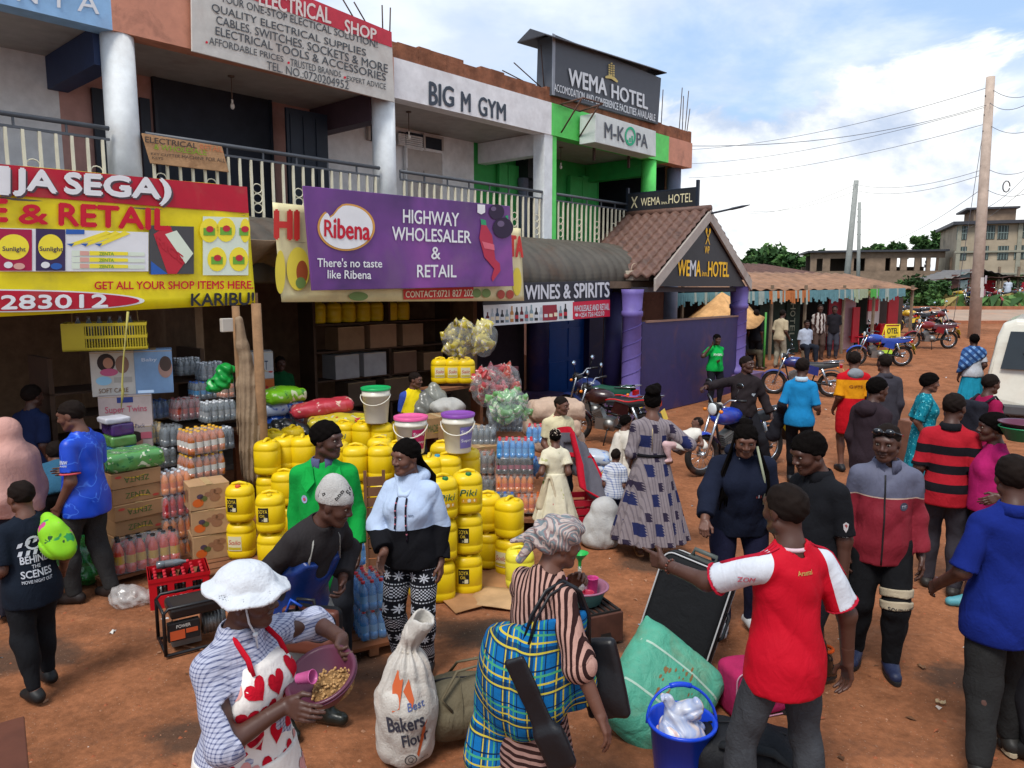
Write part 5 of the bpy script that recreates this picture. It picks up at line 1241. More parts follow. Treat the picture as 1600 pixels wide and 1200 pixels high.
 def trousers(s,m,upto=1.93,e=.014,e2=None,name='trousers',wr=.006,zone=None,wf=15,waist=.02):
  S=SDF();q=s.k;g=s.g;f=s.fem
  S.ell(s.hip+s.T0@np.array([0,-.012,-.01])*q,np.array([(.165 if f else .152)*g,(.125 if f else .116)*g,.14])*q+e*.5,s.T0,.05)
  S.ell(s.tp(0,.008,.10),np.array([.142*g,.108*g,.12])*q+e*.4,s.T,.05)
  S.cut(s.hip+s.T[:,2]*waist*q,s.T[:,2],.01)
  for sd in 'RL':s.leg(S,sd,e,upto,.035,e2)
  S.disp(folds(wr,wf,2.0,.8));return s.kid(name,m,S,zone,key='bottom')
 def skirt(s,m,hem=.12,r0=.15,r1=.3,y=.8,amp=.06,nf=11,top=.12,name='skirt',zone=None,wr=.003,cx=0,cy=0,key='bottom',pw=1.0):
  S=SDF();q=s.k;A=s.tp(0,0,top);Bt=np.array([s.hip[0]+cx,s.hip[1]+cy,hem]);H_=float(A[2]-hem)
  def fn(P):
   t=np.clip((A[2]-P[...,2])/H_,-.2,1.2);c=A[None]*(1-t[...,None])+Bt[None]*t[...,None];x=P[...,0]-c[...,0];yy=(P[...,1]-c[...,1])/y
   th=np.arctan2(yy,x);tt=np.clip(t,0,1);r=(r0+(r1-r0)*tt**pw)*q*(1+amp*tt*(np.cos(nf*th+2*np.sin(th*2)+tt*1.5)+.5*np.cos((nf*2-3)*th+1)))
   d=(np.sqrt(x*x+yy*yy)-r)*(y if y<1 else 1)*.9;return np.maximum(d,np.maximum(P[...,2]-A[2],hem-P[...,2]))
  mr=max(r0,r1)*q*(1+1.5*amp)+.02;c0=np.minimum(A,Bt);c1=np.maximum(A,Bt)
  S.fnop(fn,[c0[0]-mr,c0[1]-mr*max(1,y),hem],[c1[0]+mr,c1[1]+mr*max(1,y),A[2]],0)
  S.disp(folds(wr,12,1.0,.6));return s.kid(name,m,S,zone,key=key)
 def shoes(s,m,kind='shoe',sole=None):
  q=s.k
  for sd in 'RL':
   a,t=s.an[sd],s.toe[sd];S=SDF();zf=float(a[2]-.075*q)
   if kind=='sandal':
    S.cap(a-t*.06*q-s.Z*.068*q,a+t*.155*q-s.Z*.068*q,.042*q,.044*q,0);S.cut([0,0,zf+.016],[0,0,1],0);S.cut([0,0,zf-.002],[0,0,-1],0)
    S.cap(a+t*.06*q+np.cross(t,s.Z)*.035*q-s.Z*.06*q,a+t*.12*q-s.Z*.022*q,.008,k=0);S.cap(a+t*.06*q-np.cross(t,s.Z)*.035*q-s.Z*.06*q,a+t*.12*q-s.Z*.022*q,.008,k=0)
   else:
    S.cap(a-t*.045*q-s.Z*.03*q,a+t*.14*q-s.Z*.042*q,.046*q,.040*q,.03);S.cap(a+s.Z*(.06 if kind=='boot' else .0)*q,a+t*.06*q-s.Z*.03*q,.05*q,.042*q,.03)
    if kind=='boot':S.cap(a,a+(s.kn[sd]-a)*.45,.05*q,.058*q,.03)
    S.cut([0,0,zf-.002],[0,0,-1],.004);S.disp(folds(.0015,40,1))
   o=s.kid('shoe',m,S,vox=min(s.v,.009),key='shoe'+sd)
   if sole is not None and kind!='sandal':
    B=MB();x_=np.cross(t,s.Z);pts=[]
    for i in range(18):
     an_=2*math.pi*i/18;pts.append(a+t*(.05+.148*math.cos(an_))*q+x_*.050*math.sin(an_)*q)
    B.add([(p[0],p[1],zf-.001)for p in pts]+[(p[0],p[1],zf+.022*q)for p in pts],[tuple(range(18,36))]+[(i,(i+1)%18,(i+1)%18+18,i+18)for i in range(18)]);B.obj('sole',sole,o)
 def hair(s,kind='short',m=None,th=.008):
  m=m or(STUB if kind=='shaved' else HAIR);S=SDF();hs=s.hs;P=s.hp;M=s.Hd
  S.ell(P(0,-.012,.032),np.array([.075+th,.096+th,.086+th])*hs,M,0)
  yf={'short':.082,'afro':.08}.get(kind,.080)
  n=M@np.array([0,.105,-.150]);S.cut(P(0,yf,.052),n,.02)
  S.disp(lambda Q:.002*np.sin(Q[...,0]*90+3*np.sin(Q[...,2]*50)))
  if kind in('short','afro','shaved'):S.disp(folds(.0015 if kind!='afro' else .006,60 if kind!='afro' else 34,1))
  if kind in('cornrow','braids'):
   MI=np.array(M);c0=np.array(s.hc)
   def cr(Q):q_=(Q-c0)@MI/hs;an_=np.arctan2(q_[...,0],q_[...,2]+.02);return-.003*np.abs(np.sin(an_*9))-.001*np.sin(q_[...,1]*300)
   S.disp(cr)
  o=s.kid('hair',m,S,vox=min(s.vh,.008),key='hair')
  if kind=='braids':
   B=MB();rnd=random.Random(4)
   for i in range(15):
    x=(i-7)/7;p0=P(x*.05,-.085,.02-.02*abs(x));p1=P(x*.035,-.115,-.05);p2=p1+np.array([0,0,-.1])-s.T[:,0]*(.05-x*.03)-s.T[:,1]*.02;p3=p2+np.array([0,0,-.13-.05*rnd.random()])-s.T[:,1]*.01*rnd.random()
    B.tube([p0,p1,p2,p3],[.010,.011,.010,.005],6)
   B.obj('braid',m,o)
  if kind in('puff','bun'):
   S2=SDF();S2.ell(P(0,-.045,.125)if kind=='puff' else P(0,-.10,.07),np.array([.062,.058,.05])*hs*(1.1 if kind=='puff' else .9),M,0);S2.disp(folds(.008,50,2));s.kid('hair_bun',m,S2,vox=min(s.vh,.008))
  return o
  #  the people
def at(px,py,h):p=HZ(px,py,h);p.z=gz(p.x,p.y);return p
def stand(px,py,h):
 """feet of someone h tall whose head top shows at the pixel"""
 z=h
 for _ in range(6):p=HZ(px,py,z);z=h+gz(p.x,p.y)
 p.z=gz(p.x,p.y);return p
TR=lambda c,**k:cloth('trouser '+c,c,**k)
SH=lambda c,**k:mat('shoe '+c,c,rough=.55,**k)
def check_fn(base,line,fx=26.,w=.28):
 def fn(t,oc):
  x,y,z=t.sep(oc);u=t.math('ADD',t.math('MULTIPLY',x,.5),y);col=asc(base)
  a=t.math('LESS_THAN',t.math('FRACT',t.math('MULTIPLY',u,fx)),w);b=t.math('LESS_THAN',t.math('FRACT',t.math('MULTIPLY',z,fx)),w)
  return t.mix(t.math('MULTIPLY',t.math('ADD',a,b),.5),col,asc(line))
 return fn
def plaid_fn(base,dark,yel,green):
 def fn(t,oc):
  x,y,z=t.sep(oc);u=t.math('ADD',x,t.math('MULTIPLY',y,.8));c=asc(base)
  def ln(v,f,o,w):return t.math('LESS_THAN',t.math('FRACT',t.math('ADD',t.math('MULTIPLY',v,f),o)),w)
  for v,k in((u,7.0),(t.math('ADD',z,t.math('MULTIPLY',x,.1)),6.5)):
   c=t.mix(t.math('MULTIPLY',ln(v,k,0,.22),.75),c,asc(dark));c=t.mix(ln(v,k,.95,.05),c,asc(yel));c=t.mix(ln(v,k,.70,.05),c,asc(yel));c=t.mix(ln(v,k,.5,.06),c,asc(green));c=t.mix(ln(v,k,.36,.04),c,asc(dark))
  return c
 return fn
def stripe_fn(a,b,f=26.,w=.5,axis=(1,.6,0)):
 def fn(t,oc):
  v=t.vec('DOT_PRODUCT',oc,axis);wv=t.math('ADD',t.math('MULTIPLY',v,f),t.math('MULTIPLY',t.noise(oc,6,2,.5),1.1))
  return t.mix(t.math('LESS_THAN',t.math('FRACT',wv),w),asc(a),asc(b))
 return fn
def floral_fn(base,spots):
 def fn(t,oc):
  c=asc(base)
  for i,(col,sc,th)in enumerate(spots):
   n=t.noise(t.vec('ADD',oc,(i*3.1,i*1.7,i)),sc,2,.5,.4);c=t.mix(t.smooth(n,th,th+.04),c,asc(col))
  return c
 return fn
def lz(p):return lambda V:(V-p.hip)@p.T[:,2]
# -- 1 left edge: hijab
p=Person('person in a long pale pink hijab at the left edge, dark dress below',stand(10,648,1.64),-85,1.62,q=2,fem=True,g=1.15,arms={'R':(.05,.2,-.4),'L':(.0,.2,-.4)},legs=False)
p.skirt(cloth('dark skirt','#24222a'),hem=.06,r0=.16,r1=.27,top=.2)
S=SDF();S.ell(p.hp(0,-.02,.025),np.array([.088,.108,.105])*p.hs,p.Hd,.02);S.cap(p.hp(0,-.02,-.02),p.neck-np.array([0,0,.04]),.092,.15,.06);p.torso(S,.05,.05,.09)
for sd in 'RL':p.arm(S,sd,.05,1.5,.09)
S.ell(p.hp(0,.10,-.015),np.array([.048,.07,.075])*p.hs,p.Hd,.012,'s');S.cut(p.hip+np.array([0,0,-.02]),[0,0,-1],.02);S.disp(folds(.012,9,1,.45));p.kid('hijab',cloth('pink hijab','#b58a80'),S)
# -- 2 boy in the navy tee
p2=p=Person('boy in a navy t-shirt with a white film print on its back and striped clogs',at(36,752,1.42),-48,1.42,q=3,g=1.0,head=(-15,6,0),hscale=1.05,arms={'R':(.10,.12,-.44),'L':(.06,.16,-.42)},feet={'R':(.09,.10,0,-10),'L':(.08,-.16,0,15)},skin=0)
tee=p.top(cloth('navy tee','#141b26'),hem=-.17,sleeve=.85,e=.028,hang=.02);p.trousers(TR('#17181b'),upto=1.88,e=.022,e2=.008);p.hair('shaved',th=.004)
clog=SH('#141414');p.shoes(clog)
B=MB();write(B,'BEHIND',0,-.05,.16,.045,0,0,.03,centre=True);write(B,'THE',0,-.085,.05,.022,0,0,.02,centre=True);write(B,'SCENES',0,-.14,.17,.045,0,0,.03,centre=True);write(B,'MOVIE NIGHT OUT',0,-.175,.17,.02,0,0,.01,centre=True)
for i in range(5):B.add([(-.09+i*.04,0,.0),(-.07+i*.04,0,.0),(-.06+i*.04,0,.03),(-.08+i*.04,0,.03)],[(0,1,2,3)]);B.add([(-.09+i*.042,0,.05+i*.012),(-.065+i*.042,0,.057+i*.012),(-.055+i*.042,0,.085+i*.012),(-.08+i*.042,0,.078+i*.012)],[(0,1,2,3)])
B.add([(.045*math.cos(a*.4),0,.075+.045*math.sin(a*.4))for a in range(16)]+[(.032*math.cos(a*.4),0,.075+.032*math.sin(a*.4))for a in range(16)],[(i,(i+1)%16,(i+1)%16+16,i+16)for i in range(16)])
decal(tee,B,p.tp(.0,-.15,.26),(0,1,0),mats=INK('#b9bec6'))
for sd in 'RL':
 o=p.kids['shoe'+sd];B=MB();t_=p.toe[sd];x_=np.cross(t_,p.Z)
 for i in range(3):B.add([(-.04+.0,0,.03-i*.028),(.012,0,.036-i*.028),(.012,0,.024-i*.028),(-.04,0,.018-i*.028)],[(0,1,2,3)])
 decal(o,B,p.an[sd]+t_*.07-x_*.012,(0,0,-1),up=tuple(t_),name='stripe',mats=INK('#c9ccd0'))
 # -- 3, 4 figures inside the left shop
p=Person('person in a teal jacket bending down inside the left shop',stand(92,700,1.2),-35,1.68,q=1,lean=(78,0),hipz=.84,hip=(0,-.1),arms={'R':(.02,.0,-.5),'L':(.02,.0,-.5)},eyes=False)
p.top(cloth('teal jacket','#2c5670'),hem=-.06,sleeve=1.8,e=.03);p.trousers(TR('#17181b'));p.hair('shaved');p.shoes(SH('#141414'))
p=Person('person in a dark navy shirt standing deep in the shade of the left shop',stand(45,600,1.66),15,1.66,q=1,skin=1);p.top(cloth('navy shirt','#1c2748'),hem=-.14,sleeve=.9,e=.03);p.trousers(TR('#17181b'));p.hair('shaved')
# -- 5 blue jersey
p=Person('man in a shiny blue football jersey and dark jeans, looking into the left shop',at(122,622,1.74),-80,1.74,q=3,head=(-15,14,0),arms={'L':(.04,.10,-.50),'R':(.05,.3,-.3)},feet={'L':(.09,.10,0,10),'R':(.09,-.12,0,5)},skin=0)
def sheen_fn(t,oc):  # paler sheen streaks painted into the jersey's blue
 n=t.noise(oc,3.2,2,.5,1.6);return t.mix(t.smooth(t.math('ABSOLUTE',t.math('SUBTRACT',n,.5)),.022,.0),asc('#1440b4'),asc('#3c6cd6'))
j=p.top(mat('blue jersey',rough=.4,var=.08,color_fn=sheen_fn,bump=.1),hem=-.16,sleeve=.72,e=.03,hang=.02);p.trousers(TR('#2c2b2b',bump=.5),e=.02);p.hair('shaved',th=.005);p.shoes(SH('#241c1a'))
B=MB();B.add([(.036*math.cos(a*.35),0,.036*math.sin(a*.35))for a in range(18)],[tuple(range(18))],0);B.add([(.024*math.cos(a*.35),-.002,.024*math.sin(a*.35))for a in range(18)],[tuple(range(18))],1);decal(j,B,p.tp(-.10,.12,.33),(.55,-1,0),mats=[INK('#c04a5a'),INK('#a9b4d4')],name='badge')
B=MB();write(B,'BINW',0,0,.07,.03,0,0,.02,centre=True);write(B,'SPORTS',0,-.02,.06,.012,0,0,.01,centre=True);decal(j,B,p.shd['L']*.55+p.el['L']*.45+np.array([0,0,0]),(1,0,0),mats=INK('#c9d2e0'),name='print')
S=SDF();a,b=p.shd['L'],p.el['L'];c=a+(b-a)*.74;S.cap(c,c+(b-a)*.03,.078,k=0);S.cut(c,(a-b),0);S.cut(c+(b-a)*.05,(b-a),0);p.kid('cuff',cloth('jersey cuff','#c0505a'),S)
# -- 6 peanut seller
PS=at(370,868,1.66);
bas=D(512,1050,2.70)
p6=p=Person('peanut seller in a floppy white sun hat and red heart apron, holding a basin',PS,112,1.64,q=3,fem=True,g=.98,sh=1.12,head=(-18,6,6),skin=1,lean=(0,0),arms={'R':('w',bas+Vector((-.12,-.14,-.05)),(1,-.6,-.3)),'L':('w',bas+Vector((.02,.16,.06)),(-1,-.5,-.2))},legs=False,hands={'R':dict(dir=(.25,.85,.05),thumb=(-.3,.1,1),curl=.35),'L':dict(dir=(.9,.5,-.25),thumb=(0,.5,-1),curl=.5)})
shirt=p.top(cloth('blue checked shirt','#8f93a8',var=.06,color_fn=check_fn('#a9acbd','#4c5374',70,.34),bump=.35),hem=-.2,sleeve={'R':1.16,'L':1.3},e=.034,es=.030,bell=.016,wr=.008,name='shirt',collar=cloth('blue checked shirt',''),hang=.02)
S=SDF();p.torso(S,.046,.05)
S.ell(p.hip+np.array([0,-.0,-.12]),[.215,.175,.26],None,.08)
S.cut(p.hip+np.array([0,.015,0]),[0,-1,0],.01);S.cut(p.tp(0,0,.43),p.T[:,2],.01)
for x in(-1,1):S.cut(p.tp(x*.10,0,.43),p.T@np.array([x,0,.55]),.01)
S.disp(folds(.006,11,2,.5));apr=p.kid('apron',cloth('heart apron cloth','#d6d0ca',var=.06),S)
sk=p.skirt(cloth('heart apron cloth',''),hem=.12,r0=.205,r1=.37,top=.04,amp=.07,nf=9,name='apron_skirt',y=.95)
def heart2(r,ang):
 pts=[]
 for i in range(20):
  a=2*math.pi*i/20;x=.8*math.sin(a)**3;z=.65*math.cos(a)-.25*math.cos(2*a)-.1*math.cos(3*a)-.04*math.cos(4*a);pts.append((r*(x*math.cos(ang)-z*math.sin(ang)),r*(x*math.sin(ang)+z*math.cos(ang))))
 return pts
rnd=random.Random(5)
hm=[cloth('heart red','#b01024'),cloth('heart pink','#c98f8a'),cloth('heart streaked','#a01424',var=.5,sc=30,color_fn=stripe_fn('#a8132a','#c4aaa4',60,.3,(.6,.6,.6)))]
def hearts(o,zs,half,yoff,nrm=None):
 B=MB();bv=bvh_of(o);d=Vector((0,-1,0));row=0
 for z in zs:
  for i in range(-4,5):
   xx=i*.108+(.054 if row%2 else 0)+rnd.uniform(-.015,.015);zz=z+rnd.uniform(-.015,.015)
   for sgn,dr in((0,Vector((0,-1,0))),)if abs(xx)<half else():
    ctr=Vector((xx,.9,zz));pts=heart2(rnd.uniform(.050,.068),rnd.uniform(-.7,.7));P=[]
    c_=Vector((p.hip[0],p.hip[1],0))
    for a,b in pts:
     ang=(xx+a)/.21;dd=Vector((-math.sin(ang),-math.cos(ang),0));h=bv.ray_cast(Vector((c_.x,c_.y,zz+b))-dd*.9,dd,1.2)
     if h[0]is None:break
     P.append(h[0]-dd*.0035)
    if len(P)==len(pts):
     mid=[]
     for kk in(.5,0):
      for a,b in(pts if kk else[(0,0)]):
       ang=(xx+a*kk)/.21;dd=Vector((-math.sin(ang),-math.cos(ang),0));h=bv.ray_cast(Vector((c_.x,c_.y,zz+b*kk))-dd*.9,dd,1.2);mid.append((h[0]if h[0]is not None else P[0])-dd*.0035)
     n_=len(pts);B.add(P+mid,[(i,(i+1)%n_,(i+1)%n_+n_,i+n_)for i in range(n_)]+[(n_+i,n_+(i+1)%n_,2*n_)for i in range(n_)],rnd.choice((0,0,0,1,2)))
  row+=1
 return B.obj('heart_print',hm,o)
hearts(apr,[.80+.103*i for i in range(7)],.46,0);hearts(sk,[.17+.105*i for i in range(8)],.50,0)
S=SDF();p.torso(S,.053,.05);S.cut(p.tp(0,0,.06),-p.T[:,2],.004);S.cut(p.tp(0,0,.115),p.T[:,2],.004);S.cut(p.hip+np.array([0,.0,0]),[0,-1,0],.01);p.kid('waist_band',cloth('heart red',''),S)
B=MB()
for x in(-1,1):B.tube([p.tp(x*.098,.142,.41),p.tp(x*.092,.115,.47),p.tp(x*.082,.05,.525),p.tp(x*.07,-.03,.54)],.015,6,ell=.35)
B.obj('neck_strap',cloth('heart red',''),apr)
p.hair('shaved',th=.004)
S=SDF();S.ell(p.hp(0,-.012,.045),np.array([.098,.118,.098])*p.hs,p.Hd,0);S.cut(p.hp(0,0,.042),p.Hd@np.array([0,.10,-1]),.004)
c0,M0=np.array(p.hp(0,-.008,.052)),np.array(p.Hd)
def brim(P):
 q_=(P-c0)@M0;r_=np.sqrt(q_[...,0]**2+(q_[...,1]*.93)**2);a_=np.arctan2(q_[...,0],q_[...,1])
 zz=.008-.5*np.maximum(0,r_-.108)+.014*np.sin(a_*3+.8)*(r_/.18)+.006*np.sin(a_*7);return np.maximum(np.abs(q_[...,2]-zz)*.8-.0045,r_-.146)
S.fnop(brim,c0-.25,c0+.25,.012);S.disp(folds(.0025,30,1));ht=p.kid('sun_hat',cloth('white cotton hat','#bfc3c8',bump=.5),S,vox=.005)
B=MB();[B.add([(.008*math.cos(a)+ox,0,.008*math.sin(a)+oz)for a in np.arange(0,6.2,.6)],[tuple(range(11))])for ox,oz in((0,0),(.013,.004),(-.01,-.003))]
decal(ht,B,p.hp(-.07,.15,.03),tuple(np.array(p.Hd@np.array([.3,-.6,-.75]))),name='stain',mats=INK('#b8493a'),off=.008)
B=MB();B.tube([p.hp(.07,.02,.0),p.hp(.062,.03,-.07),p.hp(.05,.05,-.12),p.hp(.045,.06,-.2)],.004,5);B.ball(p.hp(.05,.05,-.12),.011,8);B.obj('hat_cord',cloth('white cotton hat',''),ht)
# -- 7 man in the beanie and blue apron
cs=D(470,985,4.15)
p7=p=Person('man in a white patterned knit beanie and torn blue apron, bending over a bag',at(482,772,1.45),126,1.70,q=3,lean=(34,0),hip=(0,-.18),head=(-28,12,0),skin=1,hipz=.86,arms={'R':('w',D(448,930,4.25),(.8,-.6,-.4)),'L':('w',D(535,905,4.3),(-.9,-.6,-.3))},feet={'R':(.16,-.12,0,10),'L':(.06,-.02,0,20)},hands={'R':dict(curl=.7,thumb=(0,.8,.4)),'L':dict(curl=.55,dir=(.55,.55,-.5),thumb=(0,.6,.7))},g=1.1)
CHAR=cloth('charcoal jacket','#2a2728');p.top(CHAR,hem=-.06,sleeve=1.88,e=.036,es=.03,bell=.014,wr=.009,name='jacket',hang=.02,collar=CHAR);p.trousers(TR('#8d8b87'),e=.024)
S=SDF();p.torso(S,.05,.06);S.ell(p.hip+np.array([0,.03,-.16]),[.21,.17,.30],None,.08);S.cut(p.hip+p.T@np.array([0,.045,0]),-p.T[:,1],.01);S.cut(p.tp(0,0,.36),p.T[:,2],.012)
S.cap(p.tp(0,.10,.40),p.tp(.0,.17,.30),.075,.05,.02,'s')
for x in(-1,1):S.cut(p.tp(x*.13,0,.36),p.T@np.array([x,0,.5]),.01)
S.disp(folds(.008,10,3,.6));ap7=p.kid('apron',mat('blue vinyl apron','#12306e',rough=.32,var=.15,bump=.2),S)
B=MB();[B.tube([p.tp(x*.12,.14,.34),p.tp(x*.10,.08,.48),p.tp(x*.06,-.03,.55)],.010,6,ell=.4)for x in(-1,1)];B.tube([p.tp(-.06,.185,.06),p.tp(.1,.185,.06)],.005,5);B.obj('strap',cloth('apron edge','#9a9a94'),ap7)
S=SDF();S.ell(p.hp(0,-.015,.045),np.array([.086,.108,.098])*p.hs,p.Hd,0);S.ell(p.hp(0,-.04,.12),np.array([.05,.06,.05])*p.hs,p.Hd,.05);S.cut(p.hp(0,.06,.035),p.Hd@np.array([0,.25,-1]),.006);S.disp(folds(.002,38,2));bn=p.kid('beanie',cloth('white knit','#a8a6a2',bump=.8,bsc=160,color_fn=floral_fn('#b4b2ae',(('#7d7b79',22,.66),))),S,vox=.0055)
B=MB();rnd=random.Random(9);bv=bvh_of(bn)
for i in range(16):
 th,ph=rnd.uniform(-2.6,2.6),rnd.uniform(.1,.9);dl=np.array([math.sin(th)*math.cos(ph),math.cos(th)*math.cos(ph),math.sin(ph)]);dd=p.Hd@-dl
 B2=MB();r=.012;B2.add([(r,0,r*.3),(r*.3,0,r),(-r,0,r*.2),(-r*.2,0,-r)],[(0,1,2,3)],0);B2.add([(r*.5,-.001,r*.15),(r*.15,-.001,r*.5),(-r*.5,-.001,r*.1),(-r*.1,-.001,-r*.5)],[(0,1,2,3)],1)
 ux=Vector(dd).cross(Vector((0,0,1))).normalized();uz=ux.cross(Vector(dd));P=[]
 for x,y,z in B2.v:
  h=bv.ray_cast(Vector(p.hp(0,-.01,.05))+ux*x+uz*z-Vector(dd)*.3,Vector(dd));P.append((h[0]if h[0]is not None else Vector(p.hc))-Vector(dd)*(.002-y))
 B.add(P,B2.f,0);B.mi[-2:]=B2.mi
B.obj('knit_pattern',[cloth('knit black','#1d1c1c'),cloth('knit grey','#8f8d8a')],bn)
p.shoes(mat('rubber boot','#20231f',rough=.3),'boot')
# -- 8 green coat
p=Person('man in an open bright green work coat over a navy polo shirt, looking right',at(503,655,1.76),172,1.76,q=3,head=(-62,4,0),skin=1,arms={'R':(.04,.0,-.52),'L':(.06,.08,-.5)})
GC=cloth('green work coat','#12913c',var=.08);p.trousers(TR('#22242a'));p.shoes(SH('#141414'));p.top(cloth('navy polo','#262f52'),hem=-.12,sleeve=.5,e=.012,collar=cloth('slate collar','#4f5272'),name='polo')
S=SDF()
p.torso(S,.026,.05);S.ell(p.hip+np.array([0,-.02,-.15]),[.20,.155,.30],None,.08)
S.cap(p.tp(0,.16,.56),p.tp(0,.20,.0),.055,.03,.01,'s');S.cap(p.tp(0,.20,.0),p.tp(.03,.26,-.5),.03,.05,.01,'s');S.cap(p.neck-p.T[:,2]*.03,p.neck+p.T[:,2]*.2,.078,.078,.012,'s');S.cut(p.hip+np.array([0,0,-.36]),[0,0,-1],.01);p.sleeves(S,1.92,.022,.01);S.disp(folds(.006,12,4,.7));co=p.kid('coat',GC,S)
B=MB()
for x in(-1,1):B.add([p.tp(x*.062,.085,.515),p.tp(x*.045,.135,.42),p.tp(x*.10,.150,.355),p.tp(x*.135,.115,.42),p.tp(x*.11,.05,.505)],[(0,1,2,3,4)])
B.obj('lapel',GC,co,solid=.008)
B=MB();B.add([(.022*math.cos(a*.4),0,.028*math.sin(a*.4))for a in range(16)],[tuple(range(16))],0);B.add([(.009*math.cos(a*.4),-.002,.012*math.sin(a*.4))for a in range(16)],[tuple(range(16))],1);decal(co,B,p.tp(.125,.15,.30),(-.1,-1,0),name='badge',mats=[INK('#9aa0c0'),INK('#c0405a')])
p.hair('short',th=.012)
# -- 9 hoodie girl
p9=p=Person('young woman in a pale blue and black hoodie and snowflake knit trousers',at(640,680,1.67),196,1.66,q=3,fem=True,g=1.02,head=(24,4,0),skin=0,arms={'R':('w',D(601,862,4.70),(1,-.6,-.1)),'L':(.07,.0,-.515)},feet={'R':(.09,.02,0,8),'L':(.10,-.02,0,12)},hands={'R':dict(curl=.35,thumb=(.2,.3,1),dir=(.1,.6,-.75)),'L':dict(curl=.4)})
HB=cloth('hoodie fleece',bump=.2,var=.05,color_fn=zone_fn([(0,'#121216'),(1.06,'#a9b9d2')],lo=0,hi=1.7))
hd=p.top(HB,hem=-.10,sleeve=1.9,e=.040,es=.040,bell=.008,wr=.009,name='hoodie',zone={'zone':lambda V:V[:,2]+.01*np.sin(V[:,0]*9)+.35*np.maximum(0,np.abs(V[:,0])-.19)},hang=.005)
S=SDF()
for i in range(9):
 a=R(200+140*i/8)+math.pi*0;S.ell(p.neck+p.T@np.array([.085*math.cos(a),.075*math.sin(a)-.01,.02-.02*abs(i-4)/4+.015]),[.042,.042,.034],None,.04)
for x in(-1,1):S.cap(p.neck+p.T@np.array([x*.08,.0,.02]),p.tp(x*.025,.118,.43),.030,.022,.03)
S.disp(folds(.003,20,1));p.kid('hood',cloth('pale blue fleece','#a9b9d2'),S,key='hood')
B=MB()
for x,L in((-.035,.30),(.035,.22)):
 pts=[]
 for i in range(10):
  q0=Vector(p.tp(x*(1+.25*i/9),.6,.42-L*i/9));h=bvh_of(hd).ray_cast(q0,Vector(-p.T[:,1]),1)if i==0 else bv_.ray_cast(q0,Vector(-p.T[:,1]),1)
  if i==0:bv_=bvh_of(hd)
  pts.append(np.array(h[0])+p.T[:,1]*.010)
 B.tube(pts,.006,6)
 for i in range(9):B.ball((pts[i]+pts[i+1])/2,(.0075,.0075,.009),6,mi=1 if i%2 else 0)
B.obj('drawstring',[cloth('cord black','#1c1420'),cloth('cord red','#b86a7a')],hd)
B=MB();write(B,'sm',0,0,.035,.012,0,0,.02,centre=True);decal(hd,B,p.tp(-.075,.19,.30),(0,-1,0),mats=INK('#5f6f8c'),name='print')
def fair(t,oc):
 u=t.node('Attribute',attribute_name='u').outputs['Fac'];v=t.node('Attribute',attribute_name='v').outputs['Fac'];ink,wh=asc('#14151b'),asc('#b9bcc4')
 fr_=lambda a:t.math('FRACT',a);band=fr_(t.math('MULTIPLY',v,4.6))
 su=t.math('SUBTRACT',fr_(t.math('MULTIPLY',u,13.5)),.5);sv=t.math('MULTIPLY',t.math('SUBTRACT',band,.36),2.9);rr=t.math('SQRT',t.math('ADD',t.math('POWER',su,2),t.math('POWER',sv,2)));an=t.math('ARCTAN2',sv,su)
 star=t.math('LESS_THAN',rr,t.math('ADD',.29,t.math('MULTIPLY',t.math('COSINE',t.math('MULTIPLY',an,8)),.16)));star=t.math('MULTIPLY',star,t.math('GREATER_THAN',rr,.05))
 ins=t.math('MULTIPLY',t.math('GREATER_THAN',band,.18),t.math('LESS_THAN',band,.54));star=t.math('MULTIPLY',star,ins)
 dots=t.math('GREATER_THAN',t.math('MULTIPLY',t.math('SINE',t.math('MULTIPLY',u,330)),t.math('SINE',t.math('MULTIPLY',v,300))),.15)
 db=t.math('MULTIPLY',t.math('ADD',t.math('GREATER_THAN',band,.70),t.math('LESS_THAN',band,.04)),dots)
 ln=t.math('ADD',t.math('LESS_THAN',t.math('ABSOLUTE',t.math('SUBTRACT',band,.62)),.018),t.math('LESS_THAN',t.math('ABSOLUTE',t.math('SUBTRACT',band,.11)),.018));ln=t.math('MULTIPLY',ln,t.math('GREATER_THAN',t.math('SINE',t.math('MULTIPLY',u,420)),-.3))
 return t.mix(t.math('MINIMUM',t.math('ADD',t.math('ADD',star,db),ln),1),ink,wh)
def uz(V):
 k=V[:,0]>p.hip[0];c=np.where(k,p.hip[0]+.09,p.hip[0]-.09);hip_=V[:,2]>p.hip[2]-.06
 a=np.arctan2(V[:,0]-np.where(hip_,p.hip[0],c),V[:,1]-p.hip[1]);return np.abs(a)*np.where(hip_,.16,.10)
p.trousers(cloth('snowflake knit',bump=.5,bsc=120,var=.08,color_fn=fair),e=.020,e2=.012,zone={'u':uz,'v':lambda V:V[:,2]},upto=1.93,waist=.05);p.hair('braids');p.shoes(SH('#1b1b1e'))
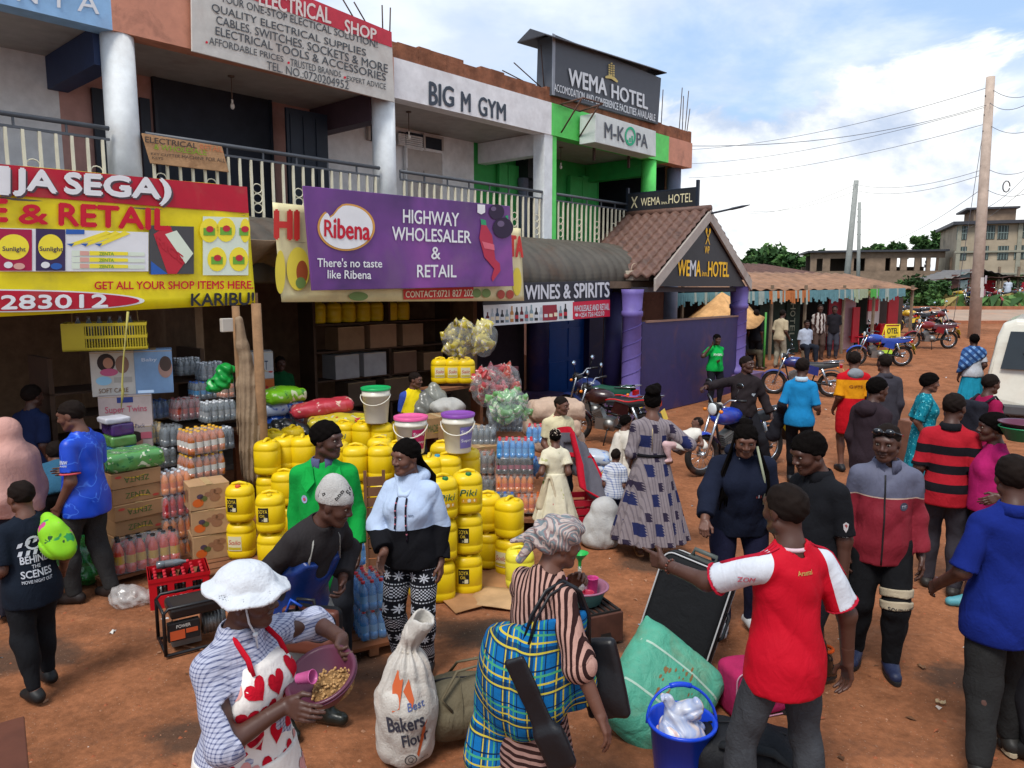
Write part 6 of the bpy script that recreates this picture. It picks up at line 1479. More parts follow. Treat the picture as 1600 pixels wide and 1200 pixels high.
# -- 10, 11 boys at the stall
p=Person('boy in a yellow and blue football shirt behind the yellow cans',stand(645,580,1.52),150,1.52,q=2,head=(-45,5,0),hscale=1.0,skin=0);t_=p.top(cloth('yellow blue shirt',var=.06,color_fn=zone_fn([(-1,'#d8c018'),(.125,'#34499a')],lo=-1,hi=1)),e=.022,sleeve=.9,zone={'zone':lambda V:np.abs(V[:,0])+.28*(V[:,2]-p.shd['R'][2])});p.trousers(TR('#22242a'));p.hair('shaved',th=.003)
B=MB();write(B,'FLEX',0,0,.11,.03,0,0,.02,centre=True);decal(t_,B,p.tp(0,.15,.16),(0,-1,0),mats=INK('#2c3a7a'))
p=Person('boy in a cream embroidered shirt holding a pink cloth beside the soda packs',stand(873,617,1.45),165,1.45,q=2,head=(-40,8,0),hscale=1.0,skin=0,arms={'R':(.02,.22,-.38),'L':(.0,.25,-.36)});p.top(cloth('cream shirt','#bdb392',color_fn=floral_fn('#c2b896',(('#b06a5a',9,.70),))),sleeve=.7,e=.025,vneck=.08);p.trousers(TR('#22242a'));p.hair('shaved',th=.003)
# -- 12, 13 girls in party dresses
def girl(label,pos,face,h,dress,hem,**k):
 p=Person(label,pos,face,h,q=2,fem=False,hscale=1.0,sh=.92,g=.96,skin=0,eyes=k.get('eyes',False),arms=k.get('arms'),head=k.get('head',(0,0,0)))
 p.top(dress,hem=.10,sleeve=.62,e=.018,es=.034,bell=.012,name='bodice');p.skirt(dress,hem=hem,r0=.150,r1=.34,top=.15,amp=.07,nf=10,name='dress_skirt',y=.85);p.hair('cornrow',th=.006);p.shoes(SH('#7a7068'),'sandal');return p
CRM2=cloth('cream floral dress','#c9c2aa',color_fn=floral_fn('#cbc4ac',(('#a9a878',13,.66),('#b8776a',16,.71))))
p=girl('girl in a cream floral party dress and tied sash, seen from behind',stand(868,670,1.2),-8,1.2,CRM2,.24,arms={'R':(.02,.12,-.38),'L':(.10,.14,-.36)})
p.trousers(TR('#6a7a3a'),upto=1.8,e=.012);S=SDF();S.cap(p.tp(-.14,-.12,.1),p.tp(-.22,-.05,-.35),.02,.055,0);S.cap(p.tp(-.1,-.14,.12),p.tp(-.02,-.15,-.2),.015,.03,.02);S.disp(folds(.006,18,1,.4));p.kid('sash',cloth('cream satin','#b9ac92',rough=.5),S)
B=MB();rnd=random.Random(1);bv=bvh_of(p.kids['hair'])
for i in range(60):d_=Vector((rnd.gauss(0,1),rnd.gauss(-.6,1),abs(rnd.gauss(0,1)))).normalized();h=bv.ray_cast(Vector(p.hp(0,-.01,.04))+d_*.4,-d_);h[0]is not None and B.ball(h[0],.006,5,mi=rnd.randrange(2))
B.obj('hair_bead',[plastic('pearl bead','#c9b9a4'),plastic('dark bead','#40302a')],p.root)
p=girl('girl in a glossy white dress leaning against the woman with the baby',stand(976,650,1.2),62,1.22,cloth('white satin dress','#c4bcb0',rough=.5),.22,arms={'R':(.0,.2,-.2),'L':(.0,.22,-.28)},eyes=True)
S=SDF();S.cap(p.tp(-.02,-.11,.45),p.tp(0,-.17,.0),.05,.10,0);S.disp(folds(.008,16,1,.5));p.kid('veil',cloth('white satin dress',''),S)
p=Person('small child in a white and blue checked shirt behind the girl in white',stand(962,702,.98),20,.98,q=1,child=True,hscale=1.05,skin=0,eyes=False);p.top(cloth('white check','#b4b8c4',color_fn=check_fn('#c0c4cc','#5a6a9a',40,.3)),sleeve=.8,e=.02);p.trousers(TR('#22263a'));p.hair('shaved')
# -- 14 woman with the baby
def ikat(t,oc):
 x,y,z=t.sep(oc);u=t.math('ADD',x,t.math('MULTIPLY',y,.9));base=t.mix(t.math('LESS_THAN',t.math('FRACT',t.math('MULTIPLY',u,30)),.3),asc('#7d7478'),asc('#686066'))
 for fu,fv,ou,ov,c,wu,wv in((5.2,3.6,0,0,'#20264c',.45,.42),(5.2,3.6,.5,.5,'#2a2436',.34,.3)):
  a=t.math('FRACT',t.math('ADD',t.math('MULTIPLY',u,fu),ou));jag=t.math('MULTIPLY',t.math('FRACT',t.math('MULTIPLY',z,38)),.12)
  f=t.math('MULTIPLY',t.math('LESS_THAN',t.math('ADD',a,jag),wu),t.math('LESS_THAN',t.math('FRACT',t.math('ADD',t.math('MULTIPLY',z,fv),ov)),wv));base=t.mix(f,base,asc(c))
 return base
IK=cloth('grey ikat print',color_fn=ikat,var=.06)
p14=p=Person('woman in a long grey and navy print dress from behind, carrying a baby',stand(1020,612,1.64),8,1.66,q=3,fem=True,g=1.12,skin=0,eyes=False,arms={'R':(.16,.16,-.30,(1,-.6,-.4)),'L':(.06,.16,-.42)},hands={'R':dict(dir=(-.6,.8,.1),curl=.4)})
p.top(IK,hem=.10,sleeve={'R':1.05,'L':1.05},e=.016,es=.026,name='bodice',nk=.075);p.skirt(IK,hem=.17,r0=.158,r1=.40,top=.17,amp=.06,nf=12,name='dress_skirt',y=.85);p.hair('cornrow');p.shoes(SH('#a9744c'),'sandal')
B=MB();B.tube([p.hip+np.array([.165*math.cos(a*.35),.135*math.sin(a*.35)+.0,.155*p.k])for a in range(18)],.016,6,closed=True);B.obj('belt',cloth('black belt','#15151a'),p.root);B=MB();B.tube([p.tp(0,-.128,.44),p.tp(0,-.132,.2)],.004,5);B.obj('zip',metal('brass zip','#9a8a6a'),p.root)
S=SDF();S.ell(p.hp(0,-.05,.12),np.array([.075,.085,.055])*p.hs,p.Hd,0);S.ell(p.hp(.03,.0,.14),np.array([.05,.06,.045])*p.hs,p.Hd,.03);S.disp(folds(.010,42,1));p.kid('hair_bun',HAIR,S)
bp=D(1062,712,7.15);b=Person('baby in a white dress and pale tights held by the woman in grey',bp,-105,.72,q=2,child=True,hscale=1.25,hipz=.12,hip=(0,0),lean=(-58,0),head=(30,10,0),skin=0,feet={'R':(.5,.26,.02,0,(0,.3,1)),'L':(.10,.30,-.16,0,(0,.3,1))},arms={'R':(.1,.2,-.2),'L':(.1,.15,-.2)},eyes=True)
b.top(cloth('baby white dress','#c9c4ba'),hem=-.12,sleeve=1.1,e=.02,es=.018,hang=.02);
S=SDF();[b.leg(S,sd,.004,1.95)for sd in 'RL'];[S.cap(b.an[sd],b.an[sd]+b.toe[sd]*.05,.02,.016,.02)for sd in 'RL'];b.kid('tights',cloth('pink tights','#c0a0a0'),S,vox=.007);b.hair('shaved',th=.003)
# -- 17 woman in the headwrap
p17=p=Person('woman in a patterned headwrap and brown striped blouse with a blue plaid cloth',at(842,800,1.64),52,1.62,q=3,fem=True,g=1.0,sh=1.0,lean=(14,0),hip=(0,-.06),head=(18,6,0),skin=0,eyes=False,arms={'R':('w',D(938,1118,3.0),(.3,-1,-.4)),'L':(-.02,.30,-.10,(-1,-.2,-.8))},legs=False,hands={'R':dict(curl=.35,thumb=(-.6,.6,.3)),'L':dict(curl=.75,dir=(.5,.3,.75),thumb=(0,-.4,1))})
ST=cloth('brown striped blouse',var=.06,color_fn=stripe_fn('#2c1a19','#a98478',36,.52,(1,.35,.25)))
bl=p.top(ST,hem=-.02,sleeve={'R':1.02,'L':1.3},e=.032,es=.044,bell=.010,wr=.012,wf=15,name='blouse',nk=.07)
S=SDF();a,b_=p.shd['R'],p.el['R'];c=a+(b_-a)*.98;dn=(b_-a)/np.linalg.norm(b_-a)
for i in range(2):S.cap(c-dn*(.06-i*.045),c-dn*(.05-i*.045),.062,k=0)
S.cap(c,c+dn*.02,.074,.08,.01);p.kid('ruffle',ST,S,vox=.007)
p.skirt(cloth('brown striped skirt',var=.06,color_fn=stripe_fn('#2c1a19','#8f7068',34,.5,(.1,.2,1))),hem=.12,r0=.155,r1=.28,top=.06,y=.95)
S=SDF()
for i,(o,r)in enumerate((((0,-.025,.045),(.098,.116,.088)),((0,-.07,.03),(.082,.07,.07)),((0,.01,.075),(.088,.10,.06)))):S.ell(p.hp(*o),np.array(r)*p.hs,p.Hd,.03)
S.cut(p.hp(0,.02,-.02),p.Hd@np.array([0,.42,-1]),.015);c0,M0=np.array(p.hc),np.array(p.Hd)
def wrapf(P):q_=(P-c0)@M0;return-.006*np.sin(q_[...,2]*95+q_[...,1]*45+2.2*np.sin(q_[...,0]*22))
S.disp(wrapf);S.cap(p.hp(-.05,-.12,.02),p.hp(-.10,-.20,-.03),.028,.010,.02);S.cap(p.hp(-.03,-.12,.0),p.hp(-.05,-.165,-.10),.026,.02,.02);S.ell(p.hp(-.04,-.125,.015),[.034,.034,.034],None,.02)
def wcol(t,oc):n=t.noise(oc,4,3,.5,1.5);s_=t.math('FRACT',t.math('MULTIPLY',n,13));return t.mix(t.math('LESS_THAN',s_,.33),t.mix(t.math('GREATER_THAN',s_,.72),asc('#a89a94'),asc('#7f6a6a')),asc('#6a7478'))
p.kid('headwrap',cloth('patterned headwrap',color_fn=wcol,bump=.4),S,vox=.006)
PL=cloth('blue plaid cloth',var=.06,color_fn=plaid_fn('#0f5d96','#0a2342','#b8a83a','#3f8f6a'))
S=SDF();p.torso(S,.066,.04);S.ell(p.hip+np.array([.01,-.05,.02]),[.19,.165,.28],None,.10)
S.cap(p.tp(-.14,-.06,.2),p.hip+np.array([-.09,-.14,-.36]),.08,.125,.10);S.cap(p.tp(.12,.10,.1),p.tp(.10,.24,-.02),.10,.10,.08)
S.cut(p.tp(0,0,.30),p.T@np.array([-.42,-.15,1]),.02);S.cut(p.hip+np.array([0,0,-.40]),[.25,0,-1],.02);S.disp(folds(.014,10,2,.5));p.kid('plaid_cloth',PL,S)
# -- 18 woman in the navy hoodie
p18=p=Person('heavy woman in a navy hoodie with long braids holding the black suitcase',at(1163,655,1.66),186,1.68,q=3,fem=True,g=1.27,sh=1.16,lean=(13,0),hip=(0,-.08),head=(6,14,0),skin=0,arms={'R':('w',D(1098,826,5.15),(1,-.5,.0)),'L':(.08,.05,-.52)},feet={'R':(.12,.05,0,10),'L':(.12,-.05,0,15)},hands={'R':dict(curl=.85,thumb=(-.8,.2,.2))})
NV=cloth('navy fleece','#151a2a');hd=p.top(NV,hem=-.13,sleeve=1.86,e=.034,es=.034,bell=.008,wr=.007,name='hoodie');p.trousers(TR('#191a2e'),e=.022);p.hair('cornrow',th=.009)
S=SDF();S.ell(p.hp(0,-.06,.118),np.array([.05,.05,.03])*p.hs,p.Hd,.0);S.disp(folds(.006,60,1));p.kid('hair_bun',HAIR,S)
B=MB();rnd=random.Random(12)
for i in range(20):
 x=-1 if i%2 else 1;u=rnd.random();p0=p.hp(x*(.05+.025*u),-.06+.06*u,.05);p1=p.hp(x*(.088+.008*u),-.03+.05*u,-.05);p2=p.tp(x*(.12+.06*u),.07+.05*u,.44);p3=p.tp(x*(.12+.08*u),.165+.02*u,.25);L=rnd.random()*.14
 B.tube([p0,p1,p2,p3,p.tp(x*(.12+.09*u),.16,.12+L)],[.010,.0105,.010,.008,.004],6)
B.obj('braid',HAIR,p.root);B=MB();B.tube([p.hp(-.08,.03,-.03),p.tp(-.14,.14,.40),p.tp(-.145,.18,.2)],.010,6);B.obj('pale_braid',mat('pale braid','#8c917a',rough=.8),p.root)
S=SDF()
for i in range(9):a=R(200+140*i/8);S.ell(p.neck+p.T@np.array([.095*math.cos(a),.085*math.sin(a)-.01,.03]),[.045,.045,.034],None,.04)
p.kid('hood',NV,S);B=MB();B.tube([p.neck+p.T@np.array([.065*math.cos(R(a)),.06*math.sin(R(a))+.01,.008])for a in range(30,151,15)],.012,6);B.obj('undershirt',cloth('grey tee','#8d9096'),p.root)
B=MB();[B.add([(x,0,0),(x+.008,0,0),(x+.008,0,h),(x,0,h)],[(0,1,2,3)],i%2)for i,(x,h)in enumerate(((-.03,.016),(-.014,.026),(.002,.02)))];decal(hd,B,p.tp(-.11,.19,.26),(0,-1,0),name='badge',mats=[INK('#8a3a34'),INK('#a9a9b0')])
p.shoes(SH('#b9bcc0'),'shoe');B=MB();[B.tube([p.an[sd]+p.toe[sd]*.09+np.cross(p.toe[sd],p.Z)*x*.045-p.Z*.05,p.an[sd]+p.toe[sd]*.13+np.array([0,0,.0])],.009,6)for sd in 'RL' for x in(-1,1)];B.obj('sandal_strap',SH('#141414'),p.root)
# -- 19 red and white jersey
p19=p=Person('young man in a red jersey with white sleeves, pointing left, seen from behind',at(1240,755,1.76),-14,1.76,q=3,g=.95,head=(-12,4,0),skin=1,eyes=False,arms={'L':('w',D(1040,882,3.62),(.2,-1,-.5)),'R':(.16,-.02,-.50,(1,-.7,0))},feet={'L':(.24,.02,0,10),'R':(.16,-.1,0,15)},hands={'L':dict(fing=[.12,.8,.9,.95],thumb=(0,.2,1),curl=.6,tcurl=.3),'R':dict(curl=.4)})
RJ=cloth('red jersey',bump=.12,rough=.7,var=.05,color_fn=zone_fn([(-1,'#b00c22'),(.118,'#bfc4cc')],lo=-1,hi=1))
def rag(V):q_=(V-p.hip)@p.T;return np.abs(q_[:,0])+.30*(q_[:,2]-.50*p.k)
je=p.top(RJ,hem=-.155,sleeve=.80,e=.026,es=.030,bell=.012,wr=.007,zone={'zone':rag},name='jersey',hang=.018)
TRM=cloth('red trim','#a81a30');S=SDF();bvj=bvh_of(je)
for sd in 'RL':
 a,b_=p.shd[sd],p.el[sd];c=a+(b_-a)*.79;dn=b_-a;S2=SDF();S2.cap(c-dn*.0,c+dn*.025,.080,k=0);S2.cut(c-dn*.005,-dn,0);S2.cut(c+dn*.03,dn,0);p.kid('cuff',TRM,S2,vox=.007,key='cuff'+sd)
B=MB();B.tube([p.neck+p.T@np.array([.07*math.cos(a*.35),.066*math.sin(a*.35),.0+.012])for a in range(18)],.011,6,closed=True);B.obj('collar',cloth('white knit collar','#c4a9b0'),p.root)
B=MB()
for x in(-1,1):
 for k in range(3):
  pts=[]
  for i in range(9):
   tt=i/8;q0=p.neck+p.T@np.array([x*.075,-.012+(k-1)*.012,.0]);q1=p.shd['R' if x>0 else 'L'];q2=p.shd['R' if x>0 else 'L']*.35+p.el['R' if x>0 else 'L']*.65
   c_=(q0+(q1-q0)*tt*2)if tt<.5 else(q1+(q2-q1)*(tt-.5)*2);h=bvj.ray_cast(Vector(c_)+Vector((x*.08,0,.3)),Vector((-x*.25,0,-1)).normalized(),.5)
   if h[0]is not None:pts.append(h[0]+Vector((0,(k-1)*.010,.002)))
  if len(pts)>3:B.tube(pts,.0036,5)
B.obj('shoulder_stripe',TRM,je)
B=MB();write(B,'Arsenal',0,0,.075,.02,0,0,.015,centre=True);decal(je,B,p.tp(0,-.14,.43),(0,1,0),mats=INK('#a88a4a'))
B=MB();write(B,'ZOM',0,0,.05,.026,0,0,.015,centre=True);decal(je,B,p.shd['L']*.45+p.el['L']*.55,(-.1,1,-.1),mats=INK('#c05a6a'),roll=-6)
p.trousers(TR('#3a3c40',bump=.6,dirt='#26272a',damt=.5,dsc=3),e=.012,e2=.012);p.hair('shaved',th=.006);p.shoes(SH('#1b1b1e'))
B=MB()
for x in(-1,1):B.grid(lambda u,v:p.hip+np.array([x*(.03+.1*u),-.155-.002-.02*math.sin(u*3),-.02-.12*v]),4,4)
B=MB();a,b_=p.el['L'],p.wr['L'];d_=(b_-a)/np.linalg.norm(b_-a);e1=np.cross(d_,p.Z);e2=np.cross(e1,d_);c=a+(b_-a)*.88
for i in range(16):an_=i*.3927;B.ball(c+(e1*math.cos(an_)+e2*math.sin(an_))*.034,.0075,6,mi=i%2)
B.obj('bead_bracelet',[plastic('dark bead',''),plastic('brown bead','#6a3a2c')],p.root)
# -- 20 black polo
p20=p=Person('young man in a black polo shirt with a sleeve emblem, looking down left',at(1282,668,1.78),-112,1.78,q=3,head=(6,20,0),skin=1,arms={'L':(.05,-.02,-.53),'R':(.06,.15,-.48)},feet={'L':(.10,.10,0,0),'R':(.10,-.25,0,10)})
po_=p.top(cloth('black polo','#15161a'),hem=-.17,sleeve=.88,e=.026,hang=.015,collar=cloth('black polo',''),name='polo');p.trousers(TR('#1a1a1f'),upto=1.08,e=.032,name='shorts');p.hair('short',th=.012)
B=MB();B.add([(-.016,0,.02),(.0,0,.034),(.018,0,.022),(.012,0,-.01),(.002,0,-.03),(-.012,0,-.012)],[tuple(range(6))],0);B.add([(-.008,-.002,.015),(.0,-.002,.022),(.009,-.002,.014),(.004,-.002,.0)],[(0,1,2,3)],1);[B.add([(x,0,-.075),(x+.014,0,-.075),(x+.014,0,-.06),(x,0,-.06)],[(0,1,2,3)],0)for x in(-.04,-.018,.004,.026)]
decal(po_,B,p.shd['L']*.35+p.el['L']*.65,tuple(np.array(Matrix.Rotation(R(-112),3,'Z')@Vector((.15,1,0)))),mats=[INK('#a9a4a4'),INK('#8a3a3a')],name='emblem')
p.shoes(mat('black patent shoe','#141414',rough=.18,coat=.6),'boot',sole=mat('shoe rubber','#1c1c1c'));B=MB()
for sd in 'RL':B.tube([p.an[sd]+np.array([.049*math.cos(a*.45),.049*math.sin(a*.45),.13])for a in range(14)],.012,6,closed=True)
B.obj('orange_sock',cloth('orange sock','#c8501c'),p.root)
# -- 21 sunglasses man
p21=p=Person('man in a grey and red zip jacket with sunglasses pushed up on his head',at(1390,657,1.76),198,1.76,q=3,head=(22,8,0),skin=1,g=.98,arms={'L':(.08,.03,-.52),'R':(.06,.02,-.52)},feet={'L':(.10,.03,0,5),'R':(.11,-.10,0,12)})
def jz(V):q_=(V-p.hip)@p.T;return q_[:,2]+.35*np.maximum(0,np.abs(q_[:,0])-.19)-.06*np.abs(q_[:,0])*0
JK=cloth('grey red jacket',rough=.6,bump=.12,color_fn=zone_fn([(0,'#7c2430'),(.315,'#b09a8c'),(.323,'#5a5c6e')],lo=0,hi=.7))
jk=p.top(JK,hem=-.14,sleeve=1.9,e=.038,es=.034,bell=.010,wr=.008,zone={'zone':jz},name='jacket',collar=cloth('grey jacket collar','#55576a'),nk=.072)
B=MB();bv=bvh_of(jk);pts=[]
for i in range(16):
 h=bv.ray_cast(Vector(p.tp(.02,.6,.47-.6*i/15)),Vector((0,-1,0)),1);h[0]is not None and pts.append(h[0]+Vector((0,.003,0)))
B.tube(pts,.006,6);B.obj('zip',mat('black zip','#17171a'),jk)
B=MB();B.add([(.026*math.cos(a*.4),0,.026*math.sin(a*.4))for a in range(16)],[tuple(range(16))],0);write(B,'TTT',0,-.008,.03,.016,-.003,1,.02,centre=True);decal(jk,B,p.tp(-.10,.17,.27),(0,-1,0),name='badge',mats=[INK('#2f3140'),INK('#a9adb8')])
p.trousers(TR('#17181b'),e=.026,e2=.02);tr_=p.kids['bottom']
for zc,h,m_ in((.60,.05,'#a69a84'),(.52,.05,'#a69a84')):
 S=SDF();
 sd='L';a,b_=p.hj[sd],p.kn[sd];n_=(b_-a)/np.linalg.norm(b_-a);c=a+n_*((a[2]-zc)/-n_[2]);S.cap(c-n_*.03,c+n_*.03,.104,.102,0);S.cut(c-n_*h/2,-n_,0);S.cut(c+n_*h/2,n_,0);S.disp(folds(.006,15,2.0,.8));bn_=p.kid('band',cloth('tan band','#a69a84'),S,vox=.007,key='band%s'%zc)
B=MB();write(B,'SOUTHWEST',0,-.014,.17,.028,0,0,.02,centre=True);decal(bn_,B,c,(.25,-1,0),mats=INK('#26262a'))
p.hair('shaved',th=.004);p.shoes(SH('#1c2440'),sole=mat('shoe rubber',''))
SG=mat('black sunglass','#15171c',rough=.12,coat=.5);B=MB()
for x in(-1,1):B.ball(p.hp(x*.034,.078,.092),(.033,.018,.022),12,m=Matrix([list(r)for r in p.Hd]));B.tube([p.hp(x*.062,.066,.092),p.hp(x*.084,.0,.06),p.hp(x*.08,-.05,.04)],.005,6)
B.tube([p.hp(-.02,.092,.095),p.hp(.02,.092,.095)],.006,6);tag(B.obj('sunglasses',SG,p.root),None)
# -- 22 rider
rb=rider_bike.location
p22=p=Person('motorcycle rider in a dark padded jacket with one arm stretched to the handlebar',(rb.x+.12,rb.y+.10,0),-165,1.74,q=2,hipz=.86,head=(-55,0,0),skin=1,arms={'R':('w',D(1088,608,rb.y-.2),(.3,-1,-.3)),'L':(.22,.05,-.46)},feet={'R':(.34,.25,0,20),'L':(.38,.1,0,20)},hands={'R':dict(curl=.8)})
PJ=cloth('dark padded jacket','#262022');jk=p.top(PJ,hem=-.06,sleeve=1.92,e=.042,es=.038,wr=.010,wf=16,name='jacket');p.trousers(TR('#1d1d22'),e=.02);p.shoes(SH('#141414'));p.hair('shaved',th=.004)
B=MB();B.add([(a,0,b_)for a,b_ in heart2(.035,0)],[tuple(range(20))]);decal(jk,B,p.tp(-.13,.2,.26),(0,-1,0),name='badge',mats=INK('#a9b4bc'))
# -- 23 green shirt
p=Person('woman in a bright green t-shirt on the phone, leaning on the violet wall',G(1115,634),172,1.62,q=2,fem=True,g=1.05,head=(-14,6,0),skin=1,arms={'R':(.06,.16,.05,(1,.2,-1)),'L':(-.16,.20,-.27)},feet={'R':(.12,.1,0,10),'L':(.12,.02,0,10)});t_=p.top(cloth('green tee','#0f9a44'),hem=-.08,sleeve=.8,e=.026);p.trousers(TR('#17181f'));p.shoes(SH('#a9a49c'));p.hair('cornrow')
B=MB();write(B,'POWERFUL',0,0,.2,.05,0,0,.03,centre=True);decal(t_,B,p.tp(0,.19,.30),(0,-1,0),mats=INK('#c9dccf'))
B=MB();B.box(p.hp(.10,.03,-.02),(.014,.07,.14));B.obj('phone',mat('black meter box',''),p.root)
# -- 24 turquoise shirt
p=Person('woman in a turquoise polo shirt walking away with a black jacket on her arm',stand(1254,558,1.73),28,1.73,q=2,fem=True,g=.98,sh=.98,skin=1,eyes=False,head=(10,0,0),arms={'L':(.10,.15,-.40),'R':(.08,.2,-.36)},feet={'R':(.10,-.12,0,8),'L':(.10,.18,0,8)});p.top(cloth('turquoise polo','#1a76aa'),hem=-.10,sleeve=.92,e=.024,collar=cloth('pale collar','#a8bccc'));p.trousers(TR('#131418'),e=.008);p.shoes(SH('#1b1b1e'));p.hair('shaved',th=.008)
S=SDF();S.cap(p.el['L'],p.wr['L'],.06,.07,0);S.cap(p.wr['L'],p.wr['L']+np.array([-.1,.0,-.32]),.07,.10,.06);S.disp(folds(.012,14,1));p.kid('draped_jacket',cloth('black jacket','#1c1c22'),S)
# -- 25 red and yellow
p=Person('man in a red and yellow striped football top with a grey hood, seen from behind',stand(1336,548,1.75),6,1.75,q=2,skin=0,eyes=False,head=(25,0,0),arms={'L':(.05,.12,-.46),'R':(.05,.12,-.46)});t_=p.top(cloth('red yellow top',color_fn=zone_fn([(0,'#b0121e'),(1.08,'#cf8a14'),(1.34,'#b0121e')],lo=0,hi=1.8)),hem=-.36,sleeve=.95,e=.04,hang=.02,zone={'zone':lambda V:V[:,2]});B=MB();write(B,'GIFTS',0,0,.18,.04,0,0,.02,centre=True);decal(t_,B,p.tp(0,-.17,.30),(0,1,0),mats=INK('#7a3a14'));p.hair('shaved');p.shoes(SH('#1b1b1e'))
S=SDF();S.ell(p.neck+np.array([0,-.07,-.02]),[.11,.07,.08],None,0);S.disp(folds(.006,20,1));p.kid('hood',cloth('grey marl','#7d8288'),S)
# -- 26
p=Person('man in a charcoal grey jacket with a shaved head, seen from behind',stand(1385,552,1.77),-6,1.77,q=2,skin=1,eyes=False,g=1.05);p.top(cloth('charcoal grey jacket','#35333a'),hem=-.16,sleeve=1.9,e=.036,collar=cloth('charcoal grey jacket',''));p.trousers(TR('#222228'));p.hair('shaved',th=.003);p.shoes(SH('#141414'))
p=Person('man in a dark plum hooded jacket looking right, before the grey jacket',stand(1366,588,1.74),66,1.74,q=2,skin=1,head=(15,6,0),g=1.05);pj_=cloth('plum hoodie','#2c2228');p.top(pj_,hem=-.16,sleeve=1.9,e=.04);p.trousers(TR('#1b1b20'));p.hair('short',th=.01);p.shoes(SH('#141414'))
S=SDF();S.ell(p.neck+np.array([0,-.09,-.03]),[.12,.08,.09],None,0);S.disp(folds(.006,20,1));p.kid('hood',pj_,S)
# -- 27 teal dress
TL=cloth('teal spotted dress',color_fn=floral_fn('#0f6f80',(('#5fb4bc',36,.60),('#0a3f50',30,.64))))
p=Person('smiling woman in a teal speckled dress with short hair, walking to the right',stand(1449,580,1.62),105,1.60,q=2,fem=True,g=1.08,skin=0,head=(0,4,0),arms={'R':(.06,.0,-.48),'L':(.05,.1,-.46)});p.top(TL,hem=.06,sleeve=.95,e=.02,es=.035);p.skirt(TL,hem=.25,r0=.165,r1=.28,top=.14);p.hair('short',th=.022);p.shoes(SH('#4a3a30'),'sandal')
# -- 28 stripes
def sz(V):return((V-p.hip)@p.T)[:,2]
p=Person('man in a red and black striped polo shirt with a shaved head, seen from behind',stand(1490,612,1.77),32,1.77,q=3,g=1.0,skin=1,eyes=False,head=(20,4,0),arms={'R':(.07,.1,-.48),'L':(.06,.15,-.45)},feet={'L':(.10,.1,0,8),'R':(.11,-.05,0,8)})
stp=[(-.5,'#a01c28')];
for z in(-.02,.14,.30):stp+=[(z,'#17151a'),(z+.075,'#a01c28')]
p.top(cloth('red black stripes',color_fn=zone_fn(stp,lo=-.5,hi=.7)),hem=-.14,sleeve=.95,e=.028,zone={'zone':sz},collar=cloth('black polo',''),name='polo');p.trousers(TR('#333036'),e=.024);p.hair('shaved',th=.004);p.shoes(SH('#26221f'))
# -- 29 magenta with backpack
p=Person('woman in a magenta dress with a dark backpack strap, beyond the striped polo',stand(1545,583,1.66),72,1.66,q=2,fem=True,g=1.05,skin=1,head=(5,4,0),arms={'R':(.05,.05,-.48),'L':(.05,.15,-.45)});mg=cloth('magenta dress','#8c1446',color_fn=floral_fn('#86143f',(('#a05a94',5,.58),)));p.top(mg,hem=.04,sleeve=.95,e=.022,es=.03);p.skirt(mg,hem=.2,r0=.165,r1=.29,top=.12);p.hair('shaved',th=.006);p.shoes(SH('#4a3a30'),'sandal')
S=SDF();S.box(p.tp(0,-.20,.28),[.15,.08,.2],p.T,.06,0);S.disp(folds(.006,14,1));bpk=p.kid('backpack',cloth('dark backpack','#1f2028'),S);B=MB();[B.tube([p.tp(x*.1,-.13,.48),p.tp(x*.115,.0,.55),p.tp(x*.11,.14,.42),p.tp(x*.13,.05,.14),p.tp(x*.12,-.14,.1)],.02,6,ell=.4)for x in(-1,1)];B.obj('strap',cloth('dark backpack',''),bpk)
# -- 30 pink shirt
p30=p=Person('woman in a bright pink t-shirt facing left with a basin under her arm',stand(1560,643,1.64),-78,1.63,q=3,fem=True,g=1.15,skin=1,head=(4,2,0),arms={'L':(.12,.05,-.30),'R':(.05,.1,-.45)},feet={'L':(.10,.16,0,0),'R':(.10,-.1,0,5)});p.top(cloth('hot pink tee','#a01c5c'),hem=-.06,sleeve=.85,e=.02);p.skirt(cloth('dark wine skirt','#2c1a1e'),hem=.30,r0=.165,r1=.24,top=.05);p.hair('short',th=.022);p.shoes(SH('#4a8a94'))
# -- 31 blue polo
p=Person('man in a royal blue polo shirt striding at the right edge, from behind',at(1592,710,1.76),10,1.76,q=3,g=.93,skin=1,eyes=False,head=(5,6,0),arms={'L':(.13,.16,-.42),'R':(.05,.1,-.45)},feet={'L':(.16,-.22,0,-20),'R':(.14,.12,0,10)});p.top(cloth('royal blue polo','#12226a'),hem=-.20,sleeve=.95,e=.034,hang=.045,collar=cloth('royal blue polo',''),name='polo');p.trousers(TR('#242424',bump=.5),e=.03,e2=.022);p.hair('shaved',th=.008);p.shoes(SH('#201e1c'),sole=mat('tan sole','#a99a80'))
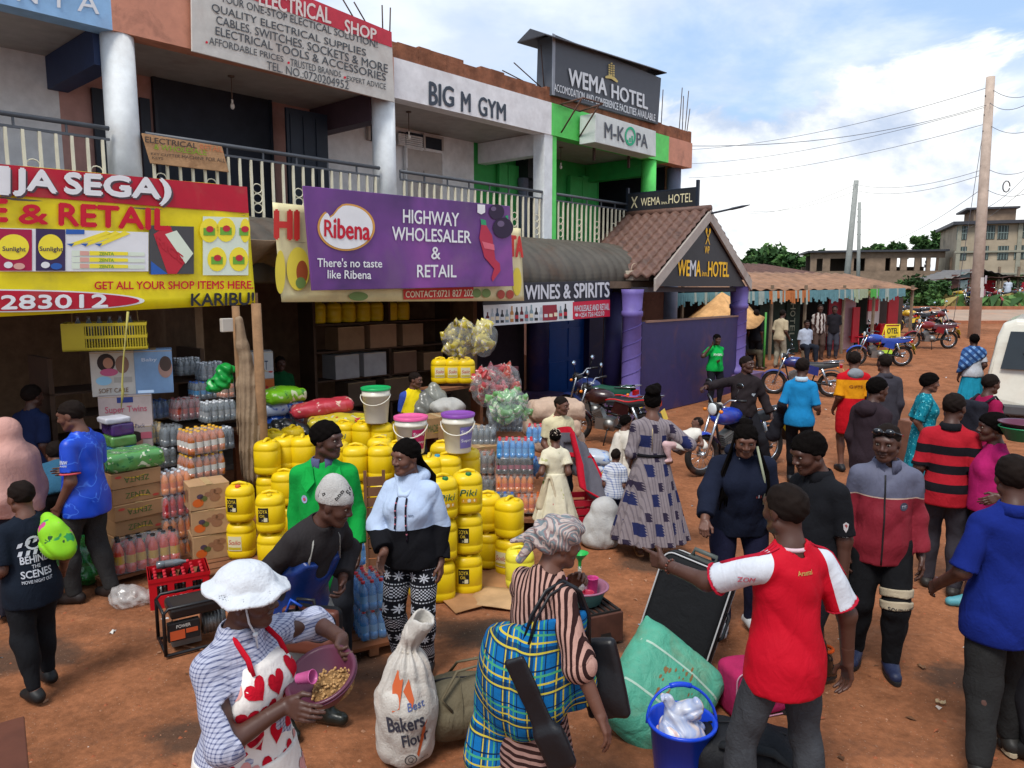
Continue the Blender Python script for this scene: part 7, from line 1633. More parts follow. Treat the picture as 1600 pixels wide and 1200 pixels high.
# -- 32, 33 by the van
def shf(t,oc):x,y,z=t.sep(oc);return t.mix(t.math('LESS_THAN',t.math('FRACT',t.math('MULTIPLY',t.math('ADD',x,z),7)),.45),t.mix(t.math('LESS_THAN',t.math('FRACT',t.math('MULTIPLY',t.math('SUBTRACT',x,z),6)),.4),asc('#3a5f94'),asc('#6f94c0')),asc('#27406e'))
p=Person('person in a blue plaid shawl over a white top and turquoise skirt, beside the van',stand(1524,520,1.72),12,1.70,q=2,fem=True,g=1.08,skin=1,eyes=False,arms={'L':(.10,.0,-.50),'R':(.05,.12,-.42)});p.top(cloth('white tee','#b4b8c0'),hem=-.08,sleeve=.8,e=.02);p.skirt(cloth('turquoise skirt','#1f8aa8'),hem=.3,r0=.17,r1=.26,top=.04);p.hair('short',th=.014)
S=SDF();p.torso(S,.045,0,.07);[p.arm(S,sd,.04,1.3 if sd=='R' else 1.9,.06)for sd in 'RL'];S.cut(p.tp(0,0,.22),p.T@np.array([.75,0,-1]),.02);S.cap(p.neck,p.neck+p.T[:,2]*.2,.08,.08,.01,'s');S.disp(folds(.008,12,2));p.kid('shawl',cloth('blue plaid shawl',color_fn=shf),S)
p=Person('woman in a dark leaf print dress with a blue shoulder bag by the van',stand(1577,522,1.70),-20,1.68,q=2,fem=True,g=1.1,skin=0,eyes=False,arms={'L':(.06,.1,-.4),'R':(.06,.1,-.46)});dk=cloth('leaf print dress',color_fn=floral_fn('#1f1a1a',(('#8a6a4a',11,.58),('#5a3a30',14,.62))));p.top(dk,hem=.04,sleeve=1.0,e=.024,es=.04);p.skirt(dk,hem=.2,r0=.17,r1=.30,top=.12);p.hair('bun');p.shoes(SH('#4a3a30'),'sandal')
S=SDF();S.box(p.tp(-.08,-.19,.14),[.15,.05,.17],p.T,.03,0);bg_=p.kid('shoulder_bag',cloth('blue bag','#4a6488'),S);B=MB();B.tube([p.tp(-.2,-.16,.28),p.tp(-.14,-.06,.53),p.tp(.04,-.17,.28)],.014,6);B.obj('strap',cloth('teal strap','#3f7a80'),bg_)
# -- 34 red shirt cut off by the frame
p=Person('person in a red shirt mostly cut off by the right edge of the frame',(3.02,3.95,0),-30,1.72,q=2,skin=1,eyes=False,arms={'L':(.10,.05,-.5),'R':(.05,.1,-.46)});p.top(cloth('plain red shirt','#9a1220'),hem=-.16,sleeve=1.7,e=.03);p.trousers(TR('#202024'));p.shoes(SH('#141414'));p.hair('shaved')
# -- people at the kiosk and deep in the shop
def far(label,pos,face,h,top,bottom,q=1,skirt=False,**k):
 p=Person(label,pos,face,h,q=q,skin=1,eyes=False,**k);p.top(cloth('far '+top,top),sleeve=.9,e=.028,hem=-.1)
 if skirt:p.skirt(cloth('far '+bottom,bottom),hem=.2,r0=.16,r1=.27,top=.04)
 else:p.trousers(TR(bottom),e=.02)
 p.hair('shaved',th=.006);return p
SIT=dict(hipz=.5,feet={'R':(.14,.40,0,8),'L':(.14,.40,0,8)},hip=(0,-.05))
kp=lambda px,py:G(px,py)
far('person in a loose cream shirt standing beside the green umbrella post',kp(1216,575),50,1.7,'#a89a80','#8a8474',arms={'R':(.05,.1,-.45),'L':(.05,.05,-.5)},lean=(8,0))
far('person in black beside the green umbrella post',kp(1178,577),30,1.72,'#17171b','#17171b')
far('person in a white t-shirt sitting in the kiosk doorway',kp(1258,566),175,1.68,'#a0a8b8','#20242e',**SIT)
p=far('person in a brown and white striped shirt standing at the kiosk',kp(1277,562),185,1.72,'#6a5248','#4a3a34');p.kids['top'].data.materials.clear();p.kids['top'].data.materials.append(cloth('kiosk stripes',color_fn=stripe_fn('#3a2622','#a8a09a',9,.5,(1,0,0))))
far('person in dark clothes leaning by the red kiosk door',kp(1300,560),200,1.66,'#1f1d22','#3a3a44')
far('person in a dark top sitting just behind the porch pillar',kp(1168,575),120,1.66,'#3a3c48','#4a4438',**SIT)
far('person in a white top and purple skirt at the roadside stall',D(1572,480,43)*1+Vector((0,0,0))if False else Vector((D(1572,480,43).x,43,gz(0,43))),200,1.68,'#b4bcc8','#4a3a78',q=0,skirt=True)
far('person in a red shirt beside the blue cloth at the roadside stall',Vector((D(1598,480,43).x,43,gz(0,43))),160,1.68,'#8a2430','#26262c',q=0)
far('person in a green top deep in the shade of the middle shop',stand(437,555,1.6),150,1.6,'#14502e','#1a1a1c',q=1)
#  goods, bags and small things
def P3(px,py,z):return HZ(px,py,z)
def DZ(px,Y,z):r=ray(px,600);return Vector((r.x*Y/r.y,Y,z))
YC=plastic('yellow can plastic','#d9b80e',rough=.36,dirt='#8a6a2a',damt=.18,dsc=4);PALEY=plastic('pale yellow can plastic','#d6cc3c',rough=.34)
CAPM={'y':YC,'g':plastic('green cap','#1f6a36'),'b':plastic('blue cap','#2f8ab0'),'r':plastic('orange red cap','#c8502c')}
LBK,LWH,LYL=INK('#17181a','label black'),INK('#cfc8a4','label cream'),INK('#e2c43a','label gold')
def can_proto(kind,cap):
 o=thing('jerrycan','x','jerrycan');r=.128
 B=MB();B.lathe([(.100,.0),(.118,.006),(.126,.03),(.128,.075),(.1235,.082),(.128,.09),(.129,.245),(.124,.252),(.129,.26),(.127,.285),(.116,.318),(.095,.336),(.06,.342),(.0,.343)],28,ex=2.7,caps=False);B.add([(.1*math.cos(a*.5236),.1*math.sin(a*.5236),0)for a in range(12)],[tuple(reversed(range(12)))])
 B.obj('body',PALEY if kind=='pale' else YC,o)
 B=MB();B.tube([(-.075,.0,.325),(-.06,0,.352),(.0,0,.366),(.055,0,.352),(.07,0,.325)],[.02,.019,.017,.019,.02],8,ell=.8);B.obj('handle',PALEY if kind=='pale' else YC,o)
 B=MB();B.lathe([(.026,.325),(.026,.352),(.022,.357),(.0,.357)],12,(.0,-.075,0),caps=False);B.obj('cap',CAPM[cap],o)
 def patch(B,a0,a1,z0,z1,off,mi,n=8):
  V=[]
  for z in(z0,z1):
   for i in range(n+1):
    a=R(-90)+a0+(a1-a0)*i/n;ca,sa=math.cos(a),math.sin(a);k=(abs(ca)**2.7+abs(sa)**2.7)**(-1/2.7);V.append(((r+off)*ca*k,(r+off)*sa*k,z))
  B.add(V,[(i,i+1,i+n+2,i+n+1)for i in range(n)],mi)
 def words(B,st,a0,a1,z0,z1,off,mi,bold=.03,slant=0.0):
  V,Fc,_=text_data(st,bold,1.0);P=[]
  for u,v in V:a=R(-90)+a0+(a1-a0)*(u+slant*v);ca,sa=math.cos(a),math.sin(a);k=(abs(ca)**2.7+abs(sa)**2.7)**(-1/2.7);P.append(((r+off)*ca*k,(r+off)*sa*k,z0+(z1-z0)*v))
  B.add(P,Fc,mi)
 if kind=='black':
  B=MB();patch(B,-.75,-.05,.11,.24,.002,0);lb=B.obj('label',LBK,o)
  B=MB();words(B,'SOYA',-.7,-.12,.19,.225,.004,0);words(B,'OIL',-.62,-.25,.155,.18,.004,0);words(B,'20 L',-.5,-.2,.12,.135,.004,1);patch(B,-.35,-.12,.115,.15,.004,1);B.obj('lettering',[LYL,LWH],lb)
 if kind=='piki':
  B=MB();words(B,'Piki',-.62,.42,.165,.225,.003,1,.045,.10);words(B,'Piki',-.6,.4,.168,.222,.005,0,.02,.10);patch(B,-.5,.5,.105,.145,.002,2)
  for i in range(3):B.lathe([(.016,0),(.0,.001)],10,((r+.004)*math.cos(R(-90)-.3+i*.28),(r+.004)*math.sin(R(-90)-.3+i*.28),.125),Matrix.Rotation(R(90),3,'X'),mi=1,caps=False)
  B.obj('label',[INK('#1f5a34','label green'),LWH,INK('#c8921e','label ochre')],o)
 if kind in('soilo','salit'):
  B=MB();patch(B,-.75,.25,.09,.23,.002,0);patch(B,-.7,.2,.10,.125,.0035,2);lb=B.obj('label',[LWH,LYL,INK('#b8a42a','label olive')],o)
  B=MB();words(B,'Soilo' if kind=='soilo' else 'Salit',-.68,.16,.15,.195,.004,0,.04,.1);B.obj('lettering',INK('#b8202a','label red'),lb)
 return o
_cp={}
def can(pos,kind='plain',cap='y',rz=0.0,label=''):
 if(kind,cap)not in _cp:o=_cp[(kind,cap)]=can_proto(kind,cap)
 else:o=copy_tree(_cp[(kind,cap)])
 o.location=pos;o.rotation_euler=(0,0,rz);return tag(o,label,'jerrycan','yellow cooking oil jerrycans heaped before the middle shop')
CHH=.362;rnd=random.Random(21);LV={1:('',),2:('bottom','top'),3:('bottom','middle','topmost')}
def stack(p,n,kinds,where,caps='yyy',rz=0.0):
 for i in range(n):
  k=kinds[i]if i<len(kinds)else 'plain';lb={'plain':'yellow jerrycan','black':'black labelled yellow jerrycan','piki':'yellow jerrycan lettered Piki','soilo':'yellow jerrycan with a cream label','salit':'yellow jerrycan lettered Salit','pale':'pale yellow jerrycan'}[k]
  j=.012 if n>1 else 0
  can(Vector(p)+Vector((rnd.uniform(-j,j),rnd.uniform(-j,j),CHH*i)),k,caps[i],rz+rnd.uniform(-.25,.25)+(rnd.choice((0,1.57,3.14))if k=='plain' else 0),(lb+(', %s of the stack '%LV[n][i]if n>1 else ' ')+where))
pf_=thing('pallet','low wooden pallet under the cans and cartons left of the green coat','pallet',P3(385,880,0)*1,FA-.25);WOOD=mat('pallet wood','#7a4f34',rough=.9,var=.3,sc=6,bump=.4)
B=MB();[B.bx((-.62,-.35+i*.16,.06),(.55,-.22+i*.16,.085))for i in range(6)];B.obj('deck',WOOD,pf_);B=MB();[B.bx((x,-.35,0),(x+.08,.58,.06))for x in(-.6,-.05,.45)];B.obj('bearer',WOOD,pf_)
stack(P3(380,868,.085),2,('soilo','black'),'beside the printed cartons','yr');stack(P3(426,886,.085),2,('plain','black'),'just left of the green coat','yy')
stack(DZ(413,7.6,.0),3,(),'behind the black labelled cans');stack(DZ(441,7.8,.0),3,(),'by the draped post, second from it');stack(DZ(440,7.55,.05),2,(),'close behind the green coat')
stack(DZ(470,7.8,.0),3,(),'behind the left sleeve of the green coat');stack(DZ(424,8.1,.0),3,(),'touching the draped post');stack(DZ(455,8.35,.0),3,(),'below the rice sacks')
stack(DZ(553,7.35,.0),3,(),'at the right sleeve of the green coat');stack(DZ(521,7.55,.0),3,(),'hidden behind the green coat')
stack(DZ(537,8.7,.0),3,('plain','plain','piki'),'in the rear row, leftmost');stack(DZ(566,8.65,.0),3,(),'in the rear row, second from left');stack(DZ(596,8.6,.0),3,('plain','plain','salit'),'in the rear row under the green lid',rz=.4);stack(DZ(626,8.75,.0),3,(),'in the rear row below the boy in yellow');stack(DZ(505,8.9,.0),3,(),'in the rear row, above the green coat')
stack(DZ(590,7.75,.0),3,(),'with a blue cap, left of the hoodie','yyb');stack(DZ(593,7.35,.0),3,(),'with a blue cap, nearest the hoodie','yyb');stack(DZ(622,7.5,.0),3,(),'behind the braided head')
stack(P3(731,922,0),3,('black','black','piki'),'at the front right corner','yyg',.35);stack(P3(690,934,0),3,('plain','black','piki'),'beside the hoodie, front row','yyg',.3);stack(DZ(655,6.2,0),3,(),'hidden behind the hoodie','yyb')
stack(DZ(700,6.95,.0),3,(),'behind the two lettered Piki cans','yyb');stack(DZ(668,6.9,0),3,(),'below the pink lidded bucket','yyb');stack(DZ(727,7.2,0),3,(),'under the purple lidded bucket');stack(DZ(690,7.5,0),3,(),'just behind the purple lidded bucket, to its left')
stack(P3(763,882,0),2,(),'right of the Piki stack');stack(P3(795,894,0),2,('soilo','plain'),'rightmost of the yellow heap',rz=-.3);stack(P3(812,915,0),1,('pale',),'standing alone behind the patterned headwrap')
card=thing('cardboard_sheet','flattened brown cardboard on the soil before the yellow cans','cardboard',G(755,922),.5);B=MB();B.grid(lambda u,v:(-.42+.84*u,-.34+.68*v,.012+.012*math.sin(u*5+v*3)),8,8);B.obj('sheet',mat('brown cardboard','#a5784f',rough=.9,var=.2,dirt='#7a4a30',damt=.4),card,solid=.006)
card=thing('cardboard_sheet','torn pale cardboard sheet behind the patterned headwrap','cardboard',G(795,940),-.3);B=MB();B.grid(lambda u,v:(-.32+.64*u,-.2+.4*v,.018+.01*math.sin(u*4)),6,6);B.obj('sheet',mat('pale cardboard','#b39068',rough=.9,var=.2),card,solid=.006)
cr=thing('wood_crate','upright weathered wooden crate between the green coat and the hoodie','crate',DZ(581,6.9,0),.2);B=MB();[B.bx((-.1,-.1,i*.1),(.1,-.08,i*.1+.085))for i in range(9)];[B.bx((.08,-.1,i*.1),(.1,.15,i*.1+.085))for i in range(9)];[B.bx((x,-.11,0),(x+.03,-.1,.95))for x in(-.1,.07)];B.obj('slats',mat('weathered plank','#6b4a34',rough=.9,var=.3),cr)
# -- buckets
def bucket(pos,lid,label,h=.40,r=.165,txt=None,tc='#a8205a',bc='#cfcabc'):
 o=thing('bucket',label,'bucket',pos);k=r/.165
 B=MB();B.lathe([(.125*k,0),(.13*k,.01),(.158*k,h*.78),(.166*k,h*.79),(.166*k,h*.84),(.160*k,h*.85),(.163*k,h)],28);B.obj('body',plastic('bucket '+bc,bc,rough=.3),o)
 B=MB();B.lathe([(.172*k,h-.015),(.174*k,h+.012),(.165*k,h+.016),(.155*k,h+.006),(0,h+.006)],28,caps=False);B.obj('lid',plastic('lid '+lid,lid,rough=.3),o)
 B=MB();B.tube([(.172*k*math.cos(a),-.02-.172*k*math.sin(a)*.55-.1*math.sin(a),h*.82-.10*math.sin(a))for a in[i*math.pi/12 for i in range(13)]],.006,5);B.obj('handle',plastic('bucket '+bc,''),o)
 if txt:
  B=MB();V=[];n=8
  for z in(h*.15,h*.72):
   for i in range(n+1):a=R(-78)+1.0*i/n;rr=(.128+(z/h)*.045)*k+.003;V.append((rr*math.cos(a),rr*math.sin(a),z))
  B.add(V,[(i,i+1,i+n+2,i+n+1)for i in range(n)]);lb=B.obj('label',INK(tc),o)
  B=MB();t_=text_data(txt,.02,1.0)
  for z0,z1 in((h*.52,h*.64),(h*.30,h*.40)):B.add([((((.128+((z0+(z1-z0)*v)/h)*.045)*k+.0055)*math.cos(R(-74)+.85*u)),(((.128+((z0+(z1-z0)*v)/h)*.045)*k+.0055)*math.sin(R(-74)+.85*u)),z0+(z1-z0)*v)for u,v in t_[0]],t_[1])
  B.obj('lettering',WHI,lb)
 return o
bucket(DZ(587,8.55,3*CHH),'#149a54','white bucket with a bright green lid on top of the yellow cans');bucket(DZ(641,6.95,3*CHH),'#d0558a','white bucket with a pink lid and pink label on the yellow cans',.34,.155,'Sunny');bucket(DZ(715,7.0,3*CHH),'#7a3f96','white bucket with a purple lid and lilac label on the yellow cans',.36,.155,'Super','#6f66a4')
# -- bottles in packs
def bottle_mesh(h,r,liquid,cap,label,lab2=None):
 key='bottle %s %s %s %.2f'%(liquid,cap,label,h)
 if key in MATS:return MATS[key]
 B=MB();k=h
 B.lathe([(r*.8,0),(r,.02*k),(r,.28*k)],10,mi=0,caps=True);B.lathe([(r*1.01,.28*k),(r*1.01,.52*k)],10,mi=2,caps=False);B.lathe([(r,.52*k),(r,.62*k),(r*.8,.74*k),(r*.42,.86*k),(r*.38,.92*k)],10,mi=0,caps=False);B.lathe([(r*.46,.92*k),(r*.46,.995*k),(r*.4,k),(0,k)],10,mi=1,caps=False)
 me=B.mesh('bottle');
 for m in(mat('liquid '+liquid,liquid,rough=.08,spec=.7,var=.2,sc=20,coat=.6),plastic('bottle cap '+cap,cap),INK(label,'bottle label '+label)):me.materials.append(m)
 MATS[key]=me;return me
FILM=mat('shrink film','#dfe6ea',rough=.12,alpha=.13,spec=.9,var=0)
def pack(pos,nx,ny,h,r,liquid,cap,label_c,label,rz=None,layers=1,film=True,group='shrink-wrapped bottle packs'):
 o=thing('bottle_pack',label,'bottle pack',pos,FA if rz is None else rz,group);me=bottle_mesh(h,r,liquid,cap,label_c);d=2.06*r;rn=random.Random(int(pos[0]*100))
 for i in range(nx):
  for j in range(ny):
   b=bpy.data.objects.new('bottle',me);COL.objects.link(b);b.parent=o;b.location=((i-(nx-1)/2)*d+rn.uniform(-.003,.003),(j-(ny-1)/2)*d+rn.uniform(-.003,.003),rn.uniform(0,.004));b.rotation_euler=(rn.uniform(-.03,.03),rn.uniform(-.03,.03),rn.random()*6)
 if film:
  B=MB();hx,hy=nx*d/2+.004,ny*d/2+.004
  B.lathe([(1,.0),(1.005,h*.25),(.985,h*.5),(1.0,h*.75),(.96,h*.93),(.0,h*1.01)],40,ex=7,sx=hx,sy=hy,caps=False);V=B.v;rn2=random.Random(2);B.v=[(x+rn2.uniform(-.003,.003),y+rn2.uniform(-.003,.003),z+rn2.uniform(-.004,.006))for x,y,z in V]
  B.obj('shrink_film',FILM,o)
 return o
CLR,BLW,ORA,RDD,COLA,BRN,GLD='#5c6266','#2f7fc0','#c8701e','#b02a24','#22181a','#a85a2c','#b08a3a'
WC,BC,RC,YCp='#c9ccd0','#2a5aa8','#b82430','#d09a20'
wood_t=thing('pallet','wooden pallet under the orange cartons and red soda bottles in the left shop','pallet',P3(240,893,0),FA)
B=MB();[B.bx((-.5,-.16+i*.15,.07),(.62,-.03+i*.15,.10))for i in range(6)];B.obj('deck',WOOD,wood_t);B=MB();[B.bx((x,-.16,0),(x+.08,.72,.07))for x in(-.48,.1,.5)];B.obj('bearer',WOOD,wood_t)
def carton(pos,d,label,rz,m='#9a7450',text=None,tcol='#3c5a2a',flip=False,blob=None,group=None,size=.5):
 o=thing('carton',label,'carton',pos,rz,group);m_=mat('carton '+m,m,rough=.85,var=.12,sc=5,bump=.1,dirt='#6a4a34',damt=.2);MB().bx((-d[0]/2,-d[1]/2,0),(d[0]/2,d[1]/2,d[2])).obj('box',m_,o,bevel=.006)
 B=MB();B.bx((-.03,-d[1]/2-.002,d[2]),(.03,d[1]/2+.002,d[2]+.002));B.bx((-d[0]/2,-d[1]/2-.001,d[2]*.96),(d[0]/2,-d[1]/2-.0005,d[2]*.975));B.obj('tape',mat('parcel tape','#b09468',rough=.3),o)
 if text:
  B=MB();V,Fc,_=text_data(text,.03,1.0);w_,h_=d[0]*size,d[2]*.34
  B.add([((u-.5)*w_*(-1 if flip else 1),-d[1]/2-.003,d[2]*.5+(v-.5)*h_*(-1 if flip else 1))for u,v in V],[tuple(f)for f in Fc],0)
  sg=-1 if flip else 1;B.add([(sg*(-w_*.4+w_*.9*t),-d[1]/2-.003,d[2]*.5-sg*(h_*.8-.02*math.sin(t*3)))for t in[i/8 for i in range(9)]]+[(sg*(-w_*.4+w_*.9*t),-d[1]/2-.003,d[2]*.5-sg*(h_*.8-.032*math.sin(t*3)))for t in[i/8 for i in range(9)]],[(i,i+1,i+10,i+9)for i in range(8)],1)
  B.add([((d[0]*.36*sg+.03*math.cos(a*.6)),-d[1]/2-.003,d[2]*(.25 if not flip else .75)+.013*math.sin(a*.6))for a in range(10)],[tuple(range(10))],2);B.obj('lettering',[INK(tcol),INK('#c0a030'),INK('#b04438')],o)
 if blob:
  B=MB()
  for fx in(0,1):
   for(u,v,r,c)in((.2,.3,.05,0),(.34,.45,.035,1),(.26,.55,.03,2),(.45,.6,.03,3),(.62,.45,.05,3),(.7,.68,.04,3),(.58,.7,.03,3)):
    B.add([((-d[0]/2+d[0]*u+r*math.cos(a*.52),-d[1]/2-.002,d[2]*v+r*.8*math.sin(a*.52))if fx==0 else(-d[0]/2-.002,d[1]/2-d[1]*u-r*math.cos(a*.52),d[2]*v+r*.8*math.sin(a*.52)))for a in range(12)],[tuple(range(12))],c)
  B.obj('printed_fruit',[INK('#c05a20'),INK('#5a5e30'),INK('#4a3a4a'),INK('#8a6248')],o)
 return o
cp=P3(214,874,.10);RZ6=('ground','second','third','fourth','fifth','topmost')
for i in range(6):carton(cp+Vector((rnd.uniform(-.012,.012),rnd.uniform(-.01,.01),.148*i)),(.44,.30,.145),'brown ZENTA soap carton, %s in its stack of six'%(RZ6[i]+' one'),FA+rnd.uniform(-.03,.03),text='ZENTA',flip=i in(1,3,5))
def softbox(name,label,cat,pos,half,rz,m,rr=.05,amp=.008,f=16,parts=None,vox=.012,group=None,rot=None):
 o=thing(name,label,cat,pos,rz if rot is None else rot,group);S=SDF();S.box((0,0,half[2]),half,None,min(rr,min(half)*.95),0);S.disp(folds(amp,f,1.0));soft('body',m,S,vox,o);return o
def floral_pack(base):return mat('pack '+base,rough=.25,coat=.5,var=.1,color_fn=floral_fn(base,(('#b9c4a8',14,.60),('#2f6a3a',18,.60),('#b0657a',16,.68))))
softbox('wrapped_pack','green flowery plastic wrapped pack on the topmost ZENTA carton','pack',cp+Vector((.0,.0,.89)),(.25,.18,.085),FA,floral_pack('#4f8a4a'))
cb=DZ(200,8.1,0);
def bx_px(x0,y0,x1,y1,Y,dep,label,c,**k):
 a,b=D(x0,y1,Y),D(x1,y0,Y);o=carton(Vector(((a.x+b.x)/2,Y,a.z)),(abs(b.x-a.x)*.97,dep,b.z-a.z),label,k.pop('rz',R(24)),c,**k);return o,abs(b.x-a.x)*.97,dep,b.z-a.z
def pics(o,w_,dep,h,items,name='picture'):
 B=MB();ms=[]
 for(kind,u0,v0,u1,v1,c)in items:
  m=INK(c);
  if m not in ms:ms.append(m)
  i=ms.index(m);y=-dep/2-.003-.0006*len(B.f)
  if kind=='r':B.add([(-w_/2+w_*u,y,h*v)for u,v in((u0,v0),(u1,v0),(u1,v1),(u0,v1))],[(0,1,2,3)],i)
  elif kind=='o':B.add([(-w_/2+w_*((u0+u1)/2+(u1-u0)/2*math.cos(a*.35)),y,h*((v0+v1)/2+(v1-v0)/2*math.sin(a*.35)))for a in range(18)],[tuple(range(18))],i)
  else:write(B,kind,-w_/2+w_*u0,h*v0,w_*(u1-u0),h*(v1-v0),y,i,.01)
 B.obj(name,ms,o)
for y0,y1,c,l in((710,770,'#8f8a80','lowest'),(770,840,'#84786a','buried')):bx_px(165,y0,235,y1,8.1,.35,'plain grey brown carton, %s below the nappy cartons'%l,c)
a_=bx_px(150,547,209,616,8.0,.3,'white nappy carton printed with a mother and child','#c4c0b8');pics(*a_,(('o',.15,.55,.55,.95,'#2a1a18'),('o',.28,.62,.5,.86,'#b08068'),('o',.2,.45,.6,.62,'#c05a80'),('o',.55,.5,.85,.9,'#8a6a5a'),('o',.1,.25,.45,.45,'#8fc0dc'),('r',.5,.3,.9,.42,'#a8a49c'),('SOFT CARE',.15,.08,.8,.18,'#7a5a40')))
a_=bx_px(216,545,266,612,8.15,.3,'light blue nappy carton printed with a baby face','#7f9fc4');pics(*a_,(('o',.62,.35,1.0,.8,'#a88478'),('o',.66,.5,.98,.85,'#4a3a34'),('Baby',.2,.72,.6,.82,'#d4dcea'),('r',.1,.12,.5,.18,'#a8c0dc')))
a_=bx_px(162,615,234,664,7.95,.32,'pale pink nappy carton lettered Super Twins','#b8a8a4');pics(*a_,(('r',.35,.78,.65,.95,'#2a3a7a'),('Super Twins',.12,.42,.9,.68,'#b8566a'),('New Pack',.5,.26,.9,.38,'#3a3a5a')))
a_=bx_px(184,662,236,712,7.9,.32,'grey nappy carton printed with a small boy','#a09490');pics(*a_,(('o',.3,.3,.75,.8,'#9a7060'),('o',.3,.5,.75,.85,'#2a2020'),('r',.7,.6,.98,.8,'#b05a6a')))
for(x0,y0,x1,y1,c,l)in((164,660,196,680,'#4a2f6a','purple'),(164,680,200,697,'#5a8a4a','green'),(164,697,204,716,'#3a6a9a','blue')):
 a,b=D(x0,y1,7.45),D(x1,y0,7.45);softbox('wrapped_pack','glossy %s wrapped pack in the pile beside the blue football jersey'%l,'pack',Vector(((a.x+b.x)/2,7.5,a.z)),((b.x-a.x)/2,.14,(b.z-a.z)/2),FA,mat('gloss '+c,c,rough=.2,coat=.5,var=.2),.02,.004)
softbox('wrapped_pack','white paper pack on top of the purple wrapped pack','pack',D(178,660,7.45),(.12,.12,.03),FA,mat('white pack','#b4b4bc',rough=.5),.01,.003)
hc_=thing('plastic_crate','yellow slatted plastic crate hanging under the yellow banner','crate',D(168,545,7.7),FA-.4);YP=plastic('crate yellow','#a8961c',rough=.5)
B=MB();w2,d2,h2=.38,.22,.27;B.bx((-w2,-d2,0),(w2,d2,.015))
for z in(.0,.12,.245):[B.bx(*q)for q in(((-w2,-d2,z),(w2,-d2+.012,z+.03)),((-w2,d2-.012,z),(w2,d2,z+.03)),((-w2,-d2+.013,z),(-w2+.012,d2-.013,z+.03)),((w2-.012,-d2+.013,z),(w2,d2-.013,z+.03)))]
for i in range(31):x=-w2+.012+i*(2*w2-.03)/30;B.bx((x,-d2+.002,.03),(x+.009,-d2+.01,.245));B.bx((x,d2-.01,.03),(x+.009,d2-.002,.245))
B.bx((-w2,-d2-.002,.03),(-w2+.2,-d2+.004,.245));B.obj('shell',YP,hc_);B=MB();[B.tube([(x,0,.27),(x*.9,0,.9)],.006,5)for x in(-.3,.3)];B.obj('rope',mat('sisal','#9a845a',rough=1),hc_)
for i in range(6):b=bpy.data.objects.new('bottle',bottle_mesh(.26,.036,CLR,'#6a5a58','#4a4a50'));COL.objects.link(b);tag(b,'dark soda bottle standing in the hanging yellow crate','bottle','bottles in the hanging crate');b.location=hc_.location+FD*(-.26+i*.1)+Vector((0,0,.08))
st_=thing('string','frayed yellow string dangling from the yellow banner','string',D(200,487,7.2));B=MB();q0=D(200,487,7.2);B.tube([D(px,py,7.2)-q0 for px,py in((200,487),(197,520),(193,560),(191,600),(192,612),(189,640))],[.012,.008,.007,.009,.014,.003],6);B.obj('strand',mat('yellow string','#a8a05a',rough=1),st_)
def pk(x,y,Y,nx,ny,h,r,liq,cap,lab,txt,**k):return pack(D(x,y,Y),nx,ny,h,r,liq,cap,lab,txt,**k)
for x,y,Y,nx,ny,h,r,liq,cap,lab,txt in((292,585,8.7,4,3,.2,.034,CLR,WC,'#7a7e82','clear bottle pack on the highest row, at its left'),(328,592,8.6,4,3,.2,.034,CLR,WC,'#6f7478','clear bottle pack on the highest row, beside the green bag'),(318,622,8.5,4,3,.2,.034,CLR,BC,'#3f86b4','clear bottle pack with blue labels on the second row'),(352,620,8.4,2,3,.2,.034,BRN,'#8a5a40','#8a6a50','brown bottle pack under the green bag'),(246,652,8.3,3,3,.2,.034,'#3a5a8a',BC,'#35588a','dark blue bottle pack on the third row, at its left'),(290,654,8.2,4,3,.24,.036,'#6a2420','#6a2a2a','#9a3a2a','dark red bottle pack in the middle of the left shop wall of bottles'),(340,656,8.3,5,3,.22,.036,CLR,WC,'#8a8c8e','clear bottle pack beside the draped post'),(240,690,8.0,2,3,.22,.038,GLD,'#a08040','#8a7a50','golden bottle pack left of the brown juice'),(266,694,8.0,3,3,.22,.036,CLR,'#4a4c50','#5f6468','clear bottle pack left of the brown juice'),(250,728,7.9,4,3,.2,.036,'#3a3c3a',WC,'#4c5050','dim clear bottle pack behind the orange soda'),(345,700,8.2,3,3,.24,.038,CLR,WC,'#6a6e72','clear bottle pack at the foot of the draped post'),(315,742,7.4,5,4,.235,.037,BRN,YCp,'#c4c0b8','brown juice bottle pack with yellow caps, lower of two'),(315,704,7.4,5,4,.235,.037,BRN,YCp,'#c4c0b8','brown juice bottle pack with yellow caps, upper of two'),(318,780,7.45,5,4,.22,.037,'#7a4a2c','#7a5a40','#8a7a68','dark juice bottle pack under the brown juice'),(274,873,6.95,4,3,.215,.034,ORA,'#c0702c','#c87a2c','orange soda bottle pack, ground row beside the printed cartons'),(273,838,6.95,4,3,.215,.034,ORA,WC,'#c86a1e','orange soda bottle pack, second row up'),(272,803,6.95,4,3,.215,.034,RDD,WC,'#a82430','red soda bottle pack, third row up'),(271,768,6.95,4,3,.215,.034,ORA,WC,'#c8621e','orange soda bottle pack, top of the soda column'),):pk(x,y,Y,nx,ny,h,r,liq,cap,lab,txt)
pk(230,884,6.55,6,2,.31,.045,'#b8402e','#1f1c1c','#b8923a','pack of large red soda bottles on the wooden pallet',rz=FA-.15)
shl=thing('stock_shelf','rough timber shelf carrying the bottle packs of the left shop','shelf',F(-8.75,-1.0,0),FA)
B=MB()
for z in(1.52,1.24,.98,.72,.48):B.bx((-1.1,-.3,z-.02),(.6,.35,z))
B.obj('board',mat('dark shelf board','#4a382c',rough=.9),shl);B=MB();[B.bx((x,-.3,0),(x+.05,.35,1.9))for x in(-1.1,.55)];B.obj('upright',mat('dark shelf board',''),shl)
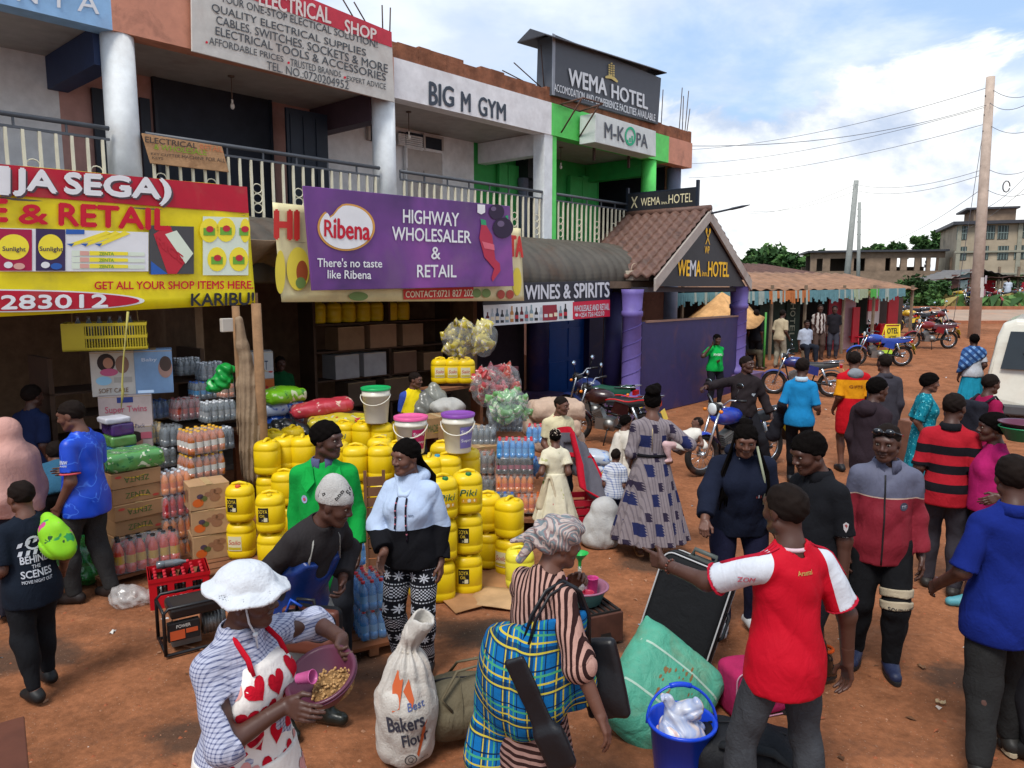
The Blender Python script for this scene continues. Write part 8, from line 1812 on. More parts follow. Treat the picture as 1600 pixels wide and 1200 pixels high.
gb_=thing('plastic_bag','crumpled bright green plastic bag lying on the bottle packs','bag',D(348,612,7.9));S=SDF();S.ell((0,0,.12),[.11,.08,.09],None,.05);S.ell((.05,0,.24),[.1,.07,.06],None,.05);S.ell((-.08,-.02,.05),[.08,.06,.06],None,.05);S.disp(folds(.022,24,1));soft('film',mat('green polythene','#0f8a36',rough=.3),S,.01,gb_)
c3=P3(330,866,.085)
for i,(dx_,rr)in enumerate(((0,0),(.01,-.08),(-.015,.04))):carton(c3+Vector((dx_,0,.245*i)),(.36,.30,.24),'fruit printed brown carton beside the yellow cans, %s of three'%('bottom','middle','top')[i],R(32)+rr,'#a5825e',blob=True)
rc=thing('soda_crate','bright red plastic soda crate on the soil with white lettering','crate',G(281,936),R(28));CR=plastic('crate red','#b3121e',rough=.35);w2,d2,h2=.225,.165,.27
B=MB();t_=.014;B.bx((-w2,-d2,0),(w2,d2,.012))
for sy in(-1,1):[B.bx((-w2,sy*d2-t_/2,z0),(w2,sy*d2+t_/2,z1))for z0,z1 in((.0,.12),(.21,h2))];[B.bx((x-.025,sy*d2-t_/2,.12),(x+.025,sy*d2+t_/2,.21))for x in(-.2,-.07,.07,.2)]
for sx in(-1,1):[B.bx((sx*w2-t_/2,-d2,z0),(sx*w2+t_/2,d2,z1))for z0,z1 in((.0,.12),(.21,h2))];[B.bx((sx*w2-t_/2,y-.03,.12),(sx*w2+t_/2,y+.03,.21))for y in(-.135,0,.135)]
B.bx((-w2-.012,-d2-.012,h2-.03),(w2+.012,-d2+.004,h2));B.bx((-w2-.012,d2-.004,h2-.03),(w2+.012,d2+.012,h2));B.bx((-w2-.012,-d2,h2-.03),(-w2+.004,d2,h2));B.bx((w2-.004,-d2,h2-.03),(w2+.012,d2,h2));B.obj('shell',CR,rc)
B=MB();write(B,'NICE',-.10,.065,.16,.045,-d2-.01,0,.02);write(B,'SODA',-.10,.015,.18,.04,-d2-.01,0,.02);V,Fc,_=text_data('SODA',.02,1.0);B.add([(-w2-.01,.1-u*.2,.04+v*.05)for u,v in V],Fc);V,Fc,_=text_data('COLA',.02,1.0);B.add([(w2+.01,-.1+u*.2,.04+v*.05)for u,v in V],Fc);B.obj('lettering',INK('#d8b4b4'),rc)
mb_=bottle_mesh(.255,.03,COLA,RC,'#2a1c1c')
for i in range(6):
 for j in range(4):
  b=bpy.data.objects.new('soda_bottle',mb_);COL.objects.link(b);tag(b,'dark soda bottle with a red cap standing in the red crate','bottle','cola bottles in the red crate');o_=Vector((-.18+i*.072,-.12+j*.08,.013));b.location=rc.location+Matrix.Rotation(R(28),3,'Z')@o_
b=bpy.data.objects.new('soda_bottle',bottle_mesh(.255,.034,CLR,RC,'#5a5c60'));COL.objects.link(b);tag(b,'empty clear bottle lying across the tops in the red crate','bottle');b.location=rc.location+Matrix.Rotation(R(28),3,'Z')@Vector((-.16,.10,.295));b.rotation_euler=(0,R(88),R(20))
ge=thing('generator','portable generator in a black tube frame beside the white sun hat','generator',G(308,1003),R(34));ge.scale=(.8,.8,.8);TB=plastic('black tube','#17171a',rough=.4);B=MB()
for y in(-.2,.2):B.tube([(-.3,y,.03),(-.3,y,.42),(-.26,y,.46),(.26,y,.46),(.3,y,.42),(.3,y,.03),(-.3,y,.03)],.016,8)
[B.tube([(x,-.2,z),(x,.2,z)],.014,6)for x in(-.3,.3)for z in(.05,.42)];B.obj('frame',TB,ge);MB().bx((-.24,-.17,.33),(.22,.17,.44)).obj('fuel_tank',mat('dark tank','#2a2524',rough=.3),ge,bevel=.03)
B=MB();B.bx((-.27,-.19,.14),(.0,-.12,.31));cpn=B.obj('control_panel',mat('panel black','#1c1a1a'),ge,bevel=.006);B=MB();B.bx((-.255,-.194,.155),(-.13,-.191,.24));B.bx((-.12,-.194,.2),(-.02,-.191,.24));B.obj('orange_label',INK('#b8502a'),cpn);B=MB();write(B,'POWER',-.2,.262,.12,.03,-.195,0,.02);B.obj('lettering',INK('#c0bcb4'),cpn)
B=MB();B.tube([(.05,0,.18),(.25,0,.18)],.1,16);B.box((-.1,.02,.12),(.25,.2,.16));[B.tube([(.06+i*.03,0,.18),(.07+i*.03,0,.18)],.11,16)for i in range(6)];B.obj('engine',metal('engine alloy',''),ge)
cbl=G(300,985);cb_=thing('power_cable','brown power cable looping over the soil from the generator','cable',cbl);B=MB();B.tube([G(px,py)-cbl+Vector((0,0,.012))for px,py in((262,935),(270,965),(262,985),(268,1000),(290,1012),(318,1018))],.009,6);B.obj('cord',mat('brown cable','#7a5238',rough=.7),cb_)
def lump(name,label,cat,pos,ells,m,amp,f,vox=.012,part_='film',rot=None):
 o=thing(name,label,cat,pos,0 if rot is None else rot);S=SDF();[S.ell(c,r,None,.06)for c,r in ells];S.cut((0,0,.003),(0,0,-1),.01);S.disp(folds(amp,f,2));soft(part_,m,S,vox,o);return o
CLEARF=mat('clear polythene','#c9c4c0',rough=.15,alpha=.42,spec=.9,var=.1)
lump('plastic_bag','crumpled clear plastic bag thrown on the soil near the red crate','bag',G(210,945),(((-.06,0,.07),(.15,.11,.1)),((.14,.03,.06),(.11,.07,.07)),((.22,.05,.09),(.06,.05,.06))),CLEARF,.018,28)
lump('plastic_bag','big translucent green plastic bag behind the man in the blue jersey','bag',G(122,908),(((0,0,.2),(.2,.18,.22)),((.05,-.02,.1),(.22,.18,.12))),mat('green film','#1c6a30',rough=.2,alpha=.8,spec=.8),.02,18)
WPL=mat('rough post','#8a6a4c',rough=.95,var=.3,sc=5,bump=.5,dirt='#4a3628',damt=.5)
tp_,bt_=D(400,474,7.75),DZ(408,7.75,0);po1=thing('timber_post','split timber post holding the right end of the yellow banner','post',bt_)
B=MB();B.tube([(0,0,0),tp_-bt_],[.055,.05],6);B.obj('pole',WPL,po1)
tp_,bt_=D(368,478,7.9),DZ(378,7.9,0);po2=thing('timber_post','thinner timber post wrapped in the brown drape','post',bt_);B=MB();B.tube([(0,0,0),tp_-bt_],[.045,.04],6);B.obj('pole',WPL,po2)
dr=thing('drape','long brown cloth drape tied up against the timber posts','drape',DZ(385,7.8,0));o0=dr.location;S=SDF();pts=[(D(x,y,7.8)-o0,r)for x,y,r in((374,500,.04),(378,540,.06),(384,560,.055),(388,600,.11),(392,650,.13),(396,700,.13),(398,740,.12))]
for(a,ra),(b,rb)in zip(pts,pts[1:]):S.cap(a,b,ra,rb,.03)
S.disp(lambda P:.016*np.sin(P[...,0]*120+3*np.sin(P[...,2]*3))*np.clip(2.2-P[...,2],.2,1));S.disp(folds(.012,9,1,.4));soft('cloth',cloth('brown drape','#8a7660',dirt='#5a4636',damt=.5),S,.012,dr)
mbx=thing('switch_box','small white switch box on the beam beside the drape','switch box',D(354,508,7.7),FA);MB().bx((-.06,-.03,-.07),(.06,.03,.07)).obj('case',plastic('off white plastic','#b4aea4'),mbx,bevel=.008)
bm=thing('timber_beam','timber beam behind the lower edge of the yellow banner','beam',F(-8.1,-2.05,2.52),FA);MB().bx((-8,-.04,-.06),(.25,.04,.06)).obj('beam',WPL,bm)
# - middle shop
def sack(label,pos,L,Wd,H,rz,m,amp=.01,name='sack',cat='sack',tilt=(0,0),band=None,group=None):
 o=thing(name,label,cat,pos,Euler((R(tilt[0]),R(tilt[1]),rz)),group);S=SDF();S.box((0,0,H/2),(L/2,Wd/2,H/2),None,H*.42,0);S.ell((0,0,H*.55),(L*.42,Wd*.42,H*.62),None,.06);S.cut((L/2-.01,0,0),(1,0,0),.02);S.disp(folds(amp,12,L));b=soft('body',m,S,.013,o)
 if band:
  B=MB();write(B,band[0],-L*.3,-Wd*.15,L*.5,Wd*.3,0,0,.02);decal(b,MBxz(B),(0,0,1),(0,0,-1),up=(0,1,0),mats=INK(band[1]),name='print')
 B=MB();[B.tube([(sx*L/2,-Wd*.35,H/2),(sx*(L/2+.015),0,H/2+.01),(sx*L/2,Wd*.35,H/2)],.006,5)for sx in(-1,1)];B.obj('seam',m,o);return o
def MBxz(B):return B
def print_bag(n,c,cols):return mat('printed sack '+n,rough=.35,var=.1,coat=.2,color_fn=floral_fn(c,tuple((k,6+3*i,.60)for i,k in enumerate(cols))))
tb=thing('stall_table','low plank table under the rice sacks of the middle shop','table',DZ(480,9.5,0),FA);MB().bx((-.9,-.35,.86),(1.0,.45,.90)).obj('tabletop',WOOD,tb);B=[MB().box((x,y,.43),(.07,.07,.86)).obj('leg',WOOD,tb)for x in(-.8,.9)for y in(-.28,.38)]
sq=lambda px,Y,z:DZ(px,Y,z)
sack('blue and white flour sack at the bottom of the pile beside the drape',sq(435,9.3,.91),.55,.36,.16,FA+.2,print_bag('blue','#1f4a9a',('#b4bcc8','#9aa8c0')))
sack('blue and white flour sack second from the bottom beside the drape',sq(437,9.25,1.07),.55,.36,.15,FA-.1,print_bag('blue white','#a8b4c8',('#1f4a9a','#2a5ab0')))
sack('lime green rice sack on top of the pile beside the drape',sq(440,9.2,1.22),.55,.36,.17,FA+.1,print_bag('lime','#6fae1c',('#c0c8a0','#3f7a2a')))
sack('red and white rice sack lying on the pile left of the green lidded bucket',sq(503,9.2,1.08),.75,.36,.15,R(22),print_bag('red','#a8303c',('#b04450','#c4a494')),tilt=(0,-6))
sack('green yellow and red rice sack under the red and white one',sq(530,9.0,.93),.75,.34,.15,R(20),print_bag('harlequin','#b8a82a',('#1f7a3a','#a8202a','#b4b0a4')))
lump('black_bag','crumpled black printed plastic sack below the blue flour sacks','sack',sq(458,8.9,.84),(((-.1,0,.1),(.26,.16,.12)),((.2,0,.06),(.18,.14,.08))),mat('black printed plastic',rough=.25,color_fn=floral_fn('#17181a',(('#6a6a6c',14,.64),))),.02,20)
bx_px(393,548,424,590,9.9,.3,'white carton printed LT behind the split timber post','#b4b4b4',text='2 LT',tcol='#2a3a5a');bx_px(392,590,426,620,9.9,.3,'orange carton with a red mark behind the split timber post','#b8602c',text='P',tcol='#a02020')
shf_=thing('stock_shelf','tall timber shelf with yellow cans and bundles in the middle shop','shelf',F(-3.9,.9,0),FA);B=MB()
for z in(.55,1.05,1.55,2.02,2.45):B.bx((-1.4,-.2,z-.03),(1.8,.25,z))
B.obj('board',mat('dark shelf board',''),shf_);B=MB();[B.bx((x,-.2,0),(x+.05,.25,3.2))for x in(-1.4,.2,1.75)];B.obj('upright',mat('dark shelf board',''),shf_)
def fz(t,y,z):return F(t,y,z)
for i in range(7):can(fz(-5.1+i*.31,.85,2.03),'plain','y',i*.8,'yellow jerrycan on the upper shelf of the middle shop, number %s from its left'%('one','two','three','four','five','six','seven')[i])
BR_=mat('brown wrapped bundle','#8a6c48',rough=.5,var=.3)
for i in range(9):softbox('wrapped_pack','brown wrapped bundle on the topmost shelf of the middle shop, %s'%('far left','second','third','fourth','fifth','sixth','seventh','eighth','far right')[i],'pack',fz(-5.2+i*.27,.85,2.46),(.12,.14,.17),FA,BR_,.04,.01,vox=.02)
for i,(x,z,w_,h_,c)in enumerate(((-4.6,1.56,.55,.4,'#8a6c50'),(-3.9,1.56,.6,.42,'#94745a'),(-3.2,1.56,.5,.4,'#8f7258'),(-4.7,1.06,.5,.42,'#9a9a9c'),(-4.1,1.06,.5,.42,'#a2a2a4'),(-3.4,1.06,.55,.4,'#6a5040'),(-2.7,1.06,.5,.34,'#7a6048'),(-4.4,.56,.6,.42,'#5a4a3c'),(-3.6,.56,.6,.42,'#64503e'))):
 carton(fz(x,.8,z),(w_,.4,h_),('grey foil wrapped box' if i in(3,4)else 'dusty brown carton')+' on the shelves of the middle shop, '+('third shelf left','third shelf middle','third shelf right','second shelf left','second shelf next to left','second shelf middle','second shelf right','lowest shelf left','lowest shelf right')[i],FA,c)
for i in range(3):can(D(688+i*20,598,10.6),('soilo','soilo','salit')[i],'y',.3,'labelled yellow jerrycan on the ledge behind the snack packs, %s'%('left','middle','right')[i])
ld=thing('stock_ledge','plank ledge holding the labelled cans behind the snack packs','shelf',D(708,602,10.6),FA);MB().bx((-.5,-.18,-.04),(.55,.2,-.002)).obj('board',WOOD,ld);[MB().bx((x,-.1,-1.3),(x+.06,.1,-.04)).obj('leg',WOOD,ld)for x in(-.45,.45)]
for x,y,z_,l in((670,640,10.2,'grey'),(655,655,10.0,'dull grey')):lump('sack','tied %s plastic sack behind the boy in the yellow shirt'%l,'sack',D(x+8,y,z_),(((0,0,.14),(.2,.16,.17)),((0,0,.3),(.08,.07,.08))),mat('grey plastic '+l,'#7f8078' if l=='grey' else '#6a6a64',rough=.25),.012,18)
lump('sack','white printed sack lying right of the boy in the yellow shirt','sack',D(700,648,9.8),(((0,0,.1),(.24,.15,.13)),),mat('white woven','#a8a8a4',rough=.6),.012,16)
for x,y,Y,w_,h_,l in((682,680,9.4,.55,.26,'wide brown carton right of the pink lidded bucket'),(722,690,9.2,.5,.2,'brown carton behind the purple lidded bucket'),(745,720,8.8,.6,.2,'long brown carton above the clear bottles')):carton(D(x,y,Y),(w_,.34,h_),l,FA-.3,'#96744e',text='MADE IN KENYA',size=.7)
def snack(label,pos,c1,c2,n=8,ext=(.3,.12,.25),rz=FA,seed=1):
 o=thing('snack_bale',label,'snack pack',pos,rz);rn=random.Random(seed);m=mat('snack foil '+c1,rough=.22,coat=.4,var=.1,color_fn=floral_fn(c1,((c2,13,.56),('#b4a898',20,.62))))
 key='packet'+c1
 if key not in MATS:
  B=MB()
  for sg in(1,-1):B.grid(lambda u,v:((u-.5)*.15,sg*.026*(1-abs(2*u-1)**4)*(1-abs(2*v-1)**3.5)+.003*math.sin(u*31)*(abs(2*u-1)>.8),(v-.5)*.11*(1-.08*math.sin(u*3.14))*sg),12,10)
  MATS[key]=B.mesh('packet');MATS[key].materials.append(m)
 for i in range(int(n*3.2)):
  pk_=bpy.data.objects.new('packet',MATS[key]);COL.objects.link(pk_);pk_.parent=o
  q=i/(n*3.2);pk_.location=(rn.uniform(-1,1)*ext[0],rn.uniform(-1,1)*ext[1],.04+q*ext[2]*2);pk_.rotation_euler=(rn.gauss(0,.45),rn.gauss(0,.5),rn.gauss(0,.5));k=rn.uniform(.85,1.15);pk_.scale=(k,k*1.2,k)
 S=SDF();S.ell((0,0,ext[2]),(ext[0]+.09,ext[1]+.07,ext[2]+.07),None,0);S.disp(folds(.02,17,seed));soft('outer_film',FILM,S,.02,o)
 return o
snack('bale of red and pink snack packets hanging above the soda packs',D(766,628,9.6),'#a83a3c','#c08a7a',16,(.22,.1,.2),seed=2);snack('bale of red snack packets beside the dark hanging sachets',D(792,622,10.2),'#a8402c','#c4948a',9,(.14,.1,.2),seed=6)
snack('bale of green and white snack packets on the soda packs',D(795,660,9.2),'#6a9a5a','#b8c4a8',16,(.26,.12,.17),seed=3);snack('bunch of yellow snack packets hanging under the cream banner',D(722,556,9.7),'#a8962c','#6a5a2c',18,(.2,.12,.2),seed=4);snack('bunch of bright yellow snack packets at the corner of the cream banner',D(757,548,9.5),'#b8a83a','#c4bc84',9,(.08,.08,.16),seed=5)
sc_=thing('sachet_strip','dark strip of sachets hanging beside the red snack packets','sachets',D(804,618,10.4),FA);B=MB();[B.bx((-.06,-.02,i*.07),(.06,.02,i*.07+.06),mi=i%2)for i in range(6)];B.obj('sachet',[mat('dark sachet','#2a2022',rough=.3),mat('maroon sachet','#5a3038',rough=.3)],sc_)
q_=0
for x,y,Y,nx,ny,h,r,liq,cap,lab,txt in((752,692,8.9,5,3,.21,.035,CLR,'#6a6c70','#4a4c50','clear bottle pack behind the purple lidded bucket'),(790,672,9.3,6,3,.21,.035,CLR,'#5a5c60','#54565a','clear bottle pack below the green snack packets'),(758,735,8.4,3,4,.22,.036,'#5a5450','#8a5a4a','#6a4a40','brown tinted clear bottle pack at the left of the soda wall'),(760,772,8.3,3,4,.22,.036,'#4a4644','#5a4a44','#5a5450','clear bottle pack, second row at the left of the soda wall'),(762,806,8.2,3,4,.22,.036,'#54504c','#6a5a50','#605a54','clear bottle pack, ground row at the left of the soda wall'),(845,690,8.9,5,3,.21,.034,BLW,RC,'#4a90c8','blue water pack at the back of the soda wall'),(806,714,8.1,6,3,.215,.034,BLW,RC,'#4f94cc','blue water pack on top of the soda wall'),(804,738,8.1,6,3,.20,.034,COLA,'#7a3a44','#8a3a50','dark cola pack below the blue water'),(804,766,8.1,6,3,.20,.034,ORA,'#c05a20','#c8581c','orange soda pack below the dark cola'),(790,795,8.05,3,3,.21,.034,'#3f6a94',BC,'#54789a','blue bottle pack at the foot of the soda wall'),(826,798,8.0,4,3,.19,.034,ORA,'#c05a20','#c8581c','orange soda pack at the foot of the soda wall'),(842,742,8.4,4,3,.2,.034,BLW,BC,'#3f78b8','blue water pack behind the girl in cream')):
 pk(x,y,Y,nx,ny,h,r,liq,cap,lab,txt,rz=FA-.85)
pl_=thing('pallet','wooden pallet under the soda packs right of the yellow cans','pallet',DZ(800,8.15,0),FA-.85);zb_=max(.05,D(800,798,8.1).z)
B=MB();[B.bx((-.6,-.3+i*.15,zb_-.06),(.6,-.17+i*.15,zb_-.015))for i in range(5)];B.obj('deck',WOOD,pl_);B=MB();[B.bx((x,-.3,0),(x+.08,.42,zb_-.06))for x in(-.6,0,.5)];B.obj('bearer',WOOD,pl_)
BEI=mat('beige woven sack','#b39a86',rough=.85,var=.12,fold=.5,bump=.4,dirt='#8a6248',damt=.3)
for i,(x,y,L)in enumerate(((868,702,.8),(862,680,.85),(868,655,.8))):sack('full beige sack on the soil beside the motorcycles, %s of three'%('bottom','middle','top')[i],D(x,y,10.6-.05*i),L,.5,.27,R((20,-5,12)[i]),BEI,.014)
lump('sack','knotted white woven sack on the soil left of the woman in grey print','sack',G(940,853),(((0,0,.18),(.21,.17,.2)),((.02,0,.36),(.15,.12,.16)),((-.03,0,.08),(.2,.17,.1))),mat('white woven sack','#a5a4a2',rough=.7,var=.15,bump=.4,fold=.4),.008,15)
jc=thing('plastic_crate','red slatted plastic crate with a jacket thrown over it','crate',G(895,835),R(10));B=MB();[B.bx((-.2,-.18,i*.09),(.2,-.165,i*.09+.06))for i in range(5)];[B.bx((-.2,.165,i*.09),(.2,.18,i*.09+.06))for i in range(5)];[B.bx((x,-.165,i*.09),(x+.015,.165,i*.09+.06))for x in(-.2,.185)for i in range(5)];[B.bx((x,y,0),(x+.03,y+.03,.44))for x in(-.205,.175)for y in(-.183,.153)];B.obj('shell',plastic('crate dark red','#a0182a'),jc)
jk_=thing('draped_jacket','grey and red jacket thrown over the red crate','jacket',G(895,835));o0=jk_.location
B=MB()
def jf(u,v):
 path=[(872,745,7.9,.85),(880,690,8.0,.95),(908,690,7.9,.9),(925,740,7.7,.6),(930,780,7.5,.4),(962,798,7.4,.28)]
 t=u*(len(path)-1);i=min(int(t),len(path)-2);f_=t-i;a,b=D(*path[i][:3]),D(*path[i+1][:3]);p_=a.lerp(b,f_)-o0;w_=.20+.1*math.sin(u*3.1)
 return p_+Vector((math.sin(u*2)*(v-.5)*w_*1.2,(v-.5)*-.16+.03*math.sin(v*9+u*5),-(v-.5)*w_*(1.1-u*.3)+.02*math.sin(v*12)))
B.grid(jf,40,14);[B.mi.__setitem__(k,1)for k in range(len(B.f))if(k//40)in(0,1,2,12,13)];B.obj('cloth',[cloth('jacket grey','#54525a'),cloth('jacket red','#a01426')],jk_,solid=.014)
for i,(x,y,c)in enumerate(((925,725,'#8fa4c0'),(922,742,'#6f8ab8'))):sack('white and blue flour sack behind the draped jacket, %s one'%('upper','lower')[i],D(x,y,8.3),.42,.3,.14,R(-8),print_bag('blue white %d'%i,'#a4acb8',('#2a5ab0',c)),.008)
lump('sack','yellow plastic sack behind the girl in white','sack',D(958,765,7.9),(((0,0,.1),(.16,.1,.16)),),mat('yellow plastic sack','#c89a14',rough=.3),.012,16)
cb_=thing('concrete_block','rough brown concrete block standing behind the teal dress','block',G(1420,735),R(15));MB().bx((-.14,-.14,0),(.14,.14,.75)).obj('block',mat('brown concrete','#7a5444',rough=.95,var=.25),cb_,bevel=.02)
#  foreground goods
wp=G(575,1012);pal=thing('pallet','wooden pallet under the blue water packs','pallet',wp,R(28))
B=MB();[B.bx((-.36,-.14+i*.14,.055),(.30,-.02+i*.14,.08))for i in range(7)];B.obj('deck',mat('red brown plank','#7d4a2c',rough=.85,var=.25,bump=.3),pal);B=MB();[B.bx((x,-.14,0),(x+.07,.80,.055))for x in(-.36,-.03,.24)];B.obj('bearer',WOOD,pal)
m28=Matrix.Rotation(R(28),3,'Z');WB='#3f86c8'
for ox,oy,nl,w_ in((.07,.10,2,'front'),(-.04,.44,4,'rear'),(-.26,.14,2,'left')):
 for i in range(nl):
  pack(wp+m28@Vector((ox,oy,.082+.225*i)),4 if w_!='left' else 3,5 if w_!='left' else 4,.222,.033,WB,RC,'#6fa4d4','blue water bottle pack with red caps, %s stack, %s layer'%(w_,('ground','second','third','fourth')[i]),rz=R(28))
fs=thing('flour_sack','tied white flour sack with blue and orange printing standing on the soil','sack',G(634,1178));S=SDF();W_=mat('white polypropylene','#b9b4ac',rough=.6,var=.10,bump=.45,bsc=90,dirt='#8a6248',damt=.35,dsc=5,fold=.55)
for a,b,ra,rb in(((0,0,.10),(.01,0,.34),.168,.175),((.01,0,.34),(.02,0,.52),.172,.115),((.02,0,.52),(.02,0,.63),.10,.042),((.02,0,.64),(.05,-.0,.72),.034,.052),((.05,0,.72),(.11,-.01,.80),.050,.070)):S.cap(a,b,ra,rb,.04)
S.cap((.09,-.01,.775),(.16,-.03,.90),.040,.062,.01,'s');S.cut((.13,-.015,.835),(.62,-.1,.78),.004);S.cut((0,0,.002),(0,0,-1),.02)
def pleat(P):th=np.arctan2(P[...,1],P[...,0]-.02);z=P[...,2];return-.010*np.sin(th*11+2*np.sin(z*4))*np.clip((z-.36)*5,0,1)*np.clip((.75-z)*8,.3,1)
S.disp(pleat);S.disp(folds(.009,13,1.5));fb=soft('body',W_,S,.007,fs)
B=MB();B.tube([(.02+.045*math.cos(a*.5),.045*math.sin(a*.5),.635+.004*math.sin(a))for a in range(13)],.008,6);B.tube([(.05,-.03,.635),(.07,-.05,.58),(.075,-.06,.52)],.004,5);B.obj('tie',cloth('white tie','#b4aca0'),fs)
B=MB();write(B,'Bakers',-.085,-.02,.20,.085,0,0,.03);write(B,'Flour',-.02,-.115,.14,.07,0,0,.03);write(B,'Best',.04,.09,.09,.04,0,2,.01);decal(fb,B,(.0,0,.27),(-.10,1,0),mats=[INK('#3a3c48'),INK('#b85a2c'),INK('#4a5a8a')],roll=-8)
B=MB();B.add([(-.06,0,.0),(-.02,0,.02),(.0,0,.16),(-.03,0,.2),(-.06,0,.12)],[(0,1,2,3,4)],0);B.add([(.0,0,.1),(.05,0,.02),(.06,0,.06),(.03,0,.16)],[(0,1,2,3)],0);B.add([(.08,0,-.28),(.115,0,-.14),(.13,0,-.06),(.105,0,-.1),(.07,0,-.26)],[(0,1,2,3,4)],0);decal(fb,B,(.0,0,.36),(-.1,1,0),mats=INK('#b8562a'),name='orange_mark')
B=MB();B.add([(.034*math.cos(a*.35),0,.034*math.sin(a*.35))for a in range(18)]+[(.029*math.cos(a*.35),0,.029*math.sin(a*.35))for a in range(18)],[(i,(i+1)%18,(i+1)%18+18,i+18)for i in range(18)],0);write(B,'Q',0,-.02,.03,.04,0,0,.0,centre=True);write(B,'UNGA',.05,-.02,.05,.018,0,0,.0);decal(fb,B,(.02,0,.07),(-.2,1,0),mats=INK('#3a3a3c'),name='stamp')
OL=cloth('olive canvas','#625a48',fold=.5,bump=.4,var=.15,dirt='#3f382c',damt=.4)
df=thing('duffel_bag','olive canvas duffel bag on the soil between the flour sack and plaid cloth','bag',G(745,1150)+Vector((.03,.05,0)),R(12));S=SDF();S.cap((-.22,0,.185),(.26,0,.185),.185,.185,0);S.ell((-.24,0,.17),[.10,.17,.17],None,.04);S.cut((0,0,.003),(0,0,-1),.03);S.disp(folds(.016,9,2));db=soft('body',OL,S,.009,df)
B=MB();B.tube([(-.3+.06*i,-.02+.012*math.sin(i),.372-.002*abs(i-5))for i in range(11)],.007,5);B.obj('zip',mat('black zip',''),db);B=MB();B.tube([(-.2,-.17,.25),(-.26,-.17,.33),(-.16,-.08,.44),(.02,-.04,.45),(.1,-.12,.36),(.12,-.18,.25)],.016,6,ell=.5);B.tube([(-.18,.12,.33),(-.14,.05,.43),(.0,.02,.46),(.12,.1,.36)],.015,6,ell=.5);B.obj('handle',OL,df)
B=MB();[B.tube([(x,.19*math.cos(a*.4),.185+.19*math.sin(a*.4))for a in range(-1,10)],.006,5,ell=.6)for x in(-.14,.14)];B.obj('seam',OL,df)
sb=thing('travel_bag','black travel bag with brown leather trim held by the man in the beanie','bag',D(487,1012,4.02),R(-12));S=SDF();S.box((0,0,.115),(.165,.10,.115),None,.05,0);S.disp(folds(.004,14,1));soft('body',cloth('black nylon','#1c1d20',rough=.6),S,.008,sb);S=SDF();S.box((0,0,.06),(.172,.106,.062),None,.045,0);S.box((.0,0,.18),(.168,.03,.055),None,.02,0);soft('leather_trim',mat('brown leather','#5a3024',rough=.45),S,.008,sb)
B=MB();B.tube([(-.07,-.03,.22),(-.06,-.03,.30),(.04,-.03,.30),(.05,-.03,.22)],.010,6);B.obj('handle',plastic('black frame',''),sb);B=MB();B.tube([(-.12,-.06,.22),(-.09,-.05,.30),(-.03,-.04,.26)],.009,6);B.obj('blue_strap',plastic('blue strap','#1c48a8'),sb);B=MB();B.bx((.06,-.06,.231),(.11,-.03,.236));B.add([(.10+.014*math.cos(a*.6),-.108,.13+.03*math.sin(a*.6))for a in range(11)],[tuple(range(11))]);B.obj('badge',metal('chrome',''),sb)
bn_=thing('basin','maroon plastic basin full of peanuts held by the seller in the sun hat','basin',bas+Vector((0,0,-.075)),Euler((R(20),R(-16),R(10))));bn_.scale=(.78,)*3;MAR=plastic('maroon plastic','#54283a',rough=.32,dirt='#3a1c26',damt=.3)
B=MB();B.lathe([(.0,.0),(.10,.0),(.115,.01),(.158,.11),(.172,.118),(.178,.116),(.178,.124),(.168,.128),(.154,.118),(.108,.016),(.0,.008)],40,caps=False);B.obj('bowl',MAR,bn_);B=MB();B.lathe([(.145,.075),(.167,.105),(.18,.104),(.18,.110),(.166,.113)],40,caps=False);B.obj('rim',MAR,bn_)
nut=MB();nut.ball((0,0,0),(.0085,.0075,.007),8);nut.ball((.012,0,.001),(.0075,.0068,.0065),8);nm=nut.mesh('peanut');nm.materials.append(mat('peanut shell','#b08a5a',rough=.8,var=.25,sc=60,bump=.5));pc=thing('peanuts','loose heap of roasted peanuts lying in the maroon basin','peanuts',bn_.location,bn_.rotation_euler);pc.scale=(.78,)*3;rn=random.Random(4)
for i in range(170):
 a,r=rn.random()*6.283,.105*math.sqrt(rn.random());x,y=.03+r*math.cos(a),-.01+r*math.sin(a)*.9
 if i<96:b=bpy.data.objects.new('peanut',nm);COL.objects.link(b);b.parent=pc;b.location=(x,y,.026+.030*rn.random()+.02*(1-r/.105));b.rotation_euler=(rn.random()*6,rn.random()*6,rn.random()*6)
B=MB();B.ball((.03,-.01,.02),(.108,.098,.035),24);B.obj('heap',mat('peanut heap','#8f6c42',rough=.9,var=.5,sc=70,bump=1,bsc=90),pc)
cu_=thing('cup','pink plastic cup lying in the basin of peanuts','cup',bas+Vector((-.10,-.05,.0)),Euler((R(70),R(30),R(60))));cu_.scale=(.8,)*3;B=MB();B.lathe([(.024,0),(.032,.085),(.035,.087),(.033,.09),(.029,.086),(.022,.004)],18,caps=False);B.obj('body',plastic('pink plastic','#b8568a'),cu_)
P17=p17.root.location;BLK_L=mat('black leather','#15161a',rough=.4,bump=.15)
hb1=thing('handbag','flat black handbag hanging at the side of the woman in the headwrap','handbag',D(940,1060,3.36),Euler((R(-6),R(-14),R(-20))));S=SDF();S.box((0,0,0),(.105,.03,.19),None,.028,0);S.ell((0,-.01,-.06),[.09,.04,.11],None,.04);S.disp(folds(.006,12,1));soft('body',BLK_L,S,.007,hb1);B=MB();[B.add([(x+.014*math.cos(a*.6),-.036,.19+.014*math.sin(a*.6))for a in range(11)],[tuple(range(11))])for x in(-.07,-.03)];[B.tube([(x+.022*math.cos(a*.6),-.04,.225+.022*math.sin(a*.6))for a in range(11)],.005,6)for x in(-.085,-.045)];B.obj('ring',metal('brass','#b0904a'),hb1)
